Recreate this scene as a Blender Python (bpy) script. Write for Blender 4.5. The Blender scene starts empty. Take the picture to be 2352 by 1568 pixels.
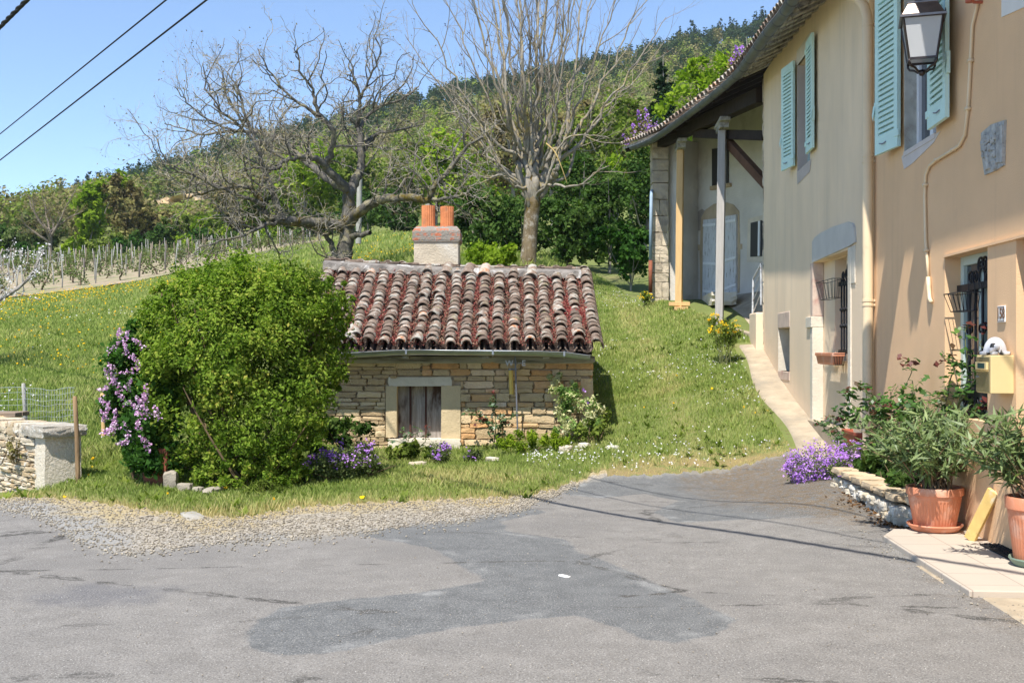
import bpy, math, random
import numpy as np
from mathutils import Vector, Matrix, Quaternion

# ------------------------------------------------------------------ camera, world, sun, exposure
SC = bpy.context.scene
COL = SC.collection
FPX, HC, HOR = 2531.0, 1.4, 800.0          # focal length in photo pixels, eye height, horizon row
cam = bpy.data.cameras.new('camera'); cam_o = bpy.data.objects.new('camera', cam); COL.objects.link(cam_o)
cam_o.location = (0, 0, HC); cam_o.rotation_euler = (math.pi / 2, 0, 0)
cam.sensor_width = 36; cam.lens = 36 * FPX / 2352; cam.shift_y = (HOR - 784) / 2352
cam.clip_start = 0.1; cam.clip_end = 3000
SC.camera = cam_o
SUN_L = Vector((0.93, 2.2, -4.0)).normalized()
sun_el = math.asin(-SUN_L.z); sun_az = math.atan2(-SUN_L.x, -SUN_L.y)
w = bpy.data.worlds.new('World'); SC.world = w; w.use_nodes = True
nt = w.node_tree; bg = nt.nodes['Background']
sky = nt.nodes.new('ShaderNodeTexSky'); sky.sky_type = 'NISHITA'; sky.sun_disc = False
sky.sun_elevation = sun_el; sky.sun_rotation = sun_az
sky.altitude = 1500; sky.air_density = 1.0; sky.dust_density = 0.0; sky.ozone_density = 3.5
nt.links.new(sky.outputs[0], bg.inputs[0]); bg.inputs[1].default_value = 0.125
sl = bpy.data.lights.new('sun', 'SUN'); sl.energy = 4.3; sl.angle = math.radians(0.53); sl.color = (1, 0.955, 0.88)
sun = bpy.data.objects.new('sun', sl); COL.objects.link(sun)
sun.rotation_euler = SUN_L.to_track_quat('-Z', 'Y').to_euler()
SC.view_settings.view_transform = 'Standard'; SC.view_settings.look = 'None'
SC.view_settings.exposure = 0.9; SC.view_settings.gamma = 1.0
SC.cycles.max_bounces = 6; SC.cycles.diffuse_bounces = 3; SC.cycles.glossy_bounces = 2
SC.cycles.transmission_bounces = 4; SC.cycles.transparent_max_bounces = 4
SC.cycles.use_denoising = True

RNG = np.random.default_rng(7)
random.seed(7)
U = random.uniform

# ------------------------------------------------------------------ helpers: pixels, objects, meshes
def P(px, py, d):
    return Vector(((px - 1176) * d / FPX, d, HC + (HOR - py) * d / FPX))

def tag(o, label=None, cat=None, group=None, kind=None):
    if label: o['label'] = label
    if cat: o['category'] = cat
    if group: o['group'] = group
    if kind: o['kind'] = kind
    return o

def thing(name, label, cat, loc=(0, 0, 0), rz=0.0, group=None):
    o = bpy.data.objects.new(name, None); COL.objects.link(o)
    o.empty_display_size = 0.1
    o.location = loc; o.rotation_euler = (0, 0, rz)
    return tag(o, label, cat, group)

def link_mesh(name, me, mat=None, parent=None, loc=None):
    o = bpy.data.objects.new(name, me); COL.objects.link(o)
    if mat: me.materials.append(mat)
    if parent: o.parent = parent
    if loc is not None: o.location = loc
    return o

def np_mesh(name, V, F, mat=None, parent=None, attrs=None, smooth=False, loc=None):
    """V: (N,3); F: (M,k) array, or a list of such arrays."""
    me = bpy.data.meshes.new(name)
    V = np.ascontiguousarray(V, dtype=np.float32)
    Fs = F if isinstance(F, list) else [F]
    Fs = [np.ascontiguousarray(f, dtype=np.int32) for f in Fs if len(f)]
    me.vertices.add(len(V)); me.vertices.foreach_set('co', V.ravel())
    nl = sum(f.size for f in Fs); npoly = sum(len(f) for f in Fs)
    me.loops.add(nl); me.polygons.add(npoly)
    me.loops.foreach_set('vertex_index', np.concatenate([f.ravel() for f in Fs]))
    tot = np.concatenate([np.full(len(f), f.shape[1], dtype=np.int32) for f in Fs])
    start = np.concatenate([[0], np.cumsum(tot)[:-1]]).astype(np.int32)
    me.polygons.foreach_set('loop_start', start)
    if smooth: me.polygons.foreach_set('use_smooth', np.ones(npoly, dtype=bool))
    me.update(calc_edges=True)
    for k, a in (attrs or {}).items():
        at = me.attributes.new(k, 'FLOAT', 'POINT')
        at.data.foreach_set('value', np.ascontiguousarray(a, dtype=np.float32))
    return link_mesh(name, me, mat, parent, loc)

class MB:
    """collects shapes; build() links them as ONE mesh object"""
    def __init__(s): s.v = []; s.f = []; s.t = []
    def add(s, V, F, M=None, tint=0.5):
        o = len(s.v)
        for p in V:
            p = Vector(p)
            s.v.append(M @ p if M is not None else p); s.t.append(tint)
        s.f += [tuple(i + o for i in q) for q in F]
        return s
    def box(s, x0, x1, y0, y1, z0, z1, M=None, tint=0.5):
        return s.add([(x0, y0, z0), (x1, y0, z0), (x1, y1, z0), (x0, y1, z0), (x0, y0, z1), (x1, y0, z1), (x1, y1, z1), (x0, y1, z1)],
                     [(3, 2, 1, 0), (4, 5, 6, 7), (0, 1, 5, 4), (1, 2, 6, 5), (2, 3, 7, 6), (3, 0, 4, 7)], M, tint)
    def bar(s, a, b, w, h, up=(0, 0, 1), tint=0.5):
        a, b = Vector(a), Vector(b); d = (b - a); L = d.length; d.normalize()
        u = Vector(up); sd = d.cross(u)
        if sd.length < 1e-4: sd = d.cross(Vector((1, 0, 0)))
        sd.normalize(); u = sd.cross(d)
        M = Matrix(((sd.x, d.x, u.x, a.x), (sd.y, d.y, u.y, a.y), (sd.z, d.z, u.z, a.z), (0, 0, 0, 1)))
        return s.box(-w / 2, w / 2, 0, L, -h / 2, h / 2, M, tint)
    def quad(s, a, b, c, d): return s.add([a, b, c, d], [(0, 1, 2, 3)])
    def tube(s, pts, r, n=8, cap=True, tint=0.5):
        pts = [Vector(p) for p in pts]; m = len(pts)
        rs = r if hasattr(r, '__len__') else [r] * m
        V = []; F = []; nrm = None
        for i, p in enumerate(pts):
            t = (pts[min(i + 1, m - 1)] - pts[max(i - 1, 0)]).normalized()
            if nrm is None:
                nrm = t.orthogonal().normalized()
            else:
                nrm = (nrm - t * nrm.dot(t)).normalized()
            b = t.cross(nrm)
            for k in range(n):
                a = 2 * math.pi * k / n
                V.append(p + (nrm * math.cos(a) + b * math.sin(a)) * rs[i])
        for i in range(m - 1):
            for k in range(n):
                F.append((i * n + k, i * n + (k + 1) % n, (i + 1) * n + (k + 1) % n, (i + 1) * n + k))
        if cap:
            F.append(tuple(range(n - 1, -1, -1))); F.append(tuple((m - 1) * n + k for k in range(n)))
        return s.add(V, F, None, tint)
    def lathe(s, prof, n=24, c=(0, 0, 0), cap=False):
        V = []; F = []; m = len(prof)
        for r, z in prof:
            for k in range(n):
                a = 2 * math.pi * k / n
                V.append((c[0] + r * math.cos(a), c[1] + r * math.sin(a), c[2] + z))
        for i in range(m - 1):
            for k in range(n):
                F.append((i * n + k, i * n + (k + 1) % n, (i + 1) * n + (k + 1) % n, (i + 1) * n + k))
        if cap:
            F.append(tuple(range(n - 1, -1, -1))); F.append(tuple((m - 1) * n + k for k in range(n)))
        return s.add(V, F)
    def prism(s, poly, y0, y1, M=None, tint=0.5):
        """poly in (x,z), extruded along y"""
        n = len(poly)
        V = [(x, y0, z) for x, z in poly] + [(x, y1, z) for x, z in poly]
        F = [tuple(range(n)), tuple(range(2 * n - 1, n - 1, -1))]
        F += [((i + 1) % n, i, n + i, n + (i + 1) % n) for i in range(n)]
        return s.add(V, F, M, tint)
    def rock(s, c, size, seed=0, n=3, rough=0.07, sq=0.75, M=None, tint=0.5):
        """a rounded irregular block"""
        r = random.Random(seed); V = []; F = []; idx = {}
        def vert(q):
            k = tuple(round(a, 4) for a in q)
            if k not in idx:
                v = Vector(q); L = v.length; mx = max(abs(a) for a in q)
                sp = v / L; w = v * (1 - sq * 0 ) / 1.0
                p = v * sq + sp * (1 - sq)
                idx[k] = len(V)
                V.append((c[0] + (p.x + r.uniform(-rough, rough)) * size[0] / 2, c[1] + (p.y + r.uniform(-rough, rough)) * size[1] / 2,
                          c[2] + (p.z + r.uniform(-rough, rough)) * size[2] / 2))
            return idx[k]
        for ax in range(3):
            for sg in (-1, 1):
                for i in range(n):
                    for j in range(n):
                        q = []
                        for (a, b) in ((i, j), (i + 1, j), (i + 1, j + 1), (i, j + 1)):
                            co = [0, 0, 0]; co[ax] = sg; co[(ax + 1) % 3] = -1 + 2 * a / n; co[(ax + 2) % 3] = -1 + 2 * b / n
                            q.append(vert(co))
                        F.append(tuple(q) if sg > 0 else tuple(q[::-1]))
        return s.add(V, F, M, tint)
    def build(s, name, mat=None, parent=None, smooth=False, bevel=0, loc=None):
        me = bpy.data.meshes.new(name)
        me.from_pydata([tuple(p) for p in s.v], [], s.f)
        if smooth: me.polygons.foreach_set('use_smooth', [True] * len(me.polygons))
        at = me.attributes.new('tint', 'FLOAT', 'POINT'); at.data.foreach_set('value', s.t)
        me.update()
        o = link_mesh(name, me, mat, parent, loc)
        if bevel:
            m = o.modifiers.new('bevel', 'BEVEL'); m.width = bevel; m.segments = 2; m.limit_method = 'ANGLE'
        return o

def smooth_by_angle(o, deg=40):
    me = o.data
    me.polygons.foreach_set('use_smooth', [True] * len(me.polygons))
    try: me.set_sharp_from_angle(angle=math.radians(deg))
    except Exception: pass

def copy_tree(o, parent=None):
    c = o.copy(); COL.objects.link(c)
    if parent: c.parent = parent
    for ch in list(o.children): copy_tree(ch, c)
    return c

# ------------------------------------------------------------------ materials
class NT:
    def __init__(s, m): s.m = m; s.n = m.node_tree.nodes; s.l = m.node_tree.links
    def new(s, t, **kw):
        nd = s.n.new('ShaderNode' + t)
        for k, v in kw.items():
            if hasattr(nd, k): setattr(nd, k, v)
        return nd
    def set(s, nd, i, v):
        if v is None: return
        if hasattr(v, 'is_output') or isinstance(v, bpy.types.NodeSocket): s.l.new(v, nd.inputs[i])
        else: nd.inputs[i].default_value = v
    def noise(s, scale, detail=4, rough=0.55, vec=None, dist=0.0):
        nd = s.new('TexNoise'); nd.inputs['Scale'].default_value = scale; nd.inputs['Detail'].default_value = detail
        nd.inputs['Roughness'].default_value = rough; nd.inputs['Distortion'].default_value = dist
        if vec is not None: s.l.new(vec, nd.inputs['Vector'])
        return nd.outputs['Fac']
    def voro(s, scale, vec=None, feature='F1', out='Distance'):
        nd = s.new('TexVoronoi'); nd.feature = feature; nd.inputs['Scale'].default_value = scale
        if vec is not None: s.l.new(vec, nd.inputs['Vector'])
        return nd.outputs[out]
    def math(s, op, a, b=None, c=None, clamp=False):
        nd = s.new('Math'); nd.operation = op; nd.use_clamp = clamp
        s.set(nd, 0, a); s.set(nd, 1, b); s.set(nd, 2, c)
        return nd.outputs[0]
    def step(s, x, lo, hi):
        nd = s.new('MapRange'); nd.interpolation_type = 'SMOOTHSTEP'
        s.set(nd, 'Value', x); nd.inputs['From Min'].default_value = lo; nd.inputs['From Max'].default_value = hi
        return nd.outputs[0]
    def mix(s, fac, a, b, mode='MIX'):
        nd = s.new('Mix'); nd.data_type = 'RGBA'; nd.blend_type = mode
        s.set(nd, 0, fac)
        for i, v in ((6, a), (7, b)):
            if isinstance(v, (tuple, list)): nd.inputs[i].default_value = (*v[:3], 1)
            else: s.l.new(v, nd.inputs[i])
        return nd.outputs[2]
    def ramp(s, fac, stops):
        nd = s.new('ValToRGB'); e = nd.color_ramp.elements
        while len(e) < len(stops): e.new(0.5)
        for el, (p, c) in zip(e, stops): el.position = p; el.color = (*c[:3], 1)
        s.set(nd, 0, fac)
        return nd.outputs[0]
    def attr(s, name):
        nd = s.new('Attribute'); nd.attribute_name = name
        return nd.outputs['Fac']
    def obj(s): return s.new('TexCoord').outputs['Object']
    def pos(s): return s.new('NewGeometry').outputs['Position']
    def scalev(s, v, sc):
        nd = s.new('Mapping'); s.l.new(v, nd.inputs[0]); nd.inputs['Scale'].default_value = sc
        return nd.outputs[0]
    def bump(s, h, strength, dist=0.01):
        nd = s.new('Bump'); nd.inputs['Strength'].default_value = strength; nd.inputs['Distance'].default_value = dist
        s.l.new(h, nd.inputs['Height'])
        return nd.outputs[0]

def new_mat(name):
    m = bpy.data.materials.new(name); m.use_nodes = True
    T = NT(m); return m, T, T.n['Principled BSDF']

def pmat(name, col, rough=0.8, metal=0.0, var=0.15, scale=6, bump=0.0, bscale=60, spec=0.3, col2=None, c2lo=0.5, c2hi=0.65, c2scale=None,
         tint=0.0, coat=0.0, stretch=None, streak=None):
    """noisy base colour, optional second colour in patches, optional bump and per-piece tint"""
    m, T, b = new_mat(name)
    v = T.obj()
    if stretch: v = T.scalev(v, stretch)
    n1 = T.noise(scale, 5, 0.6, v)
    lo = tuple(c * (1 - var) for c in col); hi = tuple(min(1, c * (1 + var)) for c in col)
    c = T.ramp(n1, [(0.3, lo), (0.7, hi)])
    if col2:
        n2 = T.noise(c2scale or scale * 0.6, 6, 0.65, v, 0.3)
        c = T.mix(T.step(n2, c2lo, c2hi), c, col2)
    if streak:
        n3 = T.noise(1.0, 6, 0.7, T.scalev(T.obj(), (3.5, 3.5, 0.28)))
        c = T.mix(T.math('MULTIPLY', T.step(n3, 0.5, 0.74), 0.55), c, streak)
    if tint:
        a = T.attr('tint')
        k = T.math('MULTIPLY_ADD', a, 2 * tint, 1 - tint)
        nd = T.new('Combine' + 'Color'); 
        for i in range(3): T.l.new(k, nd.inputs[i])
        c = T.mix(1.0, c, nd.outputs[0], 'MULTIPLY')
    T.l.new(c, b.inputs['Base Color'])
    b.inputs['Roughness'].default_value = rough; b.inputs['Metallic'].default_value = metal
    b.inputs['Specular IOR Level'].default_value = spec
    if coat: b.inputs['Coat Weight'].default_value = coat
    if bump:
        h = T.noise(bscale, 4, 0.6, v)
        T.l.new(T.bump(h, bump, 0.02), b.inputs['Normal'])
    return m

def leafmat(name, stops, trans=0.35, rough=0.6, gloss=0.0, tcol=(1.0, 1.25, 0.5)):
    """thin leaf: colour from the per-leaf 'tint' attribute, part of the light passes through"""
    m, T, b = new_mat(name)
    T.n.remove(b)
    c = T.ramp(T.attr('tint'), stops)
    df = T.new('BsdfDiffuse'); T.l.new(c, df.inputs[0])
    tr = T.new('BsdfTranslucent'); c2 = T.mix(1.0, c, tcol, 'MULTIPLY'); T.l.new(c2, tr.inputs[0])
    mx = T.new('MixShader'); mx.inputs[0].default_value = trans
    T.l.new(df.outputs[0], mx.inputs[1]); T.l.new(tr.outputs[0], mx.inputs[2])
    if not gloss:
        T.l.new(mx.outputs[0], T.n['Material Output'].inputs[0]); return m
    gl = T.new('BsdfGlossy'); gl.inputs['Roughness'].default_value = rough; gl.inputs[0].default_value = (1, 1, 1, 1)
    m2 = T.new('MixShader'); m2.inputs[0].default_value = gloss
    T.l.new(mx.outputs[0], m2.inputs[1]); T.l.new(gl.outputs[0], m2.inputs[2])
    T.l.new(m2.outputs[0], T.n['Material Output'].inputs[0])
    return m

# ------------------------------------------------------------------ leaves, blades, branches
def unit(a): return a / np.maximum(np.linalg.norm(a, axis=-1, keepdims=True), 1e-9)

def leaf_geo(C, N, S, aspect=0.55, rng=RNG, A=None, fold=0.0):
    """diamond leaves: centres C, normals N, lengths S, optional axis A -> V, F"""
    n = len(C); S = np.broadcast_to(S, (n,)).reshape(n, 1)
    N = unit(N)
    if A is None: A = rng.normal(size=(n, 3))
    A = unit(A - N * np.sum(A * N, 1, keepdims=True)); B = np.cross(N, A)
    V = np.empty((n, 4, 3))
    V[:, 0] = C - A * S * 0.5
    V[:, 1] = C + B * S * aspect * 0.5 - A * S * 0.08 + N * S * fold
    V[:, 2] = C + A * S * 0.5
    V[:, 3] = C - B * S * aspect * 0.5 - A * S * 0.08 + N * S * fold
    F = np.arange(n * 4).reshape(n, 4)
    return V.reshape(-1, 3), F

def leaves(name, C, N, S, T, mat, parent=None, aspect=0.55, A=None, fold=0.0, rng=RNG):
    V, F = leaf_geo(C, N, S, aspect, rng, A, fold)
    return np_mesh(name, V, F, mat, parent, {'tint': np.repeat(T, 4)})

def crown_points(n, blobs, clump=0.22, nclump=60, shell=0.55, rng=RNG, flat=1.0):
    """points gathered in clumps through a crown made of ellipsoids (centre, radii)"""
    blobs = [(np.array(c, float), np.array(r, float)) for c, r in blobs]
    w = np.array([np.prod(r) ** (2 / 3) for _, r in blobs]); w /= w.sum()
    bi = rng.choice(len(blobs), nclump, p=w)
    cc = np.empty((nclump, 3)); cr = np.empty(nclump); ct = rng.uniform(0, 1, nclump)
    for k in range(nclump):
        c, r = blobs[bi[k]]
        dv = unit(rng.normal(size=3)); rad = (shell + (1 - shell) * rng.random()) if rng.random() < 0.8 else rng.random() ** 0.5 * 0.8
        cc[k] = c + dv * r * rad; cr[k] = r.mean() * clump * rng.uniform(0.7, 1.4)
    ki = rng.integers(0, nclump, n)
    off = rng.normal(size=(n, 3)) * 0.6; off[:, 2] *= flat
    pts = cc[ki] + off * cr[ki][:, None]
    tot = sum(c * wi for (c, _), wi in zip(blobs, w))
    nr = unit(pts - tot) * 0.7 + rng.normal(size=(n, 3)) * 0.7 + np.array([0, 0, 0.35])
    return pts, nr, np.clip(0.55 * ct[ki] + 0.45 * rng.random(n), 0, 1)

def tubes_np(branches, sides=4):
    Vs = []; Fs = []; Ts = []; o = 0
    ang = np.arange(sides) * 2 * np.pi / sides; ca, sa = np.cos(ang), np.sin(ang)
    for br in branches:
        p, r = br[0], br[1]; t = br[2] if len(br) > 2 else 0.5
        m = len(p)
        if m < 2: continue
        tg = np.gradient(p, axis=0); tg = unit(tg)
        ax = np.eye(3)[np.argmin(np.abs(tg.mean(0)))]
        n1 = unit(np.cross(tg, ax)); n2 = np.cross(tg, n1)
        ring = p[:, None] + (n1[:, None] * ca[None, :, None] + n2[:, None] * sa[None, :, None]) * r[:, None, None]
        Vs.append(ring.reshape(-1, 3)); Ts.append(np.full(m * sides, t))
        i = np.arange(m - 1)[:, None] * sides; k = np.arange(sides)[None]; k2 = (k + 1) % sides
        Fs.append(np.stack([i + k, i + k2, i + sides + k2, i + sides + k], -1).reshape(-1, 4) + o)
        o += m * sides
    return np.concatenate(Vs), np.concatenate(Fs), np.concatenate(Ts)

def walk(p0, d0, L, r0, r1, n, wig, trop, rng):
    p = np.empty((n + 1, 3)); p[0] = p0; d = np.array(d0, float); st = L / n
    for i in range(n):
        d = d + rng.normal(size=3) * wig + trop
        d /= np.linalg.norm(d)
        p[i + 1] = p[i] + d * st
    return p, np.linspace(r0, r1, n + 1)

def sprout(out, parent, lv, P_, rng):
    """recursive side branches along a parent polyline. P_[lv] = dict(sp, len, r, wig, trop, ang, n)"""
    if lv >= len(P_): return
    q = P_[lv]; p, r = parent
    seg = np.linalg.norm(np.diff(p, axis=0), axis=1); L = seg.sum(); cum = np.concatenate([[0], np.cumsum(seg)])
    s = L * q.get('from', 0.2) + rng.uniform(0, q['sp'])
    while s < L:
        i = min(np.searchsorted(cum, s) - 1, len(p) - 2); i = max(i, 0)
        f = (s - cum[i]) / max(seg[i], 1e-6)
        base = p[i] * (1 - f) + p[i + 1] * f; rr = r[i] * (1 - f) + r[i + 1] * f
        t = unit(p[i + 1] - p[i])
        a = rng.normal(size=3); a = unit(a - t * a.dot(t)); a = unit(a * q.get('flat', np.ones(3)) + 1e-6)
        th = math.radians(rng.uniform(*q['ang']))
        d = unit(t * math.cos(th) + a * math.sin(th) + q.get('up', np.zeros(3)))
        ln = rng.uniform(*q['len']) * (1 - 0.45 * s / L)
        r0 = min(rr * 0.75, q['r'] * rng.uniform(0.7, 1.2))
        br = walk(base, d, ln, r0, r0 * 0.35, q['n'], q['wig'], q['trop'], rng)
        out.append(br)
        sprout(out, br, lv + 1, P_, rng)
        s += q['sp'] * rng.uniform(0.5, 1.5)
# ------------------------------------------------------------------ terrain
CT = []   # (px, depth, q): q = rows the ground lies below the flat plane through the road
def flat(px, d): CT.append((px, d, 0.0))
def gp(px, py, d): CT.append((px, d, py - (HOR + HC * FPX / d)))
for d_ in (2, 4, 6, 8):
    for x_ in (-1500, -600, 0, 600, 1200, 1800, 2400, 3000): flat(x_, d_)
for x_, y_ in ((-800, 1150), (0, 1150), (250, 1190), (500, 1200), (800, 1180), (1150, 1160), (1300, 1120), (1480, 1095), (1650, 1085)):
    flat(x_, HC * FPX / (y_ - HOR))
for x_, d_ in ((2050, 8.1), (2250, 8.2), (2150, 7), (2300, 7.2), (2060, 8.8), (2400, 8.6)): flat(x_, d_)
for x_, y_, d_ in ((-800, 1060, 13), (-400, 1130, 13.5), (0, 1130, 11.8), (100, 1122, 10.95), (172, 1096, 11.3), (1830, 1095, 11.58), (1940, 1115, 10.1), (250, 1000, 14.5), (100, 950, 15.6), (0, 900, 17.5), (250, 850, 20.5), (0, 760, 27), (300, 720, 32), (0, 690, 40),
                   (330, 655, 41), (-900, 720, 40), (-200, 608, 80), (0, 606, 80), (380, 584, 78), (700, 556, 74), (870, 592, 31), (800, 690, 22.5), (800, 620, 26), (930, 543, 50), (600, 850, 18), (560, 720, 27),
                   (1600, 1050, 12.9), (1500, 950, 15.2), (1450, 850, 18), (1420, 760, 21.6), (1400, 700, 25), (1400, 650, 28.5), (1390, 622, 32),
                   (1870, 978, 13.73), (1790, 885, 15.9), (1742, 808, 17.7), (1660, 752, 19.5), (1560, 712, 22.0), (1500, 690, 24), (1600, 690, 26), (1750, 660, 26),
                   (2000, 1085, 10.9), (2100, 980, 13.7), (2150, 880, 17), (2000, 700, 26),
                   (1000, 1085, 12.2), (1250, 1055, 12.9), (760, 1075, 12.2),
                   (800, 1036, 14.6), (1100, 1036, 14.5), (1350, 1005, 14.6), (1380, 905, 16.6), (1375, 820, 18.4), (1000, 800, 19.5), (1215, 612, 26), (1250, 700, 22.5), (1100, 640, 24),
                   (1150, 600, 36), (1300, 590, 36), (1490, 632, 30), (1500, 580, 42), (1700, 560, 60), (1000, 530, 66), (1250, 470, 90), (1500, 430, 110), (1750, 380, 120),
                   (0, 580, 110), (0, 555, 150), (350, 548, 110), (700, 505, 130), (500, 455, 200), (250, 500, 190), (-800, 570, 150),
                   (1000, 390, 200), (1500, 330, 180), (1300, 330, 220), (700, 420, 220), (2300, 250, 180),
                   (-900, 590, 300), (0, 548, 270), (200, 468, 290), (330, 425, 300), (450, 385, 320), (700, 315, 350), (1000, 235, 390), (1300, 180, 415), (1480, 138, 425), (1700, 92, 435), (2000, 30, 440), (2600, -40, 440),
                   (0, 560, 520), (330, 500, 560), (700, 410, 600), (1000, 340, 640), (1300, 280, 660), (1700, 200, 680), (2400, 80, 700), (-900, 600, 520)):
    gp(x_, y_, d_)
CT = np.array(CT, float)
def _cf(px, d): return np.stack([np.clip(px, -1500, 3200) / 420.0, 3.2 * np.log(np.maximum(d, 1.5))], -1)
_X = _cf(CT[:, 0], CT[:, 1]); _n = len(_X)
def _phi(r): return np.sqrt(r * r + 0.03)
_A = np.zeros((_n + 1, _n + 1)); _A[:_n, :_n] = _phi(np.linalg.norm(_X[:, None] - _X[None], axis=-1)) - 0.004 * np.eye(_n)
_A[_n, :_n] = 1; _A[:_n, _n] = 1
_W = np.linalg.solve(_A, np.concatenate([CT[:, 2], [0]]))
def H_pd(px, d):
    px = np.asarray(px, float).ravel(); d = np.asarray(d, float).ravel(); out = np.empty(len(px))
    for i in range(0, len(px), 20000):
        Y = _cf(px[i:i + 20000], d[i:i + 20000])
        out[i:i + 20000] = _phi(np.linalg.norm(Y[:, None] - _X[None], axis=-1)) @ _W[:_n] + _W[_n]
    return -out * d / FPX
def H(x, y):
    """ground height at world x, y"""
    x = np.asarray(x, float).ravel(); y = np.asarray(y, float).ravel()
    r = H_pd(x * FPX / np.maximum(y, 1.5) + 1176, np.maximum(y, 1.5))
    return r if len(r) > 1 else float(r[0])
def G(px, d):
    """point on the ground at photo column px and depth d"""
    return Vector(((px - 1176) * d / FPX, d, float(H_pd(px, d)[0])))

E_X = [-3000, -400, 0, 77, 143, 163, 204, 255, 296, 357, 444, 561, 689, 816, 893, 995, 1071, 1122, 1200, 1228, 1278, 1319, 1395, 1508, 1661, 1794, 2000, 3200]
E_Y = [1140, 1160, 1172, 1188, 1218, 1239, 1251, 1269, 1272, 1267, 1251, 1244, 1239, 1228, 1213, 1203, 1198, 1185, 1172, 1155, 1137, 1116, 1098, 1093, 1083, 1078, 1078, 1078]
G_X = [-3000, -400, 0, 150, 300, 430, 560, 700, 900, 1100, 1200, 1228, 1290, 1395, 1508, 1661, 1794, 3200]
G_Y = [1115, 1138, 1150, 1163, 1180, 1196, 1200, 1176, 1164, 1155, 1149, 1143, 1126, 1092, 1087, 1077, 1072, 1072]
def jag(x, a): return a * (np.sin(x * .11) + .8 * np.sin(x * .27 + 1) + .6 * np.sin(x * .63 + 2) + .5 * np.sin(x * 1.4 + .5))
def edge_d(px): return HC * FPX / (np.interp(px, E_X, E_Y) + jag(px, 0.9) - HOR)
def verge_d(px): return HC * FPX / (np.interp(px, G_X, G_Y) + jag(px + 50, 2.2) - HOR)

def strip_grid(name, pxs, dlo, dhi, rows, dz, mat, attrs_fn=None, logsp=True):
    """ground sheet between two depth curves"""
    t = np.linspace(0, 1, rows)
    D = np.exp(np.log(dlo)[None] * (1 - t[:, None]) + np.log(dhi)[None] * t[:, None])
    PX = np.broadcast_to(pxs[None], D.shape)
    X = (PX - 1176) * D / FPX
    Z = H_pd(PX, D).reshape(D.shape) + dz
    V = np.stack([X, D, Z], -1).reshape(-1, 3); c = len(pxs)
    i = np.arange(rows - 1)[:, None] * c; k = np.arange(c - 1)[None]
    F = np.stack([i + k, i + k + 1, i + c + k + 1, i + c + k], -1).reshape(-1, 4)
    return np_mesh(name, V, F, mat, None, attrs_fn(PX.ravel(), D.ravel(), V) if attrs_fn else None, smooth=True)

def poly_sd(poly, X, Y):
    """signed distance to polygon (negative inside)"""
    poly = np.array(poly, float); d = np.full(len(X), 1e9); ins = np.zeros(len(X), bool)
    for a, b in zip(poly, np.roll(poly, -1, 0)):
        e = b - a; wv = np.stack([X - a[0], Y - a[1]], -1)
        t = np.clip((wv @ e) / max(e @ e, 1e-9), 0, 1)
        d = np.minimum(d, np.linalg.norm(wv - t[:, None] * e, axis=1))
        c = (a[1] > Y) != (b[1] > Y)
        with np.errstate(divide='ignore', invalid='ignore'):
            xi = (b[0] - a[0]) * (Y - a[1]) / (b[1] - a[1] + 1e-12) + a[0]
        ins ^= c & (X < xi)
    return np.where(ins, -d, d)
def ground_poly(pix): return [((x - 1176) * HC / (y - HOR), HC * FPX / (y - HOR)) for x, y in pix]

# road surface: old grey asphalt with darker repair patches, moss and gravel dust
PATCH1 = [(780, 1225), (893, 1205), (1200, 1165), (1260, 1175), (1150, 1200), (1170, 1225), (1300, 1240), (1330, 1270), (1420, 1300), (1490, 1335), (1600, 1385), (1690, 1425), (1640, 1465), (1550, 1482), (1480, 1474),
          (1400, 1438), (1320, 1418), (1200, 1428), (1050, 1447), (900, 1475), (750, 1505), (640, 1510), (590, 1495), (560, 1478), (580, 1440), (640, 1400), (800, 1380), (1000, 1360), (1115, 1335), (1040, 1290), (990, 1260), (870, 1240)]
PATCH2 = [(1290, 1135), (1330, 1110), (1400, 1090), (1800, 1070), (2050, 1120), (2060, 1190), (1900, 1200), (1680, 1196), (1550, 1196), (1500, 1170), (1560, 1140), (1480, 1125), (1380, 1140)]
MOSS = [(1540, 1066), (1800, 1056), (1960, 1100), (2090, 1200), (2010, 1225), (1880, 1205), (1790, 1190), (1680, 1165), (1580, 1120)]
MOSS2 = [(2050, 1210), (2120, 1230), (2290, 1330), (2400, 1420), (2400, 1480), (2300, 1420), (2180, 1330)]
WORN = [(60, 1370), (200, 1340), (420, 1350), (350, 1395), (80, 1400)]
def road_attrs(PX, D, V):
    return {'patch': np.minimum(poly_sd(ground_poly(PATCH1), V[:, 0], V[:, 1]), poly_sd(ground_poly(PATCH2), V[:, 0], V[:, 1])),
            'moss': np.minimum(poly_sd(ground_poly(MOSS), V[:, 0], V[:, 1]), poly_sd(ground_poly(MOSS2), V[:, 0], V[:, 1])),
            'worn': poly_sd(ground_poly(WORN), V[:, 0], V[:, 1]),
            'rim': edge_d(PX) - D}
m, T, b = new_mat('asphalt')
v = T.pos()
n_big = T.noise(0.9, 5, 0.6, v); n_mid = T.noise(5, 5, 0.6, v); n_fine = T.noise(105, 3, 0.75, v); n_sp = T.voro(70, v)
base = T.ramp(n_mid, [(0.25, (0.175, 0.164, 0.15)), (0.75, (0.25, 0.236, 0.217))])
base = T.mix(T.step(n_big, 0.4, 0.75), base, (0.175, 0.166, 0.155))
pj = T.math('ADD', T.attr('patch'), T.math('MULTIPLY_ADD', n_mid, 0.13, -0.065))
dark = T.ramp(n_mid, [(0.3, (0.105, 0.11, 0.112)), (0.8, (0.165, 0.17, 0.17))])
base = T.mix(T.math('MULTIPLY', T.step(pj, 0.02, -0.02), 0.9), base, dark)
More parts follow.
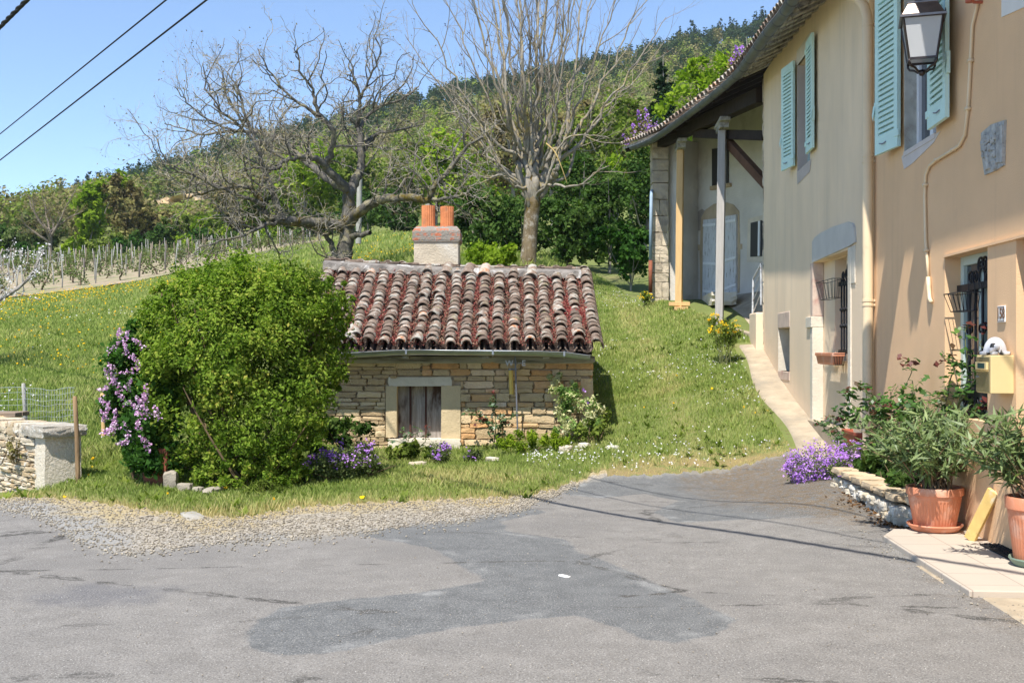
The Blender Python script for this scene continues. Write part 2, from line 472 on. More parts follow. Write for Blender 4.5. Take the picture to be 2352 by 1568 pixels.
rim = T.math('MULTIPLY', T.step(T.math('ABSOLUTE', T.math('ADD', pj, 0.05)), 0.09, 0.0), T.step(T.noise(3, 3, 0.5, v), 0.5, 0.7))
base = T.mix(T.math('MULTIPLY', rim, 0.7), base, (0.3, 0.3, 0.29))
base = T.mix(T.math('MULTIPLY', T.step(T.math('ADD', T.attr('worn'), T.math('MULTIPLY_ADD', n_mid, 0.5, -0.25)), 0.1, -0.2), 0.6), base, (0.12, 0.12, 0.13))
mj = T.math('ADD', T.attr('moss'), T.math('MULTIPLY_ADD', T.noise(4, 6, 0.7, v), 1.2, -0.62))
base = T.mix(T.math('MULTIPLY', T.step(mj, 0.2, -0.5), T.math('MULTIPLY', T.step(T.noise(18, 6, 0.75, v), 0.34, 0.6), 0.85)), base, (0.15, 0.1, 0.05))
crk = T.voro(0.55, T.scalev(v, (0.6, 1.5, 1)), 'DISTANCE_TO_EDGE'); wob = T.math('ADD', crk, T.math('MULTIPLY_ADD', n_mid, 0.10, -0.05))
base = T.mix(T.math('MULTIPLY', T.step(T.math('ABSOLUTE', wob), 0.013, 0.0), T.step(n_big, 0.44, 0.58)), base, (0.07, 0.066, 0.06))
base = T.mix(T.math('MULTIPLY', T.step(n_fine, 0.54, 0.66), 0.6), base, (0.4, 0.39, 0.37))
base = T.mix(T.math('MULTIPLY', T.step(n_fine, 0.46, 0.34), 0.7), base, (0.05, 0.05, 0.05))
base = T.mix(T.math('MULTIPLY', T.step(n_sp, 0.2, 0.1), T.step(T.noise(9, 3, 0.5, v), 0.48, 0.62)), base, (0.6, 0.58, 0.54))
base = T.mix(T.math('MULTIPLY', T.step(T.math('ADD', T.attr('rim'), T.math('MULTIPLY_ADD', n_mid, 0.8, -0.4)), 0.22, 0.0), 0.45), base, (0.32, 0.3, 0.26))
T.l.new(base, b.inputs['Base Color']); b.inputs['Roughness'].default_value = 0.95; b.inputs['Specular IOR Level'].default_value = 0.12
hh = T.math('ADD', n_fine, T.math('MULTIPLY', n_mid, 0.6)); T.l.new(T.bump(hh, 0.55, 0.012), b.inputs['Normal'])
M_ASPH = m
pxs = np.concatenate([np.linspace(-4000, -250, 16), np.linspace(-200, 2550, 520), np.linspace(2600, 6500, 16)])
road = strip_grid('asphalt_road', pxs, np.full(len(pxs), 2.2), edge_d(pxs), 300, 0.012, M_ASPH, road_attrs)
tag(road, kind='structure')
np_mesh('asphalt_apron', np.array([(-80, -80, -0.03), (80, -80, -0.03), (80, 6.5, -0.03), (-80, 6.5, -0.03)]), np.array([[0, 1, 2, 3]]), M_ASPH,
        attrs={'patch': [5] * 4, 'moss': [5] * 4, 'worn': [5] * 4, 'rim': [5] * 4})
tag(bpy.data.objects['asphalt_apron'], kind='structure')

# gravel verge
m, T, b = new_mat('gravel'); v = T.pos()
vo = T.new('TexVoronoi'); vo.inputs['Scale'].default_value = 55; T.l.new(v, vo.inputs['Vector'])
g1 = T.ramp(vo.outputs['Color'], [(0.1, (0.2, 0.175, 0.14)), (0.5, (0.36, 0.32, 0.26)), (0.9, (0.52, 0.47, 0.4))])
g1 = T.mix(T.math('MULTIPLY', T.step(vo.outputs['Distance'], 0.45, 0.75), 0.5), g1, (0.22, 0.18, 0.12))
g1 = T.mix(T.step(T.math('ADD', T.attr('left'), T.math('MULTIPLY_ADD', T.noise(3, 4, 0.6, v), 0.8, -0.4)), 0.35, 0.65), g1, (0.29, 0.28, 0.26))
dryg = T.ramp(T.noise(60, 4, 0.7, T.scalev(v, (1, 0.3, 1))), [(0.35, (0.26, 0.2, 0.1)), (0.65, (0.48, 0.39, 0.23))])
g1 = T.mix(T.step(T.math('ADD', T.attr('far'), T.math('MULTIPLY_ADD', T.noise(1.6, 7, 0.75, v), 2.4, -1.2)), 0.4, 0.85), g1, dryg)
g1 = T.mix(T.math('MULTIPLY', T.step(T.math('ADD', T.attr('far'), T.math('MULTIPLY_ADD', T.noise(2.0, 5, 0.6, v), 1.2, -0.6)), 0.3, -0.1), 0.85), g1, T.ramp(T.noise(60, 4, 0.7, v), [(0.3, (0.16, 0.155, 0.145)), (0.7, (0.32, 0.305, 0.28))]))
T.l.new(g1, b.inputs['Base Color']); b.inputs['Roughness'].default_value = 0.9
T.l.new(T.bump(vo.outputs['Distance'], 0.9, 0.015), b.inputs['Normal'])
sel = pxs[pxs < 1400]
verge = strip_grid('gravel_verge', sel, edge_d(sel) - 0.03, np.maximum(verge_d(sel) + 0.2, edge_d(sel)), 40, 0.0135, m,
                   lambda PX, D, V: {'left': np.clip((430 - PX) / 300, 0, 1), 'far': np.clip((D - edge_d(PX)) / np.maximum(verge_d(PX) + .2 - edge_d(PX), 0.02), 0, 1)})
tag(verge, kind='structure')

# grass land, one sheet out to the hills
m, T, b = new_mat('meadow_ground'); v = T.pos()
n1 = T.noise(0.5, 6, 0.65, v); n2 = T.noise(14, 5, 0.7, v)
gc = T.ramp(n1, [(0.3, (0.12, 0.15, 0.045)), (0.55, (0.16, 0.19, 0.06)), (0.75, (0.25, 0.22, 0.1))])
gc = T.mix(T.step(n2, 0.5, 0.75), gc, (0.13, 0.11, 0.05))
gc = T.mix(T.math('MULTIPLY', T.attr('wear'), T.step(T.noise(3, 5, 0.7, v), 0.38, 0.55)), gc, (0.27, 0.2, 0.1))
T.l.new(gc, b.inputs['Base Color']); b.inputs['Roughness'].default_value = 1.0; b.inputs['Specular IOR Level'].default_value = 0.1
T.l.new(T.bump(n2, 0.6, 0.05), b.inputs['Normal'])
WEAR = [((1560, 1075), (1250, 1160), (700, 1165), (560, 1190), (700, 1215), (1250, 1160))]
def lane_wear(PX, D):
    lx = np.interp(D, [12, 15, 18, 22, 26], [1620, 1560, 1510, 1450, 1420])
    a = np.exp(-((PX - lx) / 34) ** 2) * 0.38 * (D < 27)
    a2 = np.exp(-((D - verge_d(PX)) / 0.55) ** 2) * 0.9 * (D < 13)
    a3 = np.exp(-((PX - 1100) / 230) ** 2 - ((D - 11.7) / 0.8) ** 2) * 0.55
    return np.clip(np.maximum(np.maximum(a, a2), a3), 0, 1)
gpx = np.concatenate([np.linspace(-7000, -400, 14), np.linspace(-350, 2700, 300), np.linspace(2800, 9000, 14)])
land = strip_grid('meadow', gpx, np.full(len(gpx), 6.0), np.full(len(gpx), 760.0), 300, -0.004, m, lambda PX, D, V: {'wear': lane_wear(PX, D)})
tag(land, kind='structure')

# vineyard soil
m, T, b = new_mat('vineyard_soil'); v = T.pos()
sc_ = T.ramp(T.noise(3, 6, 0.7, v), [(0.3, (0.24, 0.18, 0.11)), (0.7, (0.36, 0.29, 0.2))])
sc_ = T.mix(T.step(T.noise(1.2, 5, 0.7, v), 0.45, 0.62), sc_, (0.2, 0.2, 0.09))
T.l.new(sc_, b.inputs['Base Color']); b.inputs['Roughness'].default_value = 1
vx = np.linspace(-400, 760, 90)
V_LO = np.interp(vx, [-400, 0, 330, 450, 760], [39, 40.5, 43, 46, 60]); V_HI = np.interp(vx, [-400, 0, 380, 760], [79, 79, 77, 73])
soil = strip_grid('vineyard_soil', vx, V_LO, V_HI, 60, 0.06, m); tag(soil, kind='structure')

# pale quarried cliff in the wood
def cliff():
    xs = np.linspace(0, 1, 26); zs = np.linspace(0, 1, 9); V = []
    for s in xs:
        for q in zs:
            p = P(330 + 200 * s, 505 - 48 * q - 22 * s + 3 * math.sin(9 * s), 196 - 3 * q + 2 * math.sin(14 * s + 5 * q))
            V.append((p.x + U(-.3, .3), p.y + U(-.7, .7), p.z + U(-.3, .3)))
    i = np.arange(25)[:, None] * 9; k = np.arange(8)[None]
    F = np.stack([i + k, i + 9 + k, i + 10 + k, i + 1 + k], -1).reshape(-1, 4)
    o = np_mesh('cliff', np.array(V), F, pmat('cliff_stone', (0.5, 0.36, 0.2), 0.95, var=0.35, scale=0.5, col2=(0.3, 0.26, 0.2), bump=0.5, bscale=2))
    tag(o, kind='structure')
cliff()
# ------------------------------------------------------------------ materials for buildings
M_TAN = pmat('render_tan', (0.83, 0.65, 0.455), 0.95, var=0.08, scale=1.2, streak=(0.64, 0.51, 0.365), col2=(0.77, 0.61, 0.435), c2lo=0.45, c2hi=0.75, c2scale=0.9, bump=0.35, bscale=110, spec=0.1, stretch=(1, 1, 0.5))
M_PEACH = pmat('render_peach', (0.78, 0.51, 0.295), 0.95, var=0.05, scale=1.5, streak=(0.63, 0.41, 0.25), col2=(0.72, 0.48, 0.285), c2lo=0.5, c2hi=0.8, c2scale=0.7, bump=0.35, bscale=130, spec=0.1)
M_WHITEW = pmat('render_white', (0.62, 0.58, 0.52), 0.95, var=0.12, scale=1.5, col2=(0.42, 0.38, 0.34), c2lo=0.55, c2hi=0.72, c2scale=0.8, bump=0.4, bscale=30, spec=0.1)
M_LIME = pmat('lime_stone', (0.64, 0.57, 0.46), 0.9, var=0.12, scale=4, col2=(0.5, 0.44, 0.36), c2lo=0.55, c2hi=0.75, bump=0.4, bscale=40)
M_MARBLE = pmat('pink_stone', (0.58, 0.45, 0.36), 0.7, var=0.15, scale=5, col2=(0.42, 0.22, 0.18), c2lo=0.52, c2hi=0.68, bump=0.2, bscale=20)
M_CARVED = pmat('carved_stone', (0.42, 0.41, 0.38), 0.95, var=0.3, scale=14, col2=(0.2, 0.2, 0.2), c2lo=0.55, c2hi=0.7, bump=1.0, bscale=25)
M_QUOIN = pmat('quoin_stone', (0.5, 0.42, 0.31), 0.95, var=0.2, scale=5, col2=(0.34, 0.29, 0.23), bump=0.6, bscale=30, tint=0.22)
M_MINT = pmat('mint_paint', (0.58, 0.79, 0.72), 0.55, var=0.05, scale=3, bump=0.1, bscale=60)
M_CREAM = pmat('cream_paint', (0.74, 0.58, 0.38), 0.45, var=0.06, scale=3, col2=(0.55, 0.42, 0.27), c2lo=0.6, c2hi=0.75)
M_ZINC = pmat('zinc', (0.36, 0.38, 0.40), 0.42, metal=0.85, var=0.15, scale=5)
M_DARKZINC = pmat('dark_zinc', (0.13, 0.14, 0.15), 0.5, metal=0.3, var=0.25, scale=4)
M_IRON = pmat('wrought_iron', (0.018, 0.018, 0.022), 0.5, metal=0.3, var=0.3, scale=12)
M_WHITEP = pmat('white_frame', (0.78, 0.79, 0.8), 0.35, var=0.02)
M_GREYP = pmat('grey_green_frame', (0.5, 0.6, 0.56), 0.45, var=0.05)
M_OLDWOOD = pmat('weathered_wood', (0.36, 0.34, 0.29), 0.9, var=0.35, scale=6, col2=(0.15, 0.14, 0.12), bump=0.6, bscale=18, stretch=(0.3, 3, 3), tint=0.2)
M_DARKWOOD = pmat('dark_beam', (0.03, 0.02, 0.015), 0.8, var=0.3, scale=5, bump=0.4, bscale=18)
M_NEWWOOD = pmat('new_timber', (0.62, 0.4, 0.18), 0.7, var=0.12, scale=6, bump=0.2, bscale=20, stretch=(4, 4, 0.4))
M_PALEWOOD = pmat('pale_timber', (0.4, 0.375, 0.345), 0.75, var=0.12, scale=6, bump=0.2, bscale=20, stretch=(4, 4, 0.4))
M_FLAKY = pmat('flaky_white_paint', (0.62, 0.63, 0.64), 0.75, var=0.1, scale=10, col2=(0.24, 0.22, 0.2), c2lo=0.55, c2hi=0.66, c2scale=9, bump=0.5, bscale=24, stretch=(3, 3, 0.5))
M_CONC = pmat('concrete', (0.38, 0.31, 0.22), 0.95, var=0.2, scale=4, col2=(0.28, 0.24, 0.18), c2lo=0.5, c2hi=0.72, bump=0.5, bscale=40)
M_TERRA = pmat('terracotta_plastic', (0.62, 0.24, 0.13), 0.6, var=0.1, scale=7, col2=(0.66, 0.4, 0.29), c2lo=0.48, c2hi=0.72, c2scale=6)
M_TERRA2 = pmat('dark_terracotta', (0.4, 0.1, 0.055), 0.55, var=0.08)
M_CLAY = pmat('fired_clay', (0.55, 0.2, 0.08), 0.85, var=0.2, scale=8, col2=(0.3, 0.17, 0.1), c2lo=0.5, c2hi=0.7, bump=0.3, bscale=30)
M_SOILD = pmat('potting_soil', (0.045, 0.03, 0.02), 1.0, var=0.4, scale=30, bump=1, bscale=60)
M_RUST = pmat('rusty_iron', (0.22, 0.075, 0.04), 0.85, var=0.3, scale=8, bump=0.3, bscale=40)
M_BLACKR = pmat('black_rubber', (0.02, 0.02, 0.021), 0.8, var=0.3)

def glass_mat(name, col, rough=0.08):
    m, T, b = new_mat(name); b.inputs['Base Color'].default_value = (*col, 1); b.inputs['Roughness'].default_value = rough
    b.inputs['Specular IOR Level'].default_value = 0.8
    return m
M_PANE = glass_mat('window_pane', (0.05, 0.06, 0.075))
M_DARKIN = glass_mat('dark_interior', (0.012, 0.011, 0.01), 0.6)

def roof_tile_mat():
    m, T, b = new_mat('old_roof_tile'); v = T.obj()
    a = T.attr('tint')
    c = T.ramp(a, [(0.0, (0.12, 0.09, 0.07)), (0.35, (0.2, 0.145, 0.11)), (0.6, (0.25, 0.19, 0.15)), (0.9, (0.3, 0.19, 0.13)), (0.98, (0.46, 0.2, 0.09))])
    n = T.noise(12, 6, 0.7, v); n2 = T.noise(30, 5, 0.7, v)
    k = T.math('ADD', n, T.math('MULTIPLY_ADD', a, 0.22, -0.12))
    c = T.mix(T.step(n2, 0.48, 0.68), c, (0.11, 0.085, 0.07))
    c = T.mix(T.math('MULTIPLY', T.step(k, 0.5, 0.6), 0.75), c, (0.42, 0.415, 0.365))
    c = T.mix(T.math('MULTIPLY', T.step(T.noise(7, 5, 0.7, v), 0.6, 0.7), 0.7), c, (0.3, 0.29, 0.14))
    T.l.new(c, b.inputs['Base Color']); b.inputs['Roughness'].default_value = 0.95; b.inputs['Specular IOR Level'].default_value = 0.15
    T.l.new(T.bump(n2, 0.6, 0.012), b.inputs['Normal'])
    return m
M_TILE = roof_tile_mat()

def stone_mat(name, stops, bump=0.8, dark=(0.12, 0.1, 0.07), lichen=None):
    m, T, b = new_mat(name); v = T.obj()
    c = T.ramp(T.attr('tint'), stops)
    n = T.noise(7, 6, 0.7, v); n2 = T.noise(40, 5, 0.7, v)
    c = T.mix(T.math('MULTIPLY', T.step(n, 0.5, 0.75), 0.45), c, dark)
    if lichen: c = T.mix(T.math('MULTIPLY', T.step(T.noise(10, 6, 0.75, v), 0.52, 0.64), 0.8), c, lichen)
    T.l.new(c, b.inputs['Base Color']); b.inputs['Roughness'].default_value = 0.95; b.inputs['Specular IOR Level'].default_value = 0.15
    T.l.new(T.bump(T.math('ADD', n2, n), bump, 0.02), b.inputs['Normal'])
    return m
M_HUTST = stone_mat('hut_stone', [(0, (0.42, 0.3, 0.17)), (0.3, (0.56, 0.42, 0.25)), (0.55, (0.7, 0.54, 0.33)), (0.72, (0.62, 0.38, 0.18)), (0.86, (0.66, 0.36, 0.16)), (1, (0.8, 0.7, 0.52))], dark=(0.26, 0.17, 0.09))
M_DRYST = stone_mat('dry_wall_stone', [(0, (0.42, 0.31, 0.18)), (0.5, (0.55, 0.43, 0.28)), (1, (0.6, 0.52, 0.4))], dark=(0.2, 0.17, 0.13), lichen=(0.6, 0.58, 0.53))
M_PALEST = stone_mat('pale_rubble', [(0, (0.5, 0.42, 0.3)), (1, (0.72, 0.68, 0.6))], dark=(0.34, 0.28, 0.19))
M_MORTAR = pmat('lime_mortar', (0.42, 0.33, 0.22), 1, var=0.25, scale=9, bump=0.8, bscale=40)

# ------------------------------------------------------------------ the stone outhouse
HX0, HX1, HY0, HY1 = -2.75, 1.09, 14.8, 18.6
hut = thing('stone_outhouse', 'low stone outhouse with mossy barrel-tiled roof and a small barred window', 'outhouse', (0, 0, 0))
WIN = (-1.545, -0.955, 0.2, 0.905)      # window opening x0 x1 z0 z1
def course_wall(mb, x0, x1, z0, z1, y, holes, hrange, lrange, depth, seed, prot=0.03, tints=(0, 1), tfun=None, rgh=0.07):
    r = random.Random(seed); z = z0; k = 0
    while z < z1 - 0.03:
        h = min(r.uniform(*hrange), z1 - z)
        if z1 - z - h < 0.04: h = z1 - z
        x = x0 - r.uniform(0, 0.05)
        while x < x1 - 0.01:
            L = r.uniform(*lrange) * (0.7 + 0.6 * h / hrange[1])
            xe = min(x + L, x1 + 0.004)
            if x1 - xe < 0.06: xe = x1 + 0.004
            segs = [(x, xe)]
            for (a, bb, c, d) in holes:
                if z + h > c + 0.015 and z < d - 0.015:
                    ns = []
                    for (s, e) in segs:
                        if e <= a or s >= bb: ns.append((s, e))
                        else:
                            if a - s > 0.03: ns.append((s, a))
                            if e - bb > 0.03: ns.append((bb, e))
                    segs = ns
            for (s, e) in segs:
                hh = h
                hh = h * r.uniform(0.86, 1.06); parts = [(z, hh)]
                if h > 0.095 and (e - s) < 0.2 and r.random() < 0.35: parts = [(z, h * 0.5), (z + h * 0.5, h * 0.5)]
                for (zz, h2) in parts:
                    k += 1
                    t = r.uniform(*tints) if tfun is None else tfun(r, s, zz)
                    mb.rock(((s + e) / 2, y + depth / 2 - r.uniform(0, prot), zz + h2 / 2), ((e - s) * 0.975, depth, h2 * 0.93), seed * 1000 + k, 4, rgh, 0.84 if rgh > .05 else .86, M=Matrix.Translation(Vector(((s + e) / 2, 0, zz + h2 / 2))) @ Matrix.Rotation(r.gauss(0, .03) * min(1, .12 / max(e - s, .05)), 4, 'Y') @ Matrix.Translation(-Vector(((s + e) / 2, 0, zz + h2 / 2))), tint=t)
            x = xe
        z += h
stones = MB()
HOLES = [(-1.70, -0.69, 0.16, 0.93), (-1.66, -0.80, 0.9, 1.01), (-1.66, -0.70, 0.07, 0.2), (0.93, 1.12, 0.66, 1.0)]
course_wall(stones, HX0, -1.55, -0.25, 1.22, HY0, HOLES, (0.045, 0.09), (0.1, 0.34), 0.16, 3, 0.03, (0.0, 0.6), None, 0.09)
course_wall(stones, -1.55, HX1, -0.25, 1.22, HY0, HOLES, (0.055, 0.17), (0.09, 0.42), 0.16, 5, 0.035, (0.15, 1.0), None, 0.1)
stones.rock((1.005, HY0 + 0.09, 0.83), (0.17, 0.2, 0.34), 77, 4, 0.03, 0.92, tint=0.6)
# gable sides
side = MB()
for sx in (HX1 - 0.09,):
    course_wall(side, HY0 + 0.15, HY1, -0.3, 1.3, 0, [], (0.07, 0.14), (0.15, 0.45), 0.16, 9, 0.02, (0.1, 0.9))
Mside = Matrix(((0, -1, 0, HX1), (1, 0, 0, 0), (0, 0, 1, 0), (0, 0, 0, 1)))
side.v = [Mside @ p for p in side.v]
wallcore = MB()
wallcore.box(HX0, -1.6, HY0 + 0.035, HY0 + 0.40, -0.5, 1.28); wallcore.box(-0.9, HX1 - 0.05, HY0 + 0.035, HY0 + 0.40, -0.5, 1.28); wallcore.box(-1.6, -0.9, HY0 + 0.04, HY0 + 0.40, -0.5, 0.12); wallcore.box(-1.6, -0.9, HY0 + 0.04, HY0 + 0.40, 0.97, 1.28); wallcore.box(-1.6, -0.9, HY0 + 0.25, HY0 + 0.4, 0.12, 0.97)
wallcore.box(HX1 - 0.4, HX1 - 0.035, HY0 + 0.06, HY1, -0.5, 1.28)
wallcore.box(HX0, HX0 + 0.3, HY0 + 0.05, HY1, -0.5, 1.28); wallcore.box(HX0, HX1 - 0.05, HY1 - 0.3, HY1 - 0.01, -0.5, 1.28)
# gable triangles
for gx0, gx1 in ((HX0 + 0.02, HX0 + 0.28), (HX1 - 0.38, HX1 - 0.04)):
    wallcore.add([(gx0, HY0 + .1, 1.27), (gx0, HY1 - .1, 1.27), (gx0, 16.7, 2.38), (gx1, HY0 + .1, 1.27), (gx1, HY1 - .1, 1.27), (gx1, 16.7, 2.38)],
                 [(0, 1, 2), (5, 4, 3), (0, 3, 4, 1), (1, 4, 5, 2), (2, 5, 3, 0)])
o = stones.build('front_wall', M_HUTST, hut); smooth_by_angle(o, 50)
o = side.build('side_wall', M_HUTST, hut); smooth_by_angle(o, 50)
wallcore.build('mortar', M_MORTAR, hut)
# window
wn = MB(); wn.rock((-1.235, HY0 + 0.09, 0.955), (0.86, 0.2, 0.125), 11, 5, 0.02, 0.96, tint=0.3)
o = wn.build('lintel', M_LIME, hut); smooth_by_angle(o)
jm = MB(); jm.rock((-1.62, HY0 + 0.1, 0.55), (0.15, 0.24, 0.7), 12, 6, 0.02, 0.96, tint=0.5)
o = jm.build('jamb', pmat('jamb_stone', (0.56, 0.44, 0.27), 0.95, var=0.12, scale=3, bump=0.5, bscale=25), hut); smooth_by_angle(o)
jm2 = MB(); jm2.rock((-0.82, HY0 + 0.1, 0.54), (0.265, 0.24, 0.74), 13, 6, 0.02, 0.95, tint=0.5)
o2 = jm2.build('jamb', o.data.materials[0], hut); smooth_by_angle(o2)
sl_ = MB(); sl_.rock((-1.17, HY0 + 0.06, 0.125), (0.98, 0.3, 0.13), 14, 6, 0.03, 0.94, tint=0.5)
o = sl_.build('sill', M_LIME, hut); smooth_by_angle(o)
plk = MB()
for i, (a, bb) in enumerate(((-1.548, -1.37), (-1.362, -1.163), (-1.155, -0.95))):
    plk.box(a, bb, HY0 + 0.15, HY0 + 0.18, 0.17, 0.93, tint=0.3 + 0.3 * i)
m, T, b = new_mat('grey_board'); v = T.scalev(T.obj(), (9, 9, 0.7)); n = T.noise(3, 6, 0.7, v); n3 = T.noise(1.1, 4, 0.6, T.scalev(T.obj(), (6, 6, 1.6)))
c = T.ramp(n, [(0.3, (0.14, 0.11, 0.09)), (0.7, (0.46, 0.42, 0.38))]); c = T.mix(T.step(n3, 0.52, 0.7), c, (0.07, 0.035, 0.022))
T.l.new(c, b.inputs['Base Color']); b.inputs['Roughness'].default_value = 0.9; T.l.new(T.bump(n, 0.6, 0.02), b.inputs['Normal'])
plk.build('shutter_boards', m, hut, bevel=0.004)
for x in (-1.375, -1.165):
    br = MB(); br.box(x - 0.013, x + 0.013, HY0 + 0.09, HY0 + 0.116, 0.18, 0.93)
    br.build('window_bar', pmat('rusty_bar', (0.07, 0.03, 0.022), 0.8, var=0.3, scale=15), hut, bevel=0.003)
wp = MB(); wp.box(HX0, HX1 + 0.0, HY0 - 0.03, HY0 + 0.2, 1.2, 1.30); wp.box(HX0, HX1 + 0.02, HY0 - 0.06, HY0 + 0.05, 1.215, 1.295)
wp.build('wall_plate', M_OLDWOOD, hut, bevel=0.008)
for x in (-2.2, -1.4, -0.35, 0.45):
    rt = MB(); rt.box(x - 0.045, x + 0.045, HY0 - 0.33, HY0 + 0.4, 1.265, 1.33); rt.build('rafter', M_OLDWOOD, hut, bevel=0.006)
# roof
EY, RY = 14.42, 16.7
def eave_z(x): return 1.415 + 0.01 * math.sin(x * 2.2) + (0.0 if x > -2 else 0.05 * (x + 2))
def ridge_z(x): return 2.57 - 0.035 * (x - 1.0) - 0.03 * math.sin((x + 2.8) / 3.8 * math.pi)
def roof_pt(x, s, dz=0.0):
    sag = -0.05 * math.sin(math.pi * s) * (0.6 + 0.4 * math.sin(x * 1.7))
    return Vector((x, EY + (RY - EY) * s, eave_z(x) * (1 - s) + ridge_z(x) * s + sag + dz))
deck = MB()
nx, ns = 16, 8
for back in (0, 1):
    V = []; F = []
    for i in range(nx + 1):
        x = HX0 - 0.06 + (HX1 + 0.0 - HX0 + 0.02) * i / nx
        for j in range(ns + 1):
            p = roof_pt(x, j / ns, -0.06)
            if back: p.y = 2 * RY - p.y
            V.append(p)
    for i in range(nx):
        for j in range(ns): F.append((i * 9 + j, (i + 1) * 9 + j, (i + 1) * 9 + j + 1, i * 9 + j + 1))
    deck.add(V, F)
    deck.add([p - Vector((0, 0, 0.05)) for p in V], [f[::-1] for f in F])
deck.build('roof_deck', M_DARKWOOD, hut)
def barrel(mb, a, bq, ra, rb, up, th=0.014, n=7, inv=False, tint=0.5, arc=0.93):
    """half-round tile from lower end a (radius ra) to upper end bq (radius rb), a closed shell"""
    a, bq = Vector(a), Vector(bq); d = (bq - a).normalized(); sd = d.cross(up).normalized(); u = sd.cross(d)
    if inv: u = -u; sd = -sd
    V = []; F = []
    for (p, r) in ((a, ra), (bq, rb)):
        for rr in (r, r - th):
            for k in range(n + 1):
                t = math.pi * (0.5 - arc / 2 + arc * k / n)
                V.append(p + sd * math.cos(t) * rr + u * (math.sin(t) * rr * 0.92))
    N = n + 1
    for k in range(n):
        F.append((k, k + 1, 2 * N + k + 1, 2 * N + k)); F.append((N + k + 1, N + k, 3 * N + k, 3 * N + k + 1))
        F.append((k + 1, k, N + k, N + k + 1)); F.append((2 * N + k, 2 * N + k + 1, 3 * N + k + 1, 3 * N + k))
    F.append((0, 2 * N, 3 * N, N)); F.append((n, N + n, 3 * N + n, 2 * N + n))
    mb.add(V, F, None, tint)
tiles = MB(); r = random.Random(21)
NCOL = 18; sp = (HX1 + 0.0 - (HX0 + 0.02)) / NCOL
UP = Vector((0, -0.42, 0.9)).normalized()
NROW = 19
STOP = 0.9
for c in range(NCOL + 1):
    xc = HX0 + 0.02 + sp * c
    # channel tiles between
    for k in range(0, NROW, 1):
        s0 = k / NROW - 0.01; s1 = s0 + 0.17
        if c < NCOL:
            xx = xc + sp / 2
            barrel(tiles, roof_pt(xx, s0, -0.005), roof_pt(xx, min(s1, 1.0), -0.012), 0.083, 0.095, UP, inv=True, n=4, tint=r.uniform(0, 0.5))
    drift = 0.0
    for k in range(NROW):
        if c < 2 and k < 2 and r.random() < 0.7: continue
        s0 = k / NROW * STOP - 0.012 + r.uniform(-0.012, 0.012); s1 = s0 + 0.125
        drift = drift * 0.6 + r.uniform(-0.012, 0.012)
        loose = r.random() < 0.12
        lift = 0.034 + r.uniform(-0.01, 0.014) + (0.028 if loose else 0)
        yaw = r.uniform(-0.016, 0.016) * (2.5 if loose else 1)
        ra = r.uniform(0.07, 0.088)
        barrel(tiles, roof_pt(xc + drift + yaw, s0, lift + 0.028), roof_pt(xc + drift - yaw, min(s1, 0.97), lift - 0.016), ra, ra * 0.8, UP, n=7, tint=min(1, max(0, r.gauss(0.42, 0.2))) if r.random() > 0.03 else 0.98)
# verge tiles on the right edge and a few slipped ones near the ridge
for k in range(NROW):
    s0 = k / NROW
    barrel(tiles, roof_pt(HX1 + 0.035, s0, 0.01), roof_pt(HX1 + 0.035, min(1, s0 + 0.15), -0.01), 0.085, 0.07, (UP + Vector((0.7, 0, 0))).normalized(), tint=r.uniform(0.1, 0.6))
for x, t in ((-0.98, 0.55), (-0.42, 0.99), (-0.66, 0.4), (0.28, 0.7)):
    barrel(tiles, roof_pt(x, 0.82, 0.085), roof_pt(x + 0.03, 0.955, 0.085), 0.098, 0.08, UP, n=9, tint=t)
barrel(tiles, roof_pt(-2.15, 0.0, 0.06), roof_pt(-2.1, 0.15, 0.09), 0.095, 0.08, UP, n=9, tint=0.8)
# back slope: plain rows
for c in range(NCOL + 1):
    xc = HX0 + 0.02 + sp * c
    for k in range(0, NROW, 2):
        a = roof_pt(xc, k / NROW, 0.03); b2 = roof_pt(xc, min(1, k / NROW + 0.2), 0.03); a.y = 2 * RY - a.y; b2.y = 2 * RY - b2.y
        barrel(tiles, a, b2, 0.095, 0.08, Vector((0, 0.42, 0.9)), n=5, tint=r.uniform(0.1, 0.7))
o = tiles.build('roof_tiles', M_TILE, hut); smooth_by_angle(o, 45)
# ridge: mortar band with flat caps
rg = MB(); x = HX0 - 0.08; kk = 0
while x < HX1 - 0.1:
    L = r.uniform(0.18, 0.36); kk += 1; L = min(L, HX1 - 0.06 - x)
    zr = ridge_z(x + L / 2)
    rg.rock((x + L / 2, RY + 0.02, zr + 0.035), (L * 0.985, 0.4, 0.04), 300 + kk, 3, 0.06, 0.9, tint=r.choice((0.1, 0.4, 0.75, 0.95, 0.3, 0.8)))
    x += L
o = rg.build('ridge_caps', M_TILE, hut); smooth_by_angle(o, 40)
mt = MB(); nm = 40
Vm = []; Fm = []
for i in range(nm + 1):
    x = HX0 - 0.06 + (HX1 - 0.06 - HX0 + 0.06) * i / nm; zr = ridge_z(x); rr_ = r.uniform(-0.012, 0.012)
    for (dy, dz) in ((-0.36 + rr_ * 2, -0.13), (-0.33, -0.035 + rr_), (-0.16, 0.022), (0.2, 0.02), (0.24, -0.12)): Vm.append((x, RY + dy, zr + dz))
for i in range(nm):
    for k in range(4): Fm.append((i * 5 + k, (i + 1) * 5 + k, (i + 1) * 5 + k + 1, i * 5 + k + 1))
Fm.append((4, 3, 2, 1, 0)); Fm.append(tuple(nm * 5 + k for k in range(5)))
mt.add(Vm, Fm)
mt.build('ridge_mortar', pmat('ridge_mortar', (0.2, 0.18, 0.16), 1, var=0.35, scale=7, col2=(0.5, 0.48, 0.45), c2lo=0.55, c2hi=0.66, bump=0.8, bscale=30), hut)
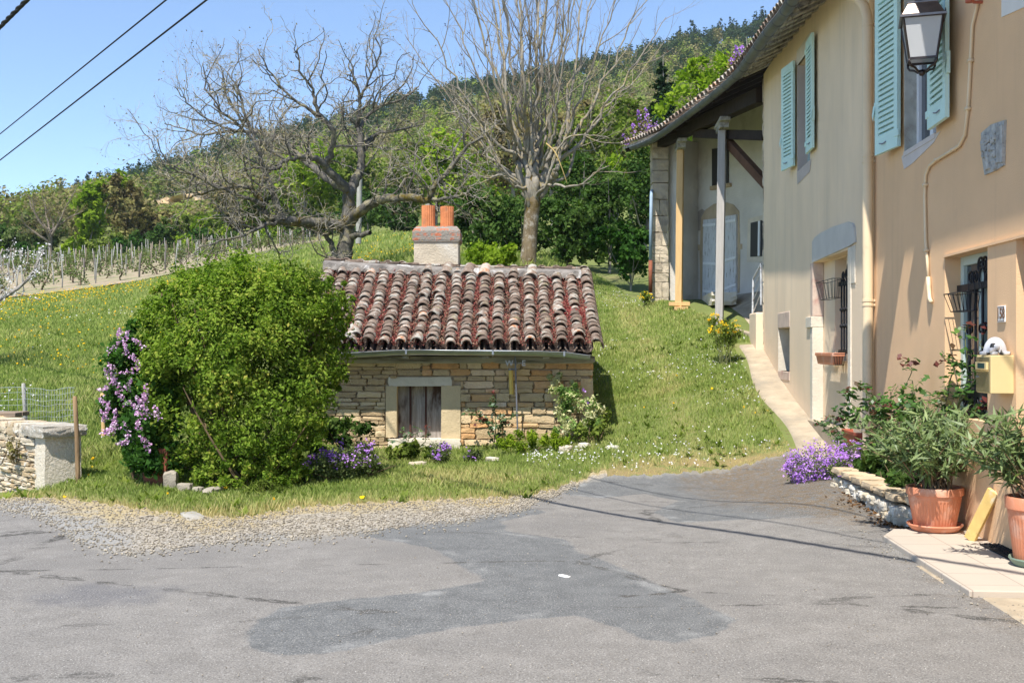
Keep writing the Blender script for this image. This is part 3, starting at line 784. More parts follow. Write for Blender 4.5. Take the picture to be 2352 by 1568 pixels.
# gutter
gx = [-2.72, -2.4, -2.0, -1.55, -1.18, -0.7, -0.15, 0.35, 0.72, 1.02]
gz = [1.315, 1.33, 1.345, 1.372, 1.378, 1.372, 1.368, 1.36, 1.345, 1.302]
gt = MB(); V = []; F = []; n = 7
for x, z in zip(gx, gz):
    for rr in (0.068, 0.058):
        for k in range(n + 1):
            a = math.pi * (1 + k / n); V.append((x, EY + 0.0 + rr * math.cos(a), z + rr * math.sin(a) + 0.0))
    
N2 = 2 * (n + 1)
for i in range(len(gx) - 1):
    for k in range(n):
        F.append((i * N2 + k, (i + 1) * N2 + k, (i + 1) * N2 + k + 1, i * N2 + k + 1))
        F.append((i * N2 + n + 1 + k + 1, (i + 1) * N2 + n + 1 + k + 1, (i + 1) * N2 + n + 1 + k, i * N2 + n + 1 + k))
F.append(tuple(range(n + 1))); F.append(tuple((len(gx) - 1) * N2 + k for k in range(n, -1, -1)))
gt.add(V, F)
gt.tube([(x, EY - 0.068, z) for x, z in zip(gx, gz)], 0.009, 6)
gutter = gt.build('gutter', M_ZINC, hut); smooth_by_angle(gutter, 60)
for x, z in ((-2.45, 1.328), (-1.38, 1.376), (-0.25, 1.368), (0.68, 1.35)):
    bk = MB(); bk.box(x - 0.012, x + 0.012, EY - 0.082, EY - 0.066, z - 0.05, z + 0.012)
    pts = [(x, EY + 0.075 * math.cos(math.pi * (1 + k / 8)), z + 0.075 * math.sin(math.pi * (1 + k / 8))) for k in range(9)]
    bk.tube(pts, 0.008, 5)
    bk.build('gutter_bracket', M_ZINC, gutter)
# chimney
chx0, chx1, chy0, chy1 = P(949, 0, 16.62).x, P(1056, 0, 16.62).x, 16.62, 17.2
zc = lambda py: HC + (HOR - py) * 16.62 / FPX
ch = MB(); ch.box(chx0 + 0.01, chx1 - 0.02, chy0, chy1, 2.2, zc(552))
chim = ch.build('chimney', pmat('chimney_render', (0.47, 0.4, 0.3), 0.95, var=0.15, scale=3, col2=(0.56, 0.52, 0.45), c2lo=0.52, c2hi=0.7, bump=0.7, bscale=35), hut, bevel=0.012)
m, T, b = new_mat('chimney_brick'); v = T.obj()
bt = T.new('TexBrick'); bt.inputs['Scale'].default_value = 1.0; bt.inputs['Brick Width'].default_value = 0.21; bt.inputs['Row Height'].default_value = 0.07; bt.inputs['Mortar Size'].default_value = 0.012
mp = T.new('Mapping'); T.l.new(v, mp.inputs[0]); mp.inputs['Rotation'].default_value = (math.pi / 2, 0, 0); T.l.new(mp.outputs[0], bt.inputs[0])
bt.inputs['Color1'].default_value = (0.5, 0.14, 0.06, 1); bt.inputs['Color2'].default_value = (0.36, 0.15, 0.09, 1); bt.inputs['Mortar'].default_value = (0.3, 0.27, 0.23, 1)
c = T.mix(T.step(T.noise(9, 6, 0.7, v), 0.42, 0.52), bt.outputs[0], (0.25, 0.225, 0.19))
c = T.mix(T.math('MULTIPLY', T.step(T.noise(14, 5, 0.7, v), 0.6, 0.7), 0.7), c, (0.5, 0.36, 0.16))
T.l.new(c, b.inputs['Base Color']); b.inputs['Roughness'].default_value = 0.95; T.l.new(T.bump(T.noise(25, 5, 0.7, v), 0.8, 0.03), b.inputs['Normal'])
cp = MB(); w2 = 0.012
prof = [(-w2, zc(553)), (-w2, zc(530)), (0.045, zc(519)), (0.1, zc(518))]
x0, x1, y0, y1 = chx0, chx1, chy0 - 0.012, chy1 + 0.012
V = []
for dd, z in prof:
    q = dd + 0.0
    V += [(x0 + q, y0 + q, z), (x1 - q, y0 + q, z), (x1 - q, y1 - q, z), (x0 + q, y1 - q, z)]
F = [(3, 2, 1, 0)] + [(4 * i + k, 4 * i + (k + 1) % 4, 4 * i + 4 + (k + 1) % 4, 4 * i + 4 + k) for i in range(3) for k in range(4)] + [(12, 13, 14, 15)]
cp.add(V, F); cp.box(x0 + 0.004, x1 - 0.004, y0 - 0.008, y1 + 0.008, zc(556), zc(552.5)); cp.build('chimney_cap', m, chim, bevel=0.015)
for pxc, top, bot in ((984, 473, 520), (1027, 475, 525)):
    c0 = P(pxc, 0, 16.85); pr = MB(); V = []; nn = 40
    prof = [(0.1, HC + (HOR - bot) * 16.85 / FPX - 0.03), (0.1, HC + (HOR - top) * 16.85 / FPX), (0.082, HC + (HOR - top) * 16.85 / FPX), (0.08, HC + (HOR - bot) * 16.85 / FPX)]
    F = []
    for i, (rr, z) in enumerate(prof):
        for k in range(nn):
            a = 2 * math.pi * k / nn; q = rr + (0.004 * (1 if k % 2 else -1) if i < 2 else 0); V.append((c0.x + q * math.cos(a), c0.y + q * math.sin(a), z))
    for i in range(3):
        for k in range(nn): F.append((i * nn + k, i * nn + (k + 1) % nn, (i + 1) * nn + (k + 1) % nn, (i + 1) * nn + k))
    pr.add(V, F); pr.build('chimney_pot', M_CLAY, chim)
# red stonecrop in the tile channels
def sedum():
    rg_ = np.random.default_rng(5); C = []; N = []; S = []; Tt = []
    for c in range(NCOL):
        for k in range(230):
            s = rg_.random() ** 1.0; x = HX0 + 0.02 + sp * (c + 0.5) + rg_.normal() * 0.042; s *= 0.93
            dens = 0.5 + 0.5 * math.sin(3.1 * x + 4 * s) * math.sin(5.3 * s + 1.7 * c)
            if rg_.random() > 0.45 + 0.55 * dens: continue
            p0 = roof_pt(x, s, 0.02)
            for q in range(9):
                C.append(p0 + Vector((rg_.normal() * 0.022, rg_.normal() * 0.03, rg_.uniform(-0.01, 0.075)))); N.append(rg_.normal(size=3) + np.array([0, -0.3, 0.4])); S.append(rg_.uniform(0.018, 0.04))
                Tt.append(rg_.random() * 0.75 + 0.25 * dens)
    for k in range(350):   # the red patch by the right verge
        p0 = roof_pt(rg_.normal(0.86, 0.08), rg_.normal(0.42, 0.06), 0.05)
        for q in range(4): C.append(p0 + Vector((rg_.normal() * 0.025, rg_.normal() * 0.03, rg_.uniform(-0.02, 0.05)))); N.append(rg_.normal(size=3)); S.append(rg_.uniform(0.02, 0.04)); Tt.append(0.9)
    m = leafmat('red_stonecrop', [(0, (0.3, 0.23, 0.15)), (0.35, (0.34, 0.2, 0.14)), (0.7, (0.34, 0.115, 0.1)), (1, (0.38, 0.075, 0.07))], 0.25, tcol=(1.1, 0.8, 0.7))
    o = leaves('stonecrop', np.array([tuple(c) for c in C]), np.array(N), np.array(S), np.array(Tt), m, None, 0.5)
    tag(o, 'red stonecrop growing in the channels of the outhouse roof tiles', 'stonecrop', kind='stuff')
sedum()
# weather vane pole with a rain gauge before the wall
pl = thing('compass_pole', 'thin grey metal pole with compass letters in front of the outhouse wall', 'pole', P(1188, 985, 14.6))
def txt(name, body, size, loc, rot, mat, parent, ext=0.002, align='CENTER', bold=0.0):
    cu = bpy.data.curves.new(name, 'FONT'); cu.body = body; cu.size = size; cu.extrude = ext; cu.align_x = align; cu.align_y = 'CENTER'; cu.offset = bold
    t = bpy.data.objects.new(name + '_src', cu); COL.objects.link(t); bpy.context.view_layer.update()
    me = bpy.data.meshes.new_from_object(t.evaluated_get(bpy.context.evaluated_depsgraph_get())); bpy.data.objects.remove(t); me.materials.clear()
    o = bpy.data.objects.new(name, me); COL.objects.link(o); o.location = loc; o.rotation_euler = rot; me.materials.append(mat)
    if parent: o.parent = parent
    return o
M_GREYM = pmat('grey_metal', (0.2, 0.21, 0.25), 0.5, metal=0.4, var=0.2, scale=10)
q0 = P(1188, 985, 14.6); M_LETT = pmat('pale_metal', (0.5, 0.52, 0.58), 0.5, var=0.1)
pp = MB(); pp.tube([P(1189, 1000, 14.6) - q0, P(1186, 900, 14.6) - q0, P(1183, 808, 14.55) - q0], 0.011, 8); pp.build('pole_shaft', M_GREYM, pl)
ar = MB(); zz = P(0, 834, 14.58).z - q0.z
ar.bar((-0.095, -0.03, zz), (0.075, -0.03, zz), 0.008, 0.008); ar.bar((-0.012, -0.11, zz), (-0.012, 0.06, zz), 0.008, 0.008)
ar.build('compass_arms', M_GREYM, pl)
for ch_, x in (('W', -0.105), ('E', 0.085)): txt('compass_letter', ch_, 0.1, (x, -0.03, zz), (math.pi / 2, 0, 0), M_LETT, pl, 0.003, bold=0.003)
for ch_, y in (('S', -0.115), ('N', 0.062)): txt('compass_letter', ch_, 0.085, (-0.012, y, zz), (math.pi / 2, 0, math.radians(80)), M_GREYM, pl, 0.003)
rgz = thing('rain_gauge', 'yellow tube hung on the outhouse wall left of the thin pole', 'gauge', P(1174, 875, 14.7))
q1 = P(1174, 875, 14.7); t_ = MB(); t_.tube([P(1175, 905, 14.7) - q1, P(1173, 850, 14.7) - q1], 0.029, 14)
o = t_.build('tube', pmat('yellow_plastic', (0.72, 0.5, 0.12), 0.5, var=0.05), rgz); smooth_by_angle(o)
t_ = MB(); t_.tube([P(1173, 850, 14.7) - q1, P(1173, 846, 14.7) - q1], 0.033, 14); t_.bar(P(1173, 848, 14.7) - q1, P(1173, 848, 14.7) - q1 + Vector((0.09, -0.06, 0)), 0.012, 0.02)
t_.build('top_ring', M_GREYM, rgz)
# ------------------------------------------------------------------ the houses on the right (local frame: x along the wall away from the viewer, y out to the street, z up)
FS = 0.07; FL = math.hypot(1, FS); FAZ = math.atan2(1, FS); FO = Vector((2.803, 0, 0))
FE = Vector((FS, 1, 0)) / FL; FN = Vector((-1, FS, 0)) / FL
def FW(px, py, off=0.0):
    """photo pixel -> (t, z) on the plane `off` out from the facade"""
    o = FO + FN * off
    k = (px - 1176) / FPX
    d = (o.x - FS * o.y) / (k - FS)
    p = P(px, py, d)
    return (p - FO).dot(FE), p.z
def house_empty(name, label, cat): return thing(name, label, cat, tuple(FO), FAZ)
def wall_mb(mb, t0, t1, z0, z1, ops, y=0.0):
    """front skin with openings (a,b,c,d,depth) and their reveals"""
    ts = sorted({t0, t1, *[a for o in ops for a in o[:2]]}); zs = sorted({z0, z1, *[a for o in ops for a in o[2:4]]})
    ts = [t for t in ts if t0 <= t <= t1]; zs = [z for z in zs if z0 <= z <= z1]
    for i in range(len(ts) - 1):
        for j in range(len(zs) - 1):
            a, b_, c, d = ts[i], ts[i + 1], zs[j], zs[j + 1]; mt, mz = (a + b_) / 2, (c + d) / 2
            if any(o[0] < mt < o[1] and o[2] < mz < o[3] for o in ops): continue
            mb.quad((a, y, c), (a, y, d), (b_, y, d), (b_, y, c))
    for (a, b_, c, d, dp) in ops:
        y2 = y - dp
        mb.quad((a, y, c), (a, y2, c), (a, y2, d), (a, y, d)); mb.quad((b_, y, d), (b_, y2, d), (b_, y2, c), (b_, y, c))
        mb.quad((a, y, d), (a, y2, d), (b_, y2, d), (b_, y, d)); mb.quad((a, y, c), (b_, y, c), (b_, y2, c), (a, y2, c))
def louvre_shutter(parent, hinge, width, z0, z1, off, yaw, sgn, latch=True):
    """hinge (t), extends sgn*width along the wall, standing off the wall"""
    o = MB(); w = 0.075; th = 0.032
    o.box(0, w, 0, th, 0, z1 - z0); o.box(width - w, width, 0, th, 0, z1 - z0)
    o.box(w, width - w, 0, th, 0, 0.14); o.box(w, width - w, 0, th, z1 - z0 - 0.09, z1 - z0)
    z = 0.14
    while z < z1 - z0 - 0.1:
        o.add([(w, 0.004, z + .03), (width - w, 0.004, z + .03), (width - w, 0.03, z), (w, 0.03, z), (w, 0.004, z + 0.052), (width - w, 0.004, z + 0.052), (width - w, 0.032, z + 0.026), (w, 0.032, z + 0.026)],
              [(3, 2, 1, 0), (4, 5, 6, 7), (0, 1, 5, 4), (1, 2, 6, 5), (2, 3, 7, 6), (3, 0, 4, 7)])
        z += 0.05
    o.box(w, width - w, 0.0, 0.004, 0.14, z1 - z0 - 0.09)
    s = o.build('shutter', M_MINT, parent)
    s.location = (hinge, off, z0)
    s.rotation_euler = (0, 0, yaw if sgn > 0 else -yaw)
    if sgn < 0:
        for v_ in s.data.vertices: v_.co.x = -v_.co.x
        s.data.flip_normals()
    for zz in (0.12, z1 - z0 - 0.12):
        h = MB(); h.box(-0.03, 0.05, 0.02, 0.04, zz - 0.03, zz + 0.03); hp = h.build('hinge', M_MINT, s, bevel=0.004)
        if sgn < 0:
            for v_ in hp.data.vertices: v_.co.x = -v_.co.x
            hp.data.flip_normals()
    if latch:
        h = MB(); x = sgn * (width + 0.015); h.box(x - 0.012, x + 0.012, 0.0, 0.03, 0.33, 0.5)
        h.add([(x - 0.03, 0.03, 0.47), (x + 0.03, 0.03, 0.47), (x + 0.022, 0.045, 0.38), (x - 0.022, 0.045, 0.38), (x, 0.045, 0.32)], [(0, 1, 2, 3), (3, 2, 4)])
        h.build('shutter_dog', M_MINT, s, bevel=0.003)
    h = MB(); x = sgn * width * 0.6; h.tube([(x - 0.06, 0.034, 0.085), (x - 0.02, 0.05, 0.07), (x + 0.05, 0.05, 0.085)], 0.006, 6); h.build('latch_hook', M_GREYM, s)
    return s
def casement(parent, a, b_, c, d, y, fr=0.055, mat=None, mull=1, bars=0):
    mb = MB(); m_ = mat or M_WHITEP
    mb.box(a, a + fr, y, y + 0.06, c, d); mb.box(b_ - fr, b_, y, y + 0.06, c, d); mb.box(a + fr, b_ - fr, y, y + 0.06, c, c + fr); mb.box(a + fr, b_ - fr, y, y + 0.06, d - fr, d)
    for k in range(mull):
        x = a + (b_ - a) * (k + 1) / (mull + 1); mb.box(x - fr * 0.7, x + fr * 0.7, y, y + 0.064, c + fr, d - fr)
    for k in range(bars):
        z = c + (d - c) * (k + 1) / (bars + 1); mb.box(a + fr, b_ - fr, y + 0.02, y + 0.05, z - 0.014, z + 0.014)
    f = mb.build('window_frame', m_, parent, bevel=0.004)
    pn = MB(); pn.quad((a, y + 0.03, c), (a, y + 0.03, d), (b_, y + 0.03, d), (b_, y + 0.03, c)); pn.build('pane', M_PANE, f)
    return f

TSPLIT = FW(1996, 500)[0]
ZT = HC + 4.4
# ---------- peach house
peach = house_empty('peach_house', 'peach rendered house at the right edge with a mint-shuttered upstairs window', 'house')
za = FW(2170, 592)[1]
W1 = (FW(2150, 300)[0], FW(2078, 300)[0], HC + 1.73, HC + 3.2)
OPS = [(FW(2275, 700, -0.02)[0], FW(2170, 592)[0], HC - 0.52, za, 0.19), (6.2, FW(2334, 700)[0], 0.03, za, 0.27), (W1[0], W1[1], W1[2], W1[3], 0.17)]
pw = MB(); wall_mb(pw, -6.0, TSPLIT, -0.3, ZT - 0.35, OPS)
pw.box(-6, TSPLIT, -0.6, -0.5, -0.3, ZT - 0.4); pw.box(-6.1, -6, -7, -0.0, -0.3, ZT - 0.4); pw.box(-6, TSPLIT, -7.1, -7.0, -0.3, ZT - 0.4)
pw.build('wall', M_PEACH, peach)
# shallow sunk pier between window and door shows as a 2 cm step: the soffit band above stands proud
bd = MB(); bd.box(6.2, FW(2170, 592)[0], 0.0, 0.018, za, za + 0.02)
bd.build('soffit_edge', M_PEACH, peach)
cs = casement(peach, OPS[0][0], OPS[0][1], OPS[0][2], OPS[0][3], -0.18, 0.07, M_GREYP, 1)
dr = MB(); dr.box(6.2, OPS[1][1], -0.3, -0.25, 0.03, za); door = dr.build('door', pmat('door_paint', (0.3, 0.28, 0.25), 0.5), peach, bevel=0.006)
dh = MB(); dh.tube([(OPS[1][1] - 0.1, -0.25, 1.0), (OPS[1][1] - 0.1, -0.2, 1.0), (OPS[1][1] - 0.22, -0.2, 1.0)], 0.01, 8); dh.build('handle', M_ZINC, door)
uw = casement(peach, W1[0], W1[1], W1[2], W1[3], -0.16, 0.06, M_WHITEP, 1)
rv = MB(); rv.box(W1[1] - 0.012, W1[1] + 0.002, -0.1, 0.004, W1[2], W1[3]); rv.build('window_jamb', M_CARVED if False else pmat('grey_jamb', (0.45, 0.45, 0.4), 0.9, var=0.25, scale=5, col2=(0.32, 0.3, 0.26), bump=0.5, bscale=20), peach)
sl2 = MB(); V = [(W1[0] - 0.12, 0.006, W1[2] + 0.0), (W1[0] + 0.05, 0.006, W1[2] - 0.06), (W1[1] - 0.25, 0.006, W1[2] - 0.13), (W1[1] + 0.0, 0.006, W1[2] - 0.14), (W1[1] + 0.08, 0.006, W1[2] - 0.02), (W1[1], 0.006, W1[2])]
sl2.add(V + [(x, -0.02, z) for x, y, z in V], [(0, 1, 2, 3, 4, 5), (6, 7, 8, 9, 10, 11)[::-1]] + [(i, (i + 1) % 6, 6 + (i + 1) % 6, 6 + i)[::-1] for i in range(6)]); sl2.box(W1[0], W1[1], -0.16, 0.012, W1[2] - 0.03, W1[2] + 0.012)
sl2.build('window_sill', pmat('sill_stone', (0.6, 0.54, 0.5), 0.9, var=0.08, scale=5), peach)
louvre_shutter(peach, W1[1] + 0.02, 0.5, HC + 1.8, HC + 3.28, 0.03, 0.14, 1)
louvre_shutter(peach, W1[0] - 0.02, 0.5, HC + 1.76, HC + 3.25, 0.045, 0.03, -1)
# wrought iron window guard
gt0, gt1 = OPS[0][0], OPS[0][1]
gz = lambda py: FW(2240, py, -0.1)[1]
gr = MB(); yb = -0.1
gr.bar((gt0, yb, gz(657)), (gt1, yb, gz(657)), 0.014, 0.05); gr.bar((gt0, yb, gz(905)), (gt1, yb, gz(905)), 0.014, 0.04)
gxs = [FW(x, 700, -0.1)[0] for x in (2227, 2241, 2257, 2271, 2285, 2300)]
for i, x in enumerate(gxs):
    gr.tube([(x, yb, gz(958)), (x, yb, gz(650))], 0.011, 6)
    if i in (0, 2, 4):
        for py in (755, 815):
            for s in (-1, 1): gr.tube([(x, yb, gz(py))] + [(x + s * (0.035 + 0.03 * math.cos(a)), yb, gz(py) + 0.03 * math.sin(a)) for a in np.linspace(math.pi, 4.9 * math.pi / 2 * 0 - 1.2, 10)], 0.008, 5)
def spiral(mb, cx, cz, r0, a0, turns, sgn=1, y=-0.1, r=0.009):
    pts = []
    for k in range(22):
        u = k / 21; a = a0 + sgn * u * turns * 2 * math.pi; q = r0 * (1 - 0.75 * u); pts.append((cx + q * math.cos(a), y, cz + q * math.sin(a)))
    mb.tube(pts, r, 5)
ztop = gz(652)
for (px, py, rr) in ((2230, 638, 0.062), (2241, 636, 0.055), (2253, 606, 0.06), (2262, 604, 0.062), (2271, 638, 0.06), (2272, 612, 0.05)):
    x, z = FW(px, py, -0.1); spiral(gr, x, z, rr, -1.2, 1.5, 1 if px % 2 else -1)
x, z = FW(2256, 637, -0.1); gr.tube([(x + 0.06 * math.cos(a), yb, z + 0.075 * math.sin(a)) for a in np.linspace(0, 2 * math.pi, 17)], 0.01, 5)
for k in range(6):
    for j in range(2): spiral(gr, gt0 + 0.12 + 0.13 * k, gz(925) + 0.0 - 0.1 * j, 0.05, 0, 1.2, 1 if (k + j) % 2 else -1)
gr.bar((gt0, yb, gz(957)), (gt1, yb, gz(957)), 0.014, 0.03)
gr.build('window_guard', M_IRON, peach)
# peach house roof (above the frame, it shades the wall)
rf = MB()
g0 = [(-6.4, 0.62, HC + 3.9), (TSPLIT - 0.1, 0.62, HC + 3.86)]
rf.add([(-6.4, 0.47, HC + 3.9), (TSPLIT - 0.1, 0.47, HC + 3.86), (TSPLIT - 0.1, -3.6, HC + 5.9), (-6.4, -3.6, HC + 5.9), (-6.4, -7.6, HC + 3.9), (TSPLIT - 0.1, -7.6, HC + 3.9),
        (-6.4, 0.47, HC + 4.02), (TSPLIT - 0.1, 0.47, HC + 3.98), (TSPLIT - 0.1, -3.6, HC + 6.02), (-6.4, -3.6, HC + 6.02), (-6.4, -7.6, HC + 4.02), (TSPLIT - 0.1, -7.6, HC + 4.02)],
       [(3, 2, 1, 0), (5, 2, 3, 4), (6, 7, 8, 9), (9, 8, 11, 10), (0, 1, 7, 6), (4, 10, 11, 5), (0, 6, 9, 3), (3, 9, 10, 4), (1, 2, 8, 7), (2, 5, 11, 8)])
rf.build('roof', M_OLDWOOD, peach)
hd = MB(); hd.add([(8.12, 0.42, HC + 3.9), (8.72, 0.42, HC + 3.9), (8.72, 1.0, HC + 3.74), (8.12, 1.0, HC + 3.74), (8.12, 0.42, HC + 4.02), (8.72, 0.42, HC + 4.02), (8.72, 1.0, HC + 3.84), (8.12, 1.0, HC + 3.84)], [(3, 2, 1, 0), (4, 5, 6, 7), (0, 1, 5, 4), (1, 2, 6, 5), (2, 3, 7, 6), (3, 0, 4, 7)]); hd.build('added_shadow_hood', M_OLDWOOD, peach)  # added projection above the frame, placed to throw the slanted shadow on the wall
gg = MB(); gg.tube([(-6.4, 0.53, HC + 3.93), (TSPLIT - 0.2, 0.53, HC + 3.88)], 0.065, 10); gg.build('gutter', M_DARKZINC, peach, smooth=True)
# carved stone let into the wall, whitewashed patch
def wall_plate(name, pix, off, mat, parent, extra=None, bevel=0.0):
    mb = MB(); q = [FW(x, y, off) for x, y in pix]; n = len(q)
    V = [(t, off, z) for t, z in q] + [(t, -0.03, z) for t, z in q]
    mb.add(V, [tuple(range(n)), tuple(range(2 * n - 1, n - 1, -1))] + [((i + 1) % n, i, n + i, n + (i + 1) % n) for i in range(n)])
    if extra: extra(mb)
    o = mb.build(name, mat, parent, bevel=bevel)
    return o
STN = [(2253, 306), (2275, 287), (2307, 276), (2304, 380), (2285, 392), (2261, 402), (2254, 354)]
def relief(mb):
    r = random.Random(4)
    for k in range(34):
        px = r.uniform(2258, 2288); py = r.uniform(308, 385)
        t, z = FW(px, py, 0.02); mb.rock((t, 0.012, z), (r.uniform(.03, .08), 0.04, r.uniform(.02, .06)), k, 2, 0.15, 0.6)
    for px in (2293, 2300):
        t, z = FW(px, 330, 0.02); mb.bar((t, 0.015, FW(px, 292)[1]), (t, 0.015, FW(px, 376)[1]), 0.05, 0.02, up=(0, 1, 0))
wall_plate('carved_stone', STN, 0.015, M_CARVED, peach, relief)
wall_plate('pale_stone', [(2300, 40), (2300, -30), (2380, -30), (2380, 4)], 0.008, pmat('whitewash', (0.74, 0.7, 0.64), 0.9, var=0.05), peach)
# cable conduit down the wall
cpts = [(2246, -30), (2245, 10), (2233, 60), (2229, 140), (2223, 250), (2216, 310), (2203, 335), (2180, 350), (2152, 367), (2135, 381), (2126, 402), (2124, 450), (2126, 550), (2130, 600), (2132, 640)]
mb = MB(); mb.tube([(*(lambda q: (q[0], 0.018, q[1]))(FW(x, y, 0.018)),) for x, y in cpts], 0.0125, 8)
mb.tube([(*(lambda q: (q[0], 0.022, q[1]))(FW(x, y, 0.022)),) for x, y in ((2132, 636), (2133, 660), (2135, 685), (2139, 694))], 0.017, 8)
for x, y in ((2229, 140), (2223, 250), (2190, 344), (2152, 367), (2125, 425), (2128, 575)):
    t, z = FW(x, y, 0.02); mb.rock((t, 0.02, z), (0.04, 0.04, 0.022), 3, 2, 0, 0.9)
cond = mb.build('cable_conduit', M_CREAM, peach, smooth=True)
mb = MB(); t, z = FW(2240, 12, 0.05); mb.tube([(t, 0.0, z + .02), (t, 0.06, z + 0.02), (t - 0.03, 0.09, z + 0.06)], 0.012, 6); mb.tube([(t, 0.09, z + 0.1 + 0), (t, 0.09, z + 0.02)], 0.03, 8); mb.build('cable_insulator', M_TERRA2, peach)
# downpipe between the two houses
dpt = FW(1993, 400, 0.07)[0]; dr_ = MB()
zz0 = FW(1998, 905, 0.07)[1] - 0.1
el = [(dpt, 0.07, zz0 - 0.5), (dpt, 0.07, HC + 3.1), (dpt, 0.075, HC + 3.25), (dpt + 0.02, 0.1, HC + 3.36), (dpt + 0.06, 0.16, HC + 3.46), (dpt + 0.14, 0.3, HC + 3.55), (dpt + 0.3, 0.56, HC + 3.66), (dpt + 0.36, 0.66, HC + 3.75), (dpt + 0.38, 0.68, HC + 3.85)]
dr_.tube(el, 0.05, 16); dp = dr_.build('downpipe', M_CREAM, peach); smooth_by_angle(dp, 50)
for py in (58, 358, 371, 690, 700):
    z = FW(1993, py, 0.07)[1]; c = MB(); c.tube([(dpt, 0.07, z - 0.012), (dpt, 0.07, z + 0.012)], 0.056, 16); c.box(dpt - 0.012, dpt + 0.012, -0.02, 0.03, z - 0.01, z + 0.01); c.build('pipe_collar', M_CREAM, dp)

# house number plate
t, z = FW(2301, 721, 0.006)
npl = thing('house_number_plate', 'small white enamel house number plate reading 158 beside the barred window', 'number plate', tuple(FO + FE * t + FN * 0.006 + Vector((0, 0, z))), FAZ)
wpl = 0.135; mb = MB(); mb.box(-wpl / 2, wpl / 2, -0.004, 0.006, -0.056, 0.056); mb.build('plate', pmat('enamel', (0.8, 0.78, 0.74), 0.3, var=0.03), npl, bevel=0.003)
mb = MB()
for a in ((-.06, .06, .046, .05), (-.06, .06, -.05, -.046)): mb.box(a[0], a[1], 0.006, 0.0075, a[2], a[3])
for a in ((-.06, -.056), (.056, .06)): mb.box(a[0], a[1], 0.006, 0.0075, -0.046, 0.046)
M_BROWNP = pmat('brown_enamel', (0.2, 0.11, 0.07), 0.4); mb.build('border', M_BROWNP, npl)
txt('number', '158', 0.098, (0, 0.0075, 0.0), (math.pi / 2, 0, math.pi), M_BROWNP, npl, 0.001, bold=0.0025)
# mailbox with an ornament on top
mt0, mt1 = FW(2272, 850, 0.16)[0], FW(2240, 850, 0.16)[0]; mz0, mz1 = FW(2272, 904, 0.16)[1], FW(2272, 816, 0.16)[1]
dep = 0.15; mbx = thing('mailbox', 'cream wall mailbox mounted on the pier below the number 158', 'mailbox', tuple(FO + FE * mt0 + Vector((0, 0, mz0))), FAZ)
wmb, hmb = mt1 - mt0, mz1 - mz0; M_MBX = pmat('mailbox_cream', (0.72, 0.55, 0.27), 0.4, var=0.03)
mb = MB(); mb.box(0, wmb, 0.0, dep, 0, hmb); mb.build('body', M_MBX, mbx, bevel=0.005)
mb = MB(); mb.box(0.008, wmb - 0.008, dep + 0.001, dep + 0.008, 0.008, hmb - 0.012); mdoor = mb.build('door', pmat('brass_metal', (0.5, 0.42, 0.25), 0.22, metal=0.7, var=0.05), mbx, bevel=0.002)
mb = MB(); mb.box(0.03, wmb - 0.03, dep + 0.008, dep + 0.02, hmb - 0.095, hmb - 0.045); mb.add([(0.03, dep + 0.008, hmb - 0.11), (wmb - 0.03, dep + 0.008, hmb - 0.11), (wmb - 0.03, dep + 0.03, hmb - 0.1), (0.03, dep + 0.03, hmb - 0.1)], [(0, 1, 2, 3)])
mb.build('letter_slot', M_MBX, mdoor)
mb = MB(); mb.box(0.06, wmb - 0.075, dep + 0.02, dep + 0.0215, hmb - 0.087, hmb - 0.053); npt = mb.build('name_tag', pmat('dark_tag', (0.01, 0.05, 0.055), 0.4), mdoor)
mb = MB(); mb.tube([(wmb - 0.035, dep + 0.008, hmb * 0.42), (wmb - 0.035, dep + 0.016, hmb * 0.42)], 0.009, 10); mb.build('lock', M_ZINC, mdoor)
og = thing('shell_ornament', 'white ceramic shell-like garden ornament standing on the mailbox', 'ornament', tuple(FO + FE * (mt0 + wmb * 0.5) + FN * (dep * 0.5) + Vector((0, 0, mz1))), FAZ)
M_CER = pmat('glazed_white', (0.5, 0.5, 0.52), 0.35, var=0.08, scale=20)
V = []; F = []; nu, nv = 28, 12
for i in range(nv + 1):
    e = math.pi / 2 * i / nv
    for k in range(nu):
        a = 2 * math.pi * k / nu; q = 1 + 0.09 * math.cos(8 * a) * math.cos(e) ** 0.5
        V.append((0.078 * q * math.cos(a) * math.cos(e), 0.072 * q * math.sin(a) * math.cos(e), 0.018 + 0.105 * math.sin(e) * (1 + 0.03 * math.cos(8 * a) * math.cos(e))))
for i in range(nv):
    for k in range(nu): F.append((i * nu + k, i * nu + (k + 1) % nu, (i + 1) * nu + (k + 1) % nu, (i + 1) * nu + k))
mb = MB(); mb.add(V, F); mb.build('dome', M_CER, og, smooth=True)
mb = MB()
for a in (0.4, 1.5, 2.7, 3.9, 5.2):
    mf = MB(); mf.rock((0.08 * math.cos(a), 0.075 * math.sin(a), 0.014), (0.055, 0.045, 0.028), 5, 4, 0, 0.4); mf.build('foot', M_CER, og, smooth=True)
mb.rock((-0.07, 0.02, 0.055), (0.05, 0.05, 0.05), 8, 5, 0, 0.1); mb.rock((-0.075, 0.045, 0.035), (0.045, 0.045, 0.04), 9, 5, 0, 0.1)
mb.build('head', M_CER, og, smooth=True)
mb = MB(); mb.rock((-0.066, 0.034, 0.05), (0.045, 0.045, 0.07), 3, 5, 0.0, 0.2)
mb.add([(-0.083, -0.02, 0.02), (-0.083, 0.02, 0.02), (-0.062, 0.0, 0.075), (-0.05, -0.02, 0.02), (-0.05, 0.02, 0.02), (-0.045, 0, 0.07)], [(0, 1, 2), (5, 4, 3), (0, 2, 5, 3), (1, 4, 5, 2), (0, 3, 4, 1)])
mb.build('opening', M_DARKIN, og)

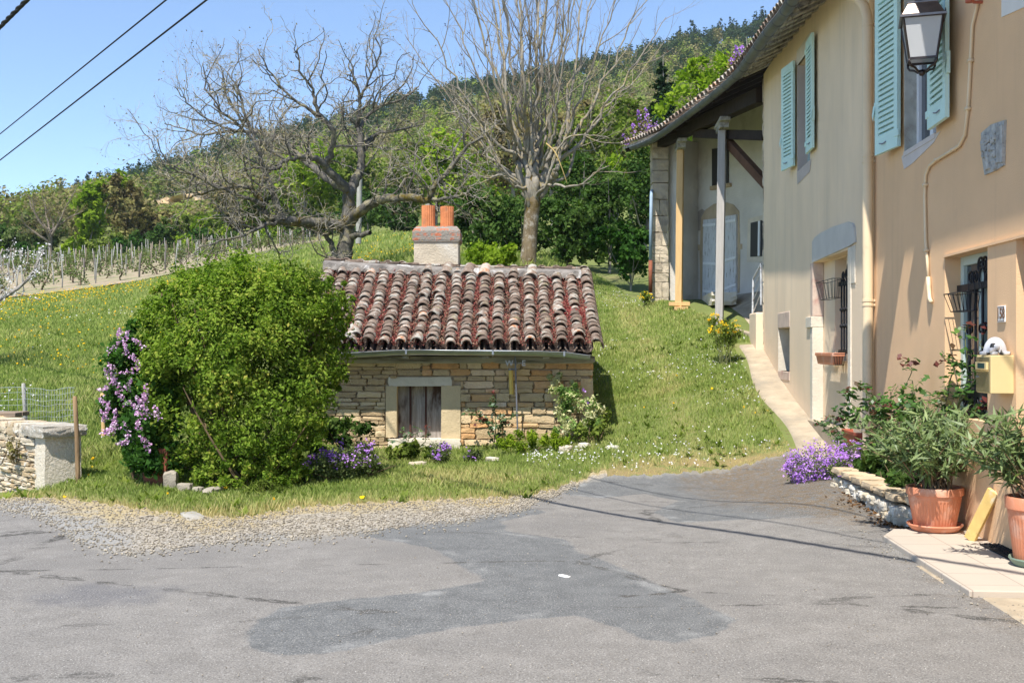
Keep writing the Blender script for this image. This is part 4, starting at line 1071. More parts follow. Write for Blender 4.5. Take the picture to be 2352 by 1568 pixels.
# wall lantern
lp = P(2118, 100, 8.4); lan = thing('wall_lantern', 'black metal street lantern with frosted glass hung from a bracket on the peach house', 'lantern', tuple(lp), 0)
th = math.radians(-17); zl = lambda py: (HOR - py) * 8.4 / FPX + HC - lp.z
M_LBODY = pmat('lantern_metal', (0.07, 0.055, 0.05), 0.32, metal=0.75, var=0.15, scale=12)
m, T, b = new_mat('frosted_glass'); b.inputs['Base Color'].default_value = (0.55, 0.56, 0.57, 1); b.inputs['Roughness'].default_value = 0.25; b.inputs['Transmission Weight'].default_value = 0.25
M_FROST = m
zt, zb = zl(48), zl(140); wt, wb = 0.142, 0.098
lroot = bpy.data.objects.new('cage', bpy.data.meshes.new('cage'))
def rot(v_): return Vector((v_[0] * math.cos(th) - v_[1] * math.sin(th), v_[0] * math.sin(th) + v_[1] * math.cos(th), v_[2]))
cg = MB(); C4 = [(-1, -1), (1, -1), (1, 1), (-1, 1)]
for a, c in C4: cg.bar(rot((a * wb, c * wb, zb)), rot((a * wt, c * wt, zt)), 0.013, 0.013)
for i in range(4):
    a, c = C4[i], C4[(i + 1) % 4]
    cg.bar(rot((a[0] * wb, a[1] * wb, zb)), rot((c[0] * wb, c[1] * wb, zb)), 0.016, 0.016); cg.bar(rot((a[0] * wt, a[1] * wt, zt)), rot((c[0] * wt, c[1] * wt, zt)), 0.016, 0.016)
cage = cg.build('cage', M_LBODY, lan)
for i in range(4):
    a, c = C4[i], C4[(i + 1) % 4]; g = MB(); s = 0.985
    g.quad(rot((a[0] * wb * s, a[1] * wb * s, zb)), rot((c[0] * wb * s, c[1] * wb * s, zb)), rot((c[0] * wt * s, c[1] * wt * s, zt)), rot((a[0] * wt * s, a[1] * wt * s, zt))); g.build('glass_pane', M_FROST, lan)
cpz = MB(); b1, b2, b3 = 0.165, 0.105, 0.11
ring = lambda w_, z: [rot((a * w_, c * w_, z)) for a, c in C4]
V = ring(b1, zt - 0.004) + ring(b1, zt + 0.012) + ring(0.148, zt + 0.02) + ring(b2, zl(16)) + ring(b3, zl(16) + 0.004) + ring(b3, zl(16) + 0.014) + ring(0.06, zl(16) + 0.03) + ring(0.045, zl(-8)) + ring(0.02, zl(-14))
F = [(3, 2, 1, 0)] + [(4 * i + k, 4 * i + (k + 1) % 4, 4 * i + 4 + (k + 1) % 4, 4 * i + 4 + k) for i in range(8) for k in range(4)] + [(32, 33, 34, 35)]
cpz.add(V, F); cpz.build('cap', pmat('cap_metal', (0.24, 0.2, 0.18), 0.3, metal=0.8, var=0.2, scale=10), lan)
for a, c in C4:
    f = MB(); p = rot((a * 0.155, c * 0.155, zt + 0.01)); f.tube([p, p + Vector((0, 0, 0.03))], [0.007, 0.002], 6); f.build('finial', M_LBODY, lan)
sc_ = MB(); zc_ = zl(168)
for a, c in C4:
    pts = [rot((a * wb * q, c * wb * q, z)) for q, z in ((1.0, zb), (1.0, zb - 0.025), (0.85, zb - 0.05), (0.55, zb - 0.06), (0.3, zb - 0.085), (0.0, zc_ + 0.02))]
    sc_.tube(pts, 0.009, 6)
sc_.rock((0, 0, zc_), (0.05, 0.05, 0.05), 2, 5, 0, 0.0); sc_.build('scroll_cradle', M_LBODY, lan, smooth=True)
bl = MB(); bl.rock((0, 0, (zt + zb) / 2 + 0.04), (0.07, 0.07, 0.13), 4, 5, 0, 0); bl.build('bulb', pmat('bulb', (0.8, 0.8, 0.78), 0.2), lan, smooth=True)
wt_, wz_ = (lp - FO).dot(FE), 0; wp_ = FO + FE * wt_; wp_.z = 0
bk = MB(); top = Vector((0, 0, zl(-14))); wallp = Vector((wp_.x - lp.x, wp_.y - lp.y, zl(-60)))
bk.tube([top, Vector((0, 0, zl(-60)))], 0.012, 8); bk.tube([Vector((0, 0, zl(-58))), wallp], 0.014, 8)
bk.tube([Vector((0, 0, zl(-58))) * 1 + wallp * 0.0, (wallp * 0.6 + Vector((0, 0, zl(-60) * 0.4 + 0.12))), wallp + Vector((0, 0, 0.3))], 0.01, 8)
bk.box(wallp.x - 0.02, wallp.x + 0.02, wallp.y - 0.05, wallp.y + 0.05, wallp.z - 0.1, wallp.z + 0.4); bk.build('bracket', M_LBODY, lan)

# ---------- tan house with open porch
tanh = house_empty('tan_house', 'tan rendered old house with a timber porch under its long sagging eave', 'house')
TE = 17.75
w2 = (FW(1860, 380)[0] - 0.02, FW(1832, 380)[0], HC + 2.34, HC + 3.8)
dl = (FW(1950, 565)[0], FW(1868, 600)[0], 0.3, FW(1870, 603)[1], 0.13)
sw = (FW(1813.6, 800)[0], FW(1788, 800)[0], FW(1790, 851)[1], FW(1790, 754)[1], 0.3)
OPT = [(w2[0], w2[1], w2[2], w2[3], 0.2), dl, sw]
tw = MB(); wall_mb(tw, TSPLIT, TE, -0.3, ZT, OPT)
tw.box(TE - 0.5, TE, -7, -0.01, -0.3, ZT); tw.box(TSPLIT, TE, -0.75, -0.65, -0.3, ZT - 0.05)
tw.build('wall', M_TAN, tanh)
qn = MB(); z = 1.0; k = 0; rq = random.Random(8)
while z < ZT - 0.3:
    h = rq.uniform(0.2, 0.42); k += 1
    qn.rock((TE + 0.005, -0.14, z + h / 2), (0.1, 0.3, h * 0.97), 500 + k, 3, 0.08, 0.88, tint=rq.random()); z += h
qn.build('quoins', M_QUOIN, tanh)
casement(tanh, w2[0], w2[1], w2[2], w2[3], -0.19, 0.05, M_GREYP, 1)
rv = MB(); rv.box(w2[1] - 0.012, w2[1] + 0.002, -0.19, 0.004, w2[2], w2[3]); rv.box(w2[0], w2[1] - 0.012, -0.19, 0.004, w2[2] - 0.002, w2[2] + 0.012)
rv.add([(w2[0] - 0.1, 0.005, w2[2] + 0.05), (w2[0], 0.005, w2[2] - 0.1), (w2[1], 0.005, w2[2] - 0.14), (w2[1] + 0.02, 0.005, w2[2] + 0.03)], [(0, 1, 2, 3)][::1])
rv.build('window_surround', pmat('mauve_stone', (0.5, 0.43, 0.38), 0.9, var=0.1, scale=4), tanh)
lt = MB(); lt.box(w2[0] - 0.04, w2[1] + 0.04, -0.02, 0.006, w2[3], w2[3] + 0.2); lt.build('lintel', M_LIME, tanh)
louvre_shutter(tanh, w2[1] + 0.02, 0.47, HC + 2.46, HC + 3.87, 0.03, 0.16, 1)
louvre_shutter(tanh, w2[0] - 0.02, 0.46, HC + 2.46, HC + 3.87, 0.03, 0.03, -1)
# walled-up doorway with stone surround and a small barred window in it
inf = MB(); wo = (FW(1950, 700, -0.13)[0] - 0.1, FW(1918, 700, -0.13)[0], FW(1930, 828, -0.13)[1], dl[3] - 0.02)
wall_mb(inf, dl[0], dl[1], 0.3, dl[3], [(wo[0] + 0.2, wo[1], wo[2], wo[3], 0.22)], -0.128); inf.build('door_infill', M_TAN, tanh)
casement(tanh, wo[0] + 0.2, wo[1], wo[2], wo[3], -0.34, 0.05, M_GREYP, 0)
su = wall_plate('stone_lintel', [(1865, 603), (1865, 556), (1870, 546), (1883, 536), (1910, 522), (1946, 510), (1957, 513), (1961, 523), (1963, 556), (1950, 565)], 0.022, M_LIME, tanh)
su.data.materials[0] = pmat('pale_lintel', (0.55, 0.52, 0.47), 0.9, var=0.08, scale=3, bump=0.3, bscale=20)
jb = MB(); zj = FW(1868, 752)[1]; zj2 = FW(1868, 727)[1]; a0 = dl[1]
jb.box(a0 - 0.012, a0 + 0.13, -0.125, 0.012, zj2, dl[3]); j1 = jb.build('marble_jamb', M_MARBLE, tanh, bevel=0.006)
jb = MB(); jb.box(a0 - 0.014, a0 + 0.34, -0.125, 0.03, zj, zj2); jb.build('jamb_block', M_LIME, tanh, bevel=0.008)
jb = MB(); jb.box(a0 - 0.012, a0 + 0.13, -0.125, 0.014, 0.3, zj); jb.build('jamb', M_LIME, tanh, bevel=0.008)
jb = MB(); jb.box(dl[0] - 0.12, dl[0] + 0.01, -0.12, 0.014, 0.3, dl[3] + 0.02); jb.box(dl[0] - 0.3, dl[0] - 0.12, -0.02, 0.012, FW(1958, 652)[1], dl[3] + 0.02); jb.build('jamb', M_LIME, tanh, bevel=0.008)
jb = MB(); jb.box(dl[0] - 0.1, dl[1] + 0.12, -0.12, 0.05, 0.2, FW(1880, 968)[1]); jb.build('doorstep', M_CONC, tanh, bevel=0.01)
sg = MB(); sg.box(sw[0] - 0.02, sw[1] + 0.03, -0.02, 0.008, sw[3], FW(1800, 717)[1]); sg.build('lintel', M_MARBLE, tanh, bevel=0.01)
sg = MB(); sg.box(sw[0], sw[1], -0.3, 0.008, sw[2] - 0.13, sw[2]); sg.build('sill', M_MARBLE, tanh, bevel=0.01)
sg = MB(); sg.quad((sw[0], -0.29, sw[2]), (sw[0], -0.29, sw[3]), (sw[1], -0.29, sw[3]), (sw[1], -0.29, sw[2])); sg.build('pane', M_DARKIN, tanh)
sg = MB(); sg.box(sw[1] - 0.01, sw[1] + 0.002, -0.28, 0.005, sw[2], sw[3]); sg.build('window_jamb', M_LIME, tanh)
# guard in that window
g2 = MB(); yb = -0.07; ga, gb = dl[0] + 0.02, FW(1931, 700, -0.07)[0]
gzz = lambda py: FW(1940, py, -0.07)[1]
g2.bar((ga, yb, gzz(650)), (gb + 0.1, yb, gzz(650)), 0.012, 0.045); g2.bar((ga, yb, gzz(808)), (gb + 0.1, yb, gzz(808)), 0.012, 0.045)
for px in (1933, 1939, 1945, 1950):
    t = FW(px, 700, yb)[0]; g2.tube([(t, yb, gzz(806)), (t, yb, gzz(640))], 0.012, 6)
    for py in (710, 748): g2.rock((t, yb, gzz(py)), (0.05, 0.05, 0.05), 1, 3, 0, 0)
for px, py in ((1937, 634), (1945, 628), (1949, 615), (1950, 640)):
    t, z = FW(px, py, yb); spiral(g2, t, z, 0.06, -1.2, 1.4, 1, yb)
for z in (gzz(650), gzz(806)): g2.bar((gb + 0.08, yb, z), (gb + 0.08, -0.2, z), 0.012, 0.03); g2.bar((ga + 0.02, yb, z), (ga + 0.02, -0.2, z), 0.012, 0.03)
g2.build('window_guard', M_IRON, tanh)
def wire_basket(name, label, px0, px1, py0, py1, off, taper=0.6, L=None):
    t1, z1 = FW(px0, py0, off); t0, z0 = FW(px1, py1, off)
    e = thing(name, label, 'planter basket', tuple(FO + FE * t0 + FN * off + Vector((0, 0, z0))), FAZ)
    w_, h_ = t1 - t0, z1 - z0; mb = MB(); dy = 0.13
    rt = [(0, 0.0, h_), (w_, 0.0, h_), (w_, dy, h_), (0, dy, h_)]; q = (1 - taper) / 2
    rb = [(w_ * q, 0.0, 0), (w_ * (1 - q), 0.0, 0), (w_ * (1 - q), dy * 0.75, 0), (w_ * q, dy * 0.75, 0)]
    for R_ in (rt, rb):
        for i in range(4): mb.tube([R_[i], R_[(i + 1) % 4]], 0.004, 5)
    for i in range(4):
        for k in range(4):
            u = k / 4; a = Vector(rt[i]).lerp(rt[(i + 1) % 4], u); c = Vector(rb[i]).lerp(rb[(i + 1) % 4], u); mb.tube([a, c], 0.0028, 5)
    mb.build('wire_frame', M_IRON, e)
    return e, w_, h_
wire_basket('wire_basket', 'empty black wire planter basket hooked on the guard beside the mailbox', 2207, 2252, 676, 712, -0.09, 0.7)
wire_basket('wire_basket', 'empty black wire planter basket on the guard of the walled-up doorway', 1899, 1938, 650, 682, -0.06, 0.7)
e, w_, h_ = wire_basket('window_box', 'terracotta window box in a wire holder below the walled-up doorway window', 1900, 1942, 812, 838, -0.06, 0.85)
e['category'] = 'window box'
mb = MB(); V = []
for z, s, dy in ((0.0, 0.84, 0.105), (h_ * 0.8, 0.96, 0.125), (h_ * 0.8, 1.0, 0.14), (h_ + 0.012, 1.0, 0.14), (h_ + 0.012, 0.94, 0.125), (h_ * 0.7, 0.92, 0.12)):
    q = (1 - s) / 2; yo = 0.005 + (0.14 - dy) / 2; V += [(w_ * q, yo, z), (w_ * (1 - q), yo, z), (w_ * (1 - q), yo + dy, z), (w_ * q, yo + dy, z)]
F = [(3, 2, 1, 0)] + [(4 * i + k, 4 * i + (k + 1) % 4, 4 * i + 4 + (k + 1) % 4, 4 * i + 4 + k) for i in range(5) for k in range(4)] + [(20, 21, 22, 23)]
mb.add(V, F); mb.build('trough', M_TERRA, e, bevel=0.004)

# ---------- eave, rafters, gutter along tan house and porch
PS = -0.148; PO = Vector((4.08, 18.0, 0)); PL = math.hypot(1, PS); PE = Vector((PS, 1, 0)) / PL; PN = Vector((-1, PS, 0)) / PL
def to_local(p): 
    q = p - FO; return Vector((q.dot(FE), q.dot(FN), p.z))
def gut(px, py, line):
    k = (px - 1176) / FPX; a, s = line; d = a / (k - s); return P(px, py, d)
LT, LP = (2.803 - 0.5 * 1.0, FS), (4.08 + 0.148 * 18 - 0.52, PS)
GP = [gut(1835, -25, LT), gut(1806, 23, LT), gut(1766, 72, LT), gut(1722, 134, LT), gut(1692, 172, LT).lerp(gut(1692, 172, LP), 0.35), gut(1640, 217, LP), gut(1580, 263, LP), gut(1500, 319, LP), gut(1452, 338, LP)]
GP.insert(0, Vector((2.303 + FS * 10.85, 10.85, HC + 3.86)))
GPz = [p.z for p in GP]
GPL = [to_local(p) for p in GP]
mb = MB(); V = []; F = []; n = 8
pts = []
for i in range(len(GPL) - 1):
    for k in range(4): 
        u = k / 4
        p0, p1, p2, p3 = GPL[max(i - 1, 0)], GPL[i], GPL[i + 1], GPL[min(i + 2, len(GPL) - 1)]
        pts.append(0.5 * ((2 * p1) + (p2 - p0) * u + (2 * p0 - 5 * p1 + 4 * p2 - p3) * u * u + (3 * p1 - p0 - 3 * p2 + p3) * u ** 3))
pts.append(GPL[-1])
def halfpipe(mb, pts, R, th=0.008, n=8):
    V = []; F = []; N = 2 * (n + 1)
    for i, p in enumerate(pts):
        t = (pts[min(i + 1, len(pts) - 1)] - pts[max(i - 1, 0)]).normalized(); sd = Vector((t.y, -t.x, 0)).normalized()
        for rr in (R, R - th):
            for k in range(n + 1):
                a = math.pi * (1 + k / n); V.append(p + sd * rr * math.cos(a) + Vector((0, 0, rr * math.sin(a))))
    for i in range(len(pts) - 1):
        for k in range(n):
            F.append((i * N + k, (i + 1) * N + k, (i + 1) * N + k + 1, i * N + k + 1)); F.append((i * N + n + 2 + k, (i + 1) * N + n + 2 + k, (i + 1) * N + n + 1 + k, i * N + n + 1 + k))
        F.append((i * N, i * N + n + 1, (i + 1) * N + n + 1, (i + 1) * N)); F.append((i * N + n, (i + 1) * N + n, (i + 1) * N + 2 * n + 1, i * N + 2 * n + 1))
    e_ = (len(pts) - 1) * N
    F.append(tuple(range(n + 1))); F.append(tuple(e_ + k for k in range(n, -1, -1)))
    mb.add(V, F)
halfpipe(mb, pts, 0.075)
mb.tube([p + Vector((0, 0.07, 0)) for p in pts], 0.011, 6)
go = mb.build('gutter', M_DARKZINC, tanh); smooth_by_angle(go, 60)
for i in range(2, len(pts) - 1, 2):
    c = MB(); halfpipe(c, [pts[i], pts[i] + (pts[i + 1] - pts[i]) * 0.1], 0.081, 0.012); c.build('gutter_joint', M_DARKZINC, go)
# roof sheet and its underside
inw = []
for i, p in enumerate(pts):
    t = (pts[min(i + 1, len(pts) - 1)] - pts[max(i - 1, 0)]).normalized(); inw.append(Vector((t.y, -t.x, 0)).normalized())
def sm(i): 
    s = Vector((0, 0, 0))
    for k in range(-6, 7): s += inw[min(max(i + k, 0), len(inw) - 1)]
    return s.normalized()
inw = [sm(i) for i in range(len(pts))]
inw = [(-v_ if v_.y > 0 else v_) for v_ in inw]
RISE = 0.46
EXT = (pts[-1] - pts[-3]).normalized(); gpts = pts; pts = pts + [pts[-1] + EXT * 0.5, pts[-1] + EXT * 1.0]; inw = inw + [inw[-1], inw[-1]]
mb = MB(); V = []; F = []
for p, q in zip(pts, inw):
    a = p + q * 0.04 + Vector((0, 0, 0.03)); r_ = p + q * 5.5 + Vector((0, 0, 5.5 * RISE))
    V += [a, r_, a + Vector((0, 0, 0.05)), r_ + Vector((0, 0, 0.05))]
for i in range(len(pts) - 1):
    o_ = 4 * i; F += [(o_, o_ + 1, o_ + 5, o_ + 4), (o_ + 2, o_ + 6, o_ + 7, o_ + 3), (o_, o_ + 4, o_ + 6, o_ + 2)]
e_ = 4 * (len(pts) - 1); F += [(e_, e_ + 1, e_ + 3, e_ + 2), (0, 2, 3, 1)]
mb.add(V, F); mb.build('roof_boards', M_OLDWOOD, tanh)
# barrel tiles along the lower edge and over the whole slope
mb = MB(); rt_ = random.Random(3)
acc = 0; samples = []
for i in range(len(pts) - 1):
    L = (pts[i + 1] - pts[i]).length; 
    while acc < L:
        u = acc / L; samples.append((pts[i].lerp(pts[i + 1], u), inw[i].lerp(inw[i + 1], u).normalized())); acc += 0.215
    acc -= L
for p, q in samples:
    for k in range(3 if p.x < 16 else 14):
        a = p + q * (0.0 + 0.36 * k) + Vector((0, 0, 0.115 + 0.36 * k * RISE)); b2 = p + q * (0.44 + 0.36 * k) + Vector((0, 0, 0.09 + (0.44 + 0.36 * k) * RISE))
        barrel(mb, a + Vector((rt_.uniform(-.012, .012), 0, 0)), b2, 0.095, 0.075, Vector((0, 0, 1)), n=6, tint=min(1, max(0, rt_.gauss(0.6, 0.25))))
o = mb.build('roof_tiles', M_TILE, tanh); smooth_by_angle(o, 45)
# rafters
acc = 0.2; k = 0
for i in range(len(pts) - 1):
    L = (pts[i + 1] - pts[i]).length
    while acc < L:
        u = acc / L; p = pts[i].lerp(pts[i + 1], u); q = inw[i].lerp(inw[i + 1], u).normalized(); k += 1
        c = MB(); ln = 1.0 if p.x < 17.5 else 2.6
        a = p + q * 0.1 + Vector((0, 0, 0.0 + 0.1 * RISE - 0.03)); b2 = p + q * ln + Vector((0, 0, ln * RISE - 0.03))
        c.bar(a, b2, 0.11 + 0.02 * math.sin(k * 2.1), 0.12, tint=0.3 + 0.5 * ((k * 7) % 5) / 5)
        if p.x < 17.4: c.bar(p + q * 0.05 + Vector((0, 0, -0.02)) + Vector((0.16, 0, 0)), p + q * (ln - .02) + Vector((0.16, 0, ln * RISE + 0.0)), 0.2, 0.02, tint=0.7)
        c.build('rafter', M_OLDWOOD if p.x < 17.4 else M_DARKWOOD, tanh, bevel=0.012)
        acc += 0.42 if p.x < 17.4 else 0.75
    acc -= L
# ---------- porch: posts, back wall, stone pier
def wl(px, py, d): return to_local(P(px, py, d))
def PX_on(px, off):
    """depth where a photo column meets the porch front line moved out by off"""
    a = 4.08 + 0.148 * 18 - off; k = (px - 1176) / FPX; return a / (k - PS)
for (px0, py0, py1, mat, w_, nm) in ((1652, 745, 300, M_PALEWOOD, 0.135, 'post'), (1559, 705, 345, M_NEWWOOD, 0.13, 'post')):
    d_ = PX_on(px0, 0.12); a = wl(px0, py0 + 6, d_); b2 = wl(px0 + (7 if px0 > 1600 else 4), py1, d_)
    c = MB(); c.bar(a, b2, w_, w_, up=(0.3, 1, 0)); po = c.build('porch_post', mat, tanh, bevel=0.006)
    c = MB(); c.bar(b2 + Vector((-0.3, 0, 0.05)), b2 + Vector((0.3, 0, 0.05)), 0.16, 0.1); c.bar(b2 + Vector((-0.45, 0, 0.13)), b2 + Vector((0.45, 0, 0.13)), 0.18, 0.07); c.build('post_cap', M_OLDWOOD, po, bevel=0.006)
d2 = PX_on(1559, 0.12)
for k, (dx, dz) in enumerate(((0.0, 0.06), (-0.12, -0.04), (0.1, -0.13))):
    c = MB(); a = wl(1559, 705, d2) + Vector((dx, 0, dz)); c.bar(a + Vector((0, -0.22 + .05 * k, 0)), a + Vector((0, 0.2 - .1 * k, 0)), 0.16, 0.075); c.build('post_footing', M_NEWWOOD, tanh, bevel=0.005)
# beams under the porch eave
c = MB(); A = wl(1750, 190, PX_on(1750, 0.05)); B = wl(1520, 350, PX_on(1520, 0.05)); A.z = HC + 4.1; B.z = HC + 4.42
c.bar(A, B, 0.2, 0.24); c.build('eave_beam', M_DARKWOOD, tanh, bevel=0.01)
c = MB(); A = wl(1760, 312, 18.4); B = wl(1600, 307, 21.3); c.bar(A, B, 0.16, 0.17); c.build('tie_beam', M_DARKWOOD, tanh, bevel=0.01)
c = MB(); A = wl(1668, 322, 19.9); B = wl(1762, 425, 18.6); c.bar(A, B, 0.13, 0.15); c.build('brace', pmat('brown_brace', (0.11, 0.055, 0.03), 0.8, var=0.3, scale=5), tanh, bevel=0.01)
# back wall of the porch: plane X = 13.16 - .35 Y
def BW(px, py, off=0.0):
    k = (px - 1176) / FPX; d = (12.53 - off * 1.06) / (k + 0.35); return to_local(P(px, py, d))
def bw_poly(name, pix, off, mat, thick=0.03, parent=tanh, bevel=0.0):
    q = [BW(x, y, off) for x, y in pix]; q2 = [BW(x, y, off) for x, y in pix]; bn = to_local(Vector((0, 0, 0))) - to_local(Vector((1.0, .35, 0)))
    bn = bn.normalized(); n = len(q); mb = MB(); V = list(q) + [p - bn * thick for p in q2]
    mb.add(V, [tuple(range(n)), tuple(range(2 * n - 1, n - 1, -1))] + [((i + 1) % n, i, n + i, n + (i + 1) % n) for i in range(n)])
    return mb.build(name, mat, parent, bevel=bevel)
bw_poly('porch_back_wall', [(1590, 760), (1590, 306), (1765, 218), (1900, 140), (1900, 760)], 0.0, M_WHITEW, 0.3)
# side wall and pier
SA, SB = P(1590, 0, 24.42), P(1535, 0, 23.75)
def vwall(name, A, B, z0, z1, mat, thick=0.25):
    A, B = to_local(Vector((A.x, A.y, 0))), to_local(Vector((B.x, B.y, 0))); d_ = (B - A).normalized(); nn = Vector((-d_.y, d_.x, 0))
    mb = MB(); V = []
    for p in (A, B, B + nn * thick, A + nn * thick): V += [Vector((p.x, p.y, z0)), Vector((p.x, p.y, z1))]
    mb.add(V, [(0, 2, 3, 1), (2, 4, 5, 3), (4, 6, 7, 5), (6, 0, 1, 7), (1, 3, 5, 7), (0, 6, 4, 2)]); return mb.build(name, mat, tanh)
vwall('porch_side_wall', SA, SB, 1.6, HC + 4.5, M_WHITEW)
pr = MB(); rq = random.Random(12); z = 2.0; k = 0
PA, PB = P(1498, 0, 23.6), P(1536, 0, 23.6)
while z < HC + 4.35:
    h = rq.uniform(0.16, 0.36); cut = rq.choice((1.0, 0.6, 0.45, 1.0)); k += 1
    x0, x1 = PA.x, PB.x; 
    for (s, e) in (((0, cut), (cut, 1.0)) if cut < 1 else ((0, 1.0),)):
        c = Vector((x0 + (x1 - x0) * (s + e) / 2, 23.8, z + h / 2)); pr.rock(c, ((x1 - x0) * (e - s) * 0.98, 0.42, h * 0.97), 700 + k * 3 + int(s * 7), 3, 0.05, 0.92, tint=rq.random())
    z += h
pr.v = [to_local(p) for p in pr.v]
pr.build('stone_pier', M_QUOIN, tanh)
core = MB(); core.box(PA.x + 0.03, PB.x - 0.02, 23.67, 23.97, 1.6, HC + 4.4); core.v = [to_local(p) for p in core.v]; core.build('pier_mortar', M_MORTAR, tanh)
# barn door, stone surround, windows in the back wall
bw_poly('door_surround', [(1609, 690), (1607, 575), (1601, 575), (1601, 562), (1608, 562), (1610, 500), (1620, 482), (1640, 468), (1665, 464), (1684, 470), (1697, 485), (1699, 560), (1704, 560), (1704, 572), (1699, 572), (1698, 672)], 0.012, pmat('door_stone', (0.46, 0.36, 0.24), 0.95, var=0.18, scale=3, bump=0.4, bscale=20), 0.03)
for pix in ([(1613, 686), (1615, 505), (1644, 502), (1644, 690)], [(1661, 682), (1662, 497), (1690, 493), (1690, 671)]):
    dd = bw_poly('barn_door', pix, 0.05, M_FLAKY, 0.04)
    (xa, ya), (xb, yb_), (xc, yc), (xd, yd) = pix
    for f in (0.93, 0.45, 0.1):
        y1_, y2_ = ya + (yb_ - ya) * f, yd + (yc - yd) * f
        st = bw_poly('strap', [(xa + 1, y1_ + 3), (xa + 1, y1_ - 3), (xc - 1, y2_ - 3), (xc - 1, y2_ + 3)], 0.065, M_WHITEP, 0.012, dd)
bw_poly('door_gap', [(1645, 690), (1645, 500), (1661, 498), (1661, 682)], 0.03, M_DARKIN, 0.02)
u = bw_poly('upper_window', [(1635, 428), (1635, 342), (1672, 338), (1672, 420)], 0.03, M_DARKIN, 0.02)
bw_poly('window_sill', [(1630, 437), (1630, 428), (1676, 420), (1676, 428)], 0.05, pmat('sill_ochre', (0.45, 0.33, 0.2), 0.9), 0.06)
bw_poly('window_surround', [(1715, 602), (1718, 502), (1757, 493), (1766, 493), (1766, 600)], 0.012, M_LIME, 0.02)
bw_poly('window_hole', [(1723, 590), (1724, 512), (1766, 502), (1766, 588)], 0.02, M_DARKIN, 0.02)
bw_poly('window_frame', [(1740, 588), (1741, 508), (1745, 507), (1744, 588)], 0.05, M_WHITEP, 0.02)
bw_poly('wall_stain', [(1602, 530), (1598, 510), (1600, 488), (1612, 480), (1622, 486), (1612, 500), (1610, 530)], 0.005, pmat('bare_patch', (0.33, 0.29, 0.25), 0.95, var=0.2), 0.004)
# porch floor, step, railing
fl = MB(); q = [P(1575, 712, 22.3), P(1600, 692, 24.1), P(1760, 655, 22.0), P(1752, 775, 18.4), P(1670, 752, 19.3)]
V = [Vector((p.x, p.y, p.z)) for p in q]; V = [to_local(p) for p in V]; n = len(V)
fl.add(V + [p - Vector((0, 0, 0.5)) for p in V], [tuple(range(n)), tuple(range(2 * n - 1, n - 1, -1))] + [((i + 1) % n, i, n + i, n + (i + 1) % n) for i in range(n)])
fl.build('porch_floor', M_CONC, tanh)
c = MB(); c.rock(BW(1650, 690, 0.35), (2.0, 0.5, 0.26), 44, 4, 0.05, 0.92); c.build('door_step', M_LIME, tanh)
rl = MB(); d_ = 17.9; R0, R1 = wl(1730, 640, 18.3), wl(1748, 606, 17.95)
rl.tube([R0, R1], 0.018, 8); rl.tube([wl(1728, 755, 18.3), R0], 0.016, 8); rl.tube([wl(1748, 700, 17.95), R1], 0.016, 8)
for f in (0.3, 0.55, 0.8): rl.tube([wl(1728, 755, 18.3).lerp(R0, f), wl(1748, 700, 17.95).lerp(R1, f)], 0.009, 6)
rl.build('handrail', pmat('chipped_white', (0.5, 0.5, 0.5), 0.6, var=0.3, scale=20, col2=(0.2, 0.1, 0.06), c2lo=0.6, c2hi=0.7), tanh)
pl_ = MB(); pl_.box(17.76, 18.5, -0.9, 0.12, 0.8, 1.98); pl_.build('stair_plinth', M_TAN, tanh, bevel=0.02)
# rain pipe at the far end of the porch
d_ = 23.4; c = MB(); c.tube([wl(1494, 672, d_), wl(1494, 598, d_)], 0.042, 10); c.build('pipe_base', M_RUST, tanh, smooth=True)
c = MB(); c.tube([wl(1494, 598, d_), wl(1496, 450, d_), wl(1497, 440, d_ + .15), wl(1499, 438, d_ + .35)], 0.036, 10); c.build('downpipe', pmat('blue_grey_pipe', (0.27, 0.36, 0.45), 0.5, var=0.1), tanh, smooth=True)
# ---------- concrete strip, terrace, planter
ts = np.linspace(11.3, 18.1, 40); V = []; F = []
for t in ts:
    wdt = 0.36 + 0.05 * math.sin(t * 1.7) - (0.0 if t < 17 else 0)
    row = []
    for off in (0.0, 0.2, wdt):
        p = FO + FE * t + FN * off; row.append((p.x, p.y, H(p.x, p.y) + 0.035 - 0.01 * off))
    p = FO + FE * t + FN * (wdt + 0.03); row.append((p.x, p.y, H(p.x, p.y) - 0.08)); V += row
for i in range(len(ts) - 1):
    for k in range(3): F.append((i * 4 + k, (i + 1) * 4 + k, (i + 1) * 4 + k + 1, i * 4 + k + 1))
pth = np_mesh('concrete_path', np.array(V), np.array(F), M_CONC); tag(pth, kind='structure')
m, T, b = new_mat('terrace_tile'); v = T.obj()
bt = T.new('TexBrick'); bt.offset = 0; bt.inputs['Scale'].default_value = 1; bt.inputs['Brick Width'].default_value = 0.33; bt.inputs['Row Height'].default_value = 0.33; bt.inputs['Mortar Size'].default_value = 0.004
T.l.new(v, bt.inputs[0]); bt.inputs['Color1'].default_value = (0.5, 0.44, 0.36, 1); bt.inputs['Color2'].default_value = (0.47, 0.41, 0.335, 1); bt.inputs['Mortar'].default_value = (0.28, 0.23, 0.19, 1)
c = T.mix(T.math('MULTIPLY', T.noise(5, 5, 0.7, v), 0.35), bt.outputs[0], (0.38, 0.3, 0.24)); T.l.new(c, b.inputs['Base Color']); b.inputs['Roughness'].default_value = 0.6
te = thing('terrace', 'pale tiled doorstep terrace carrying the terracotta pots', 'terrace', tuple(FO), FAZ); te['kind'] = 'structure'; del te['category']; del te['label']
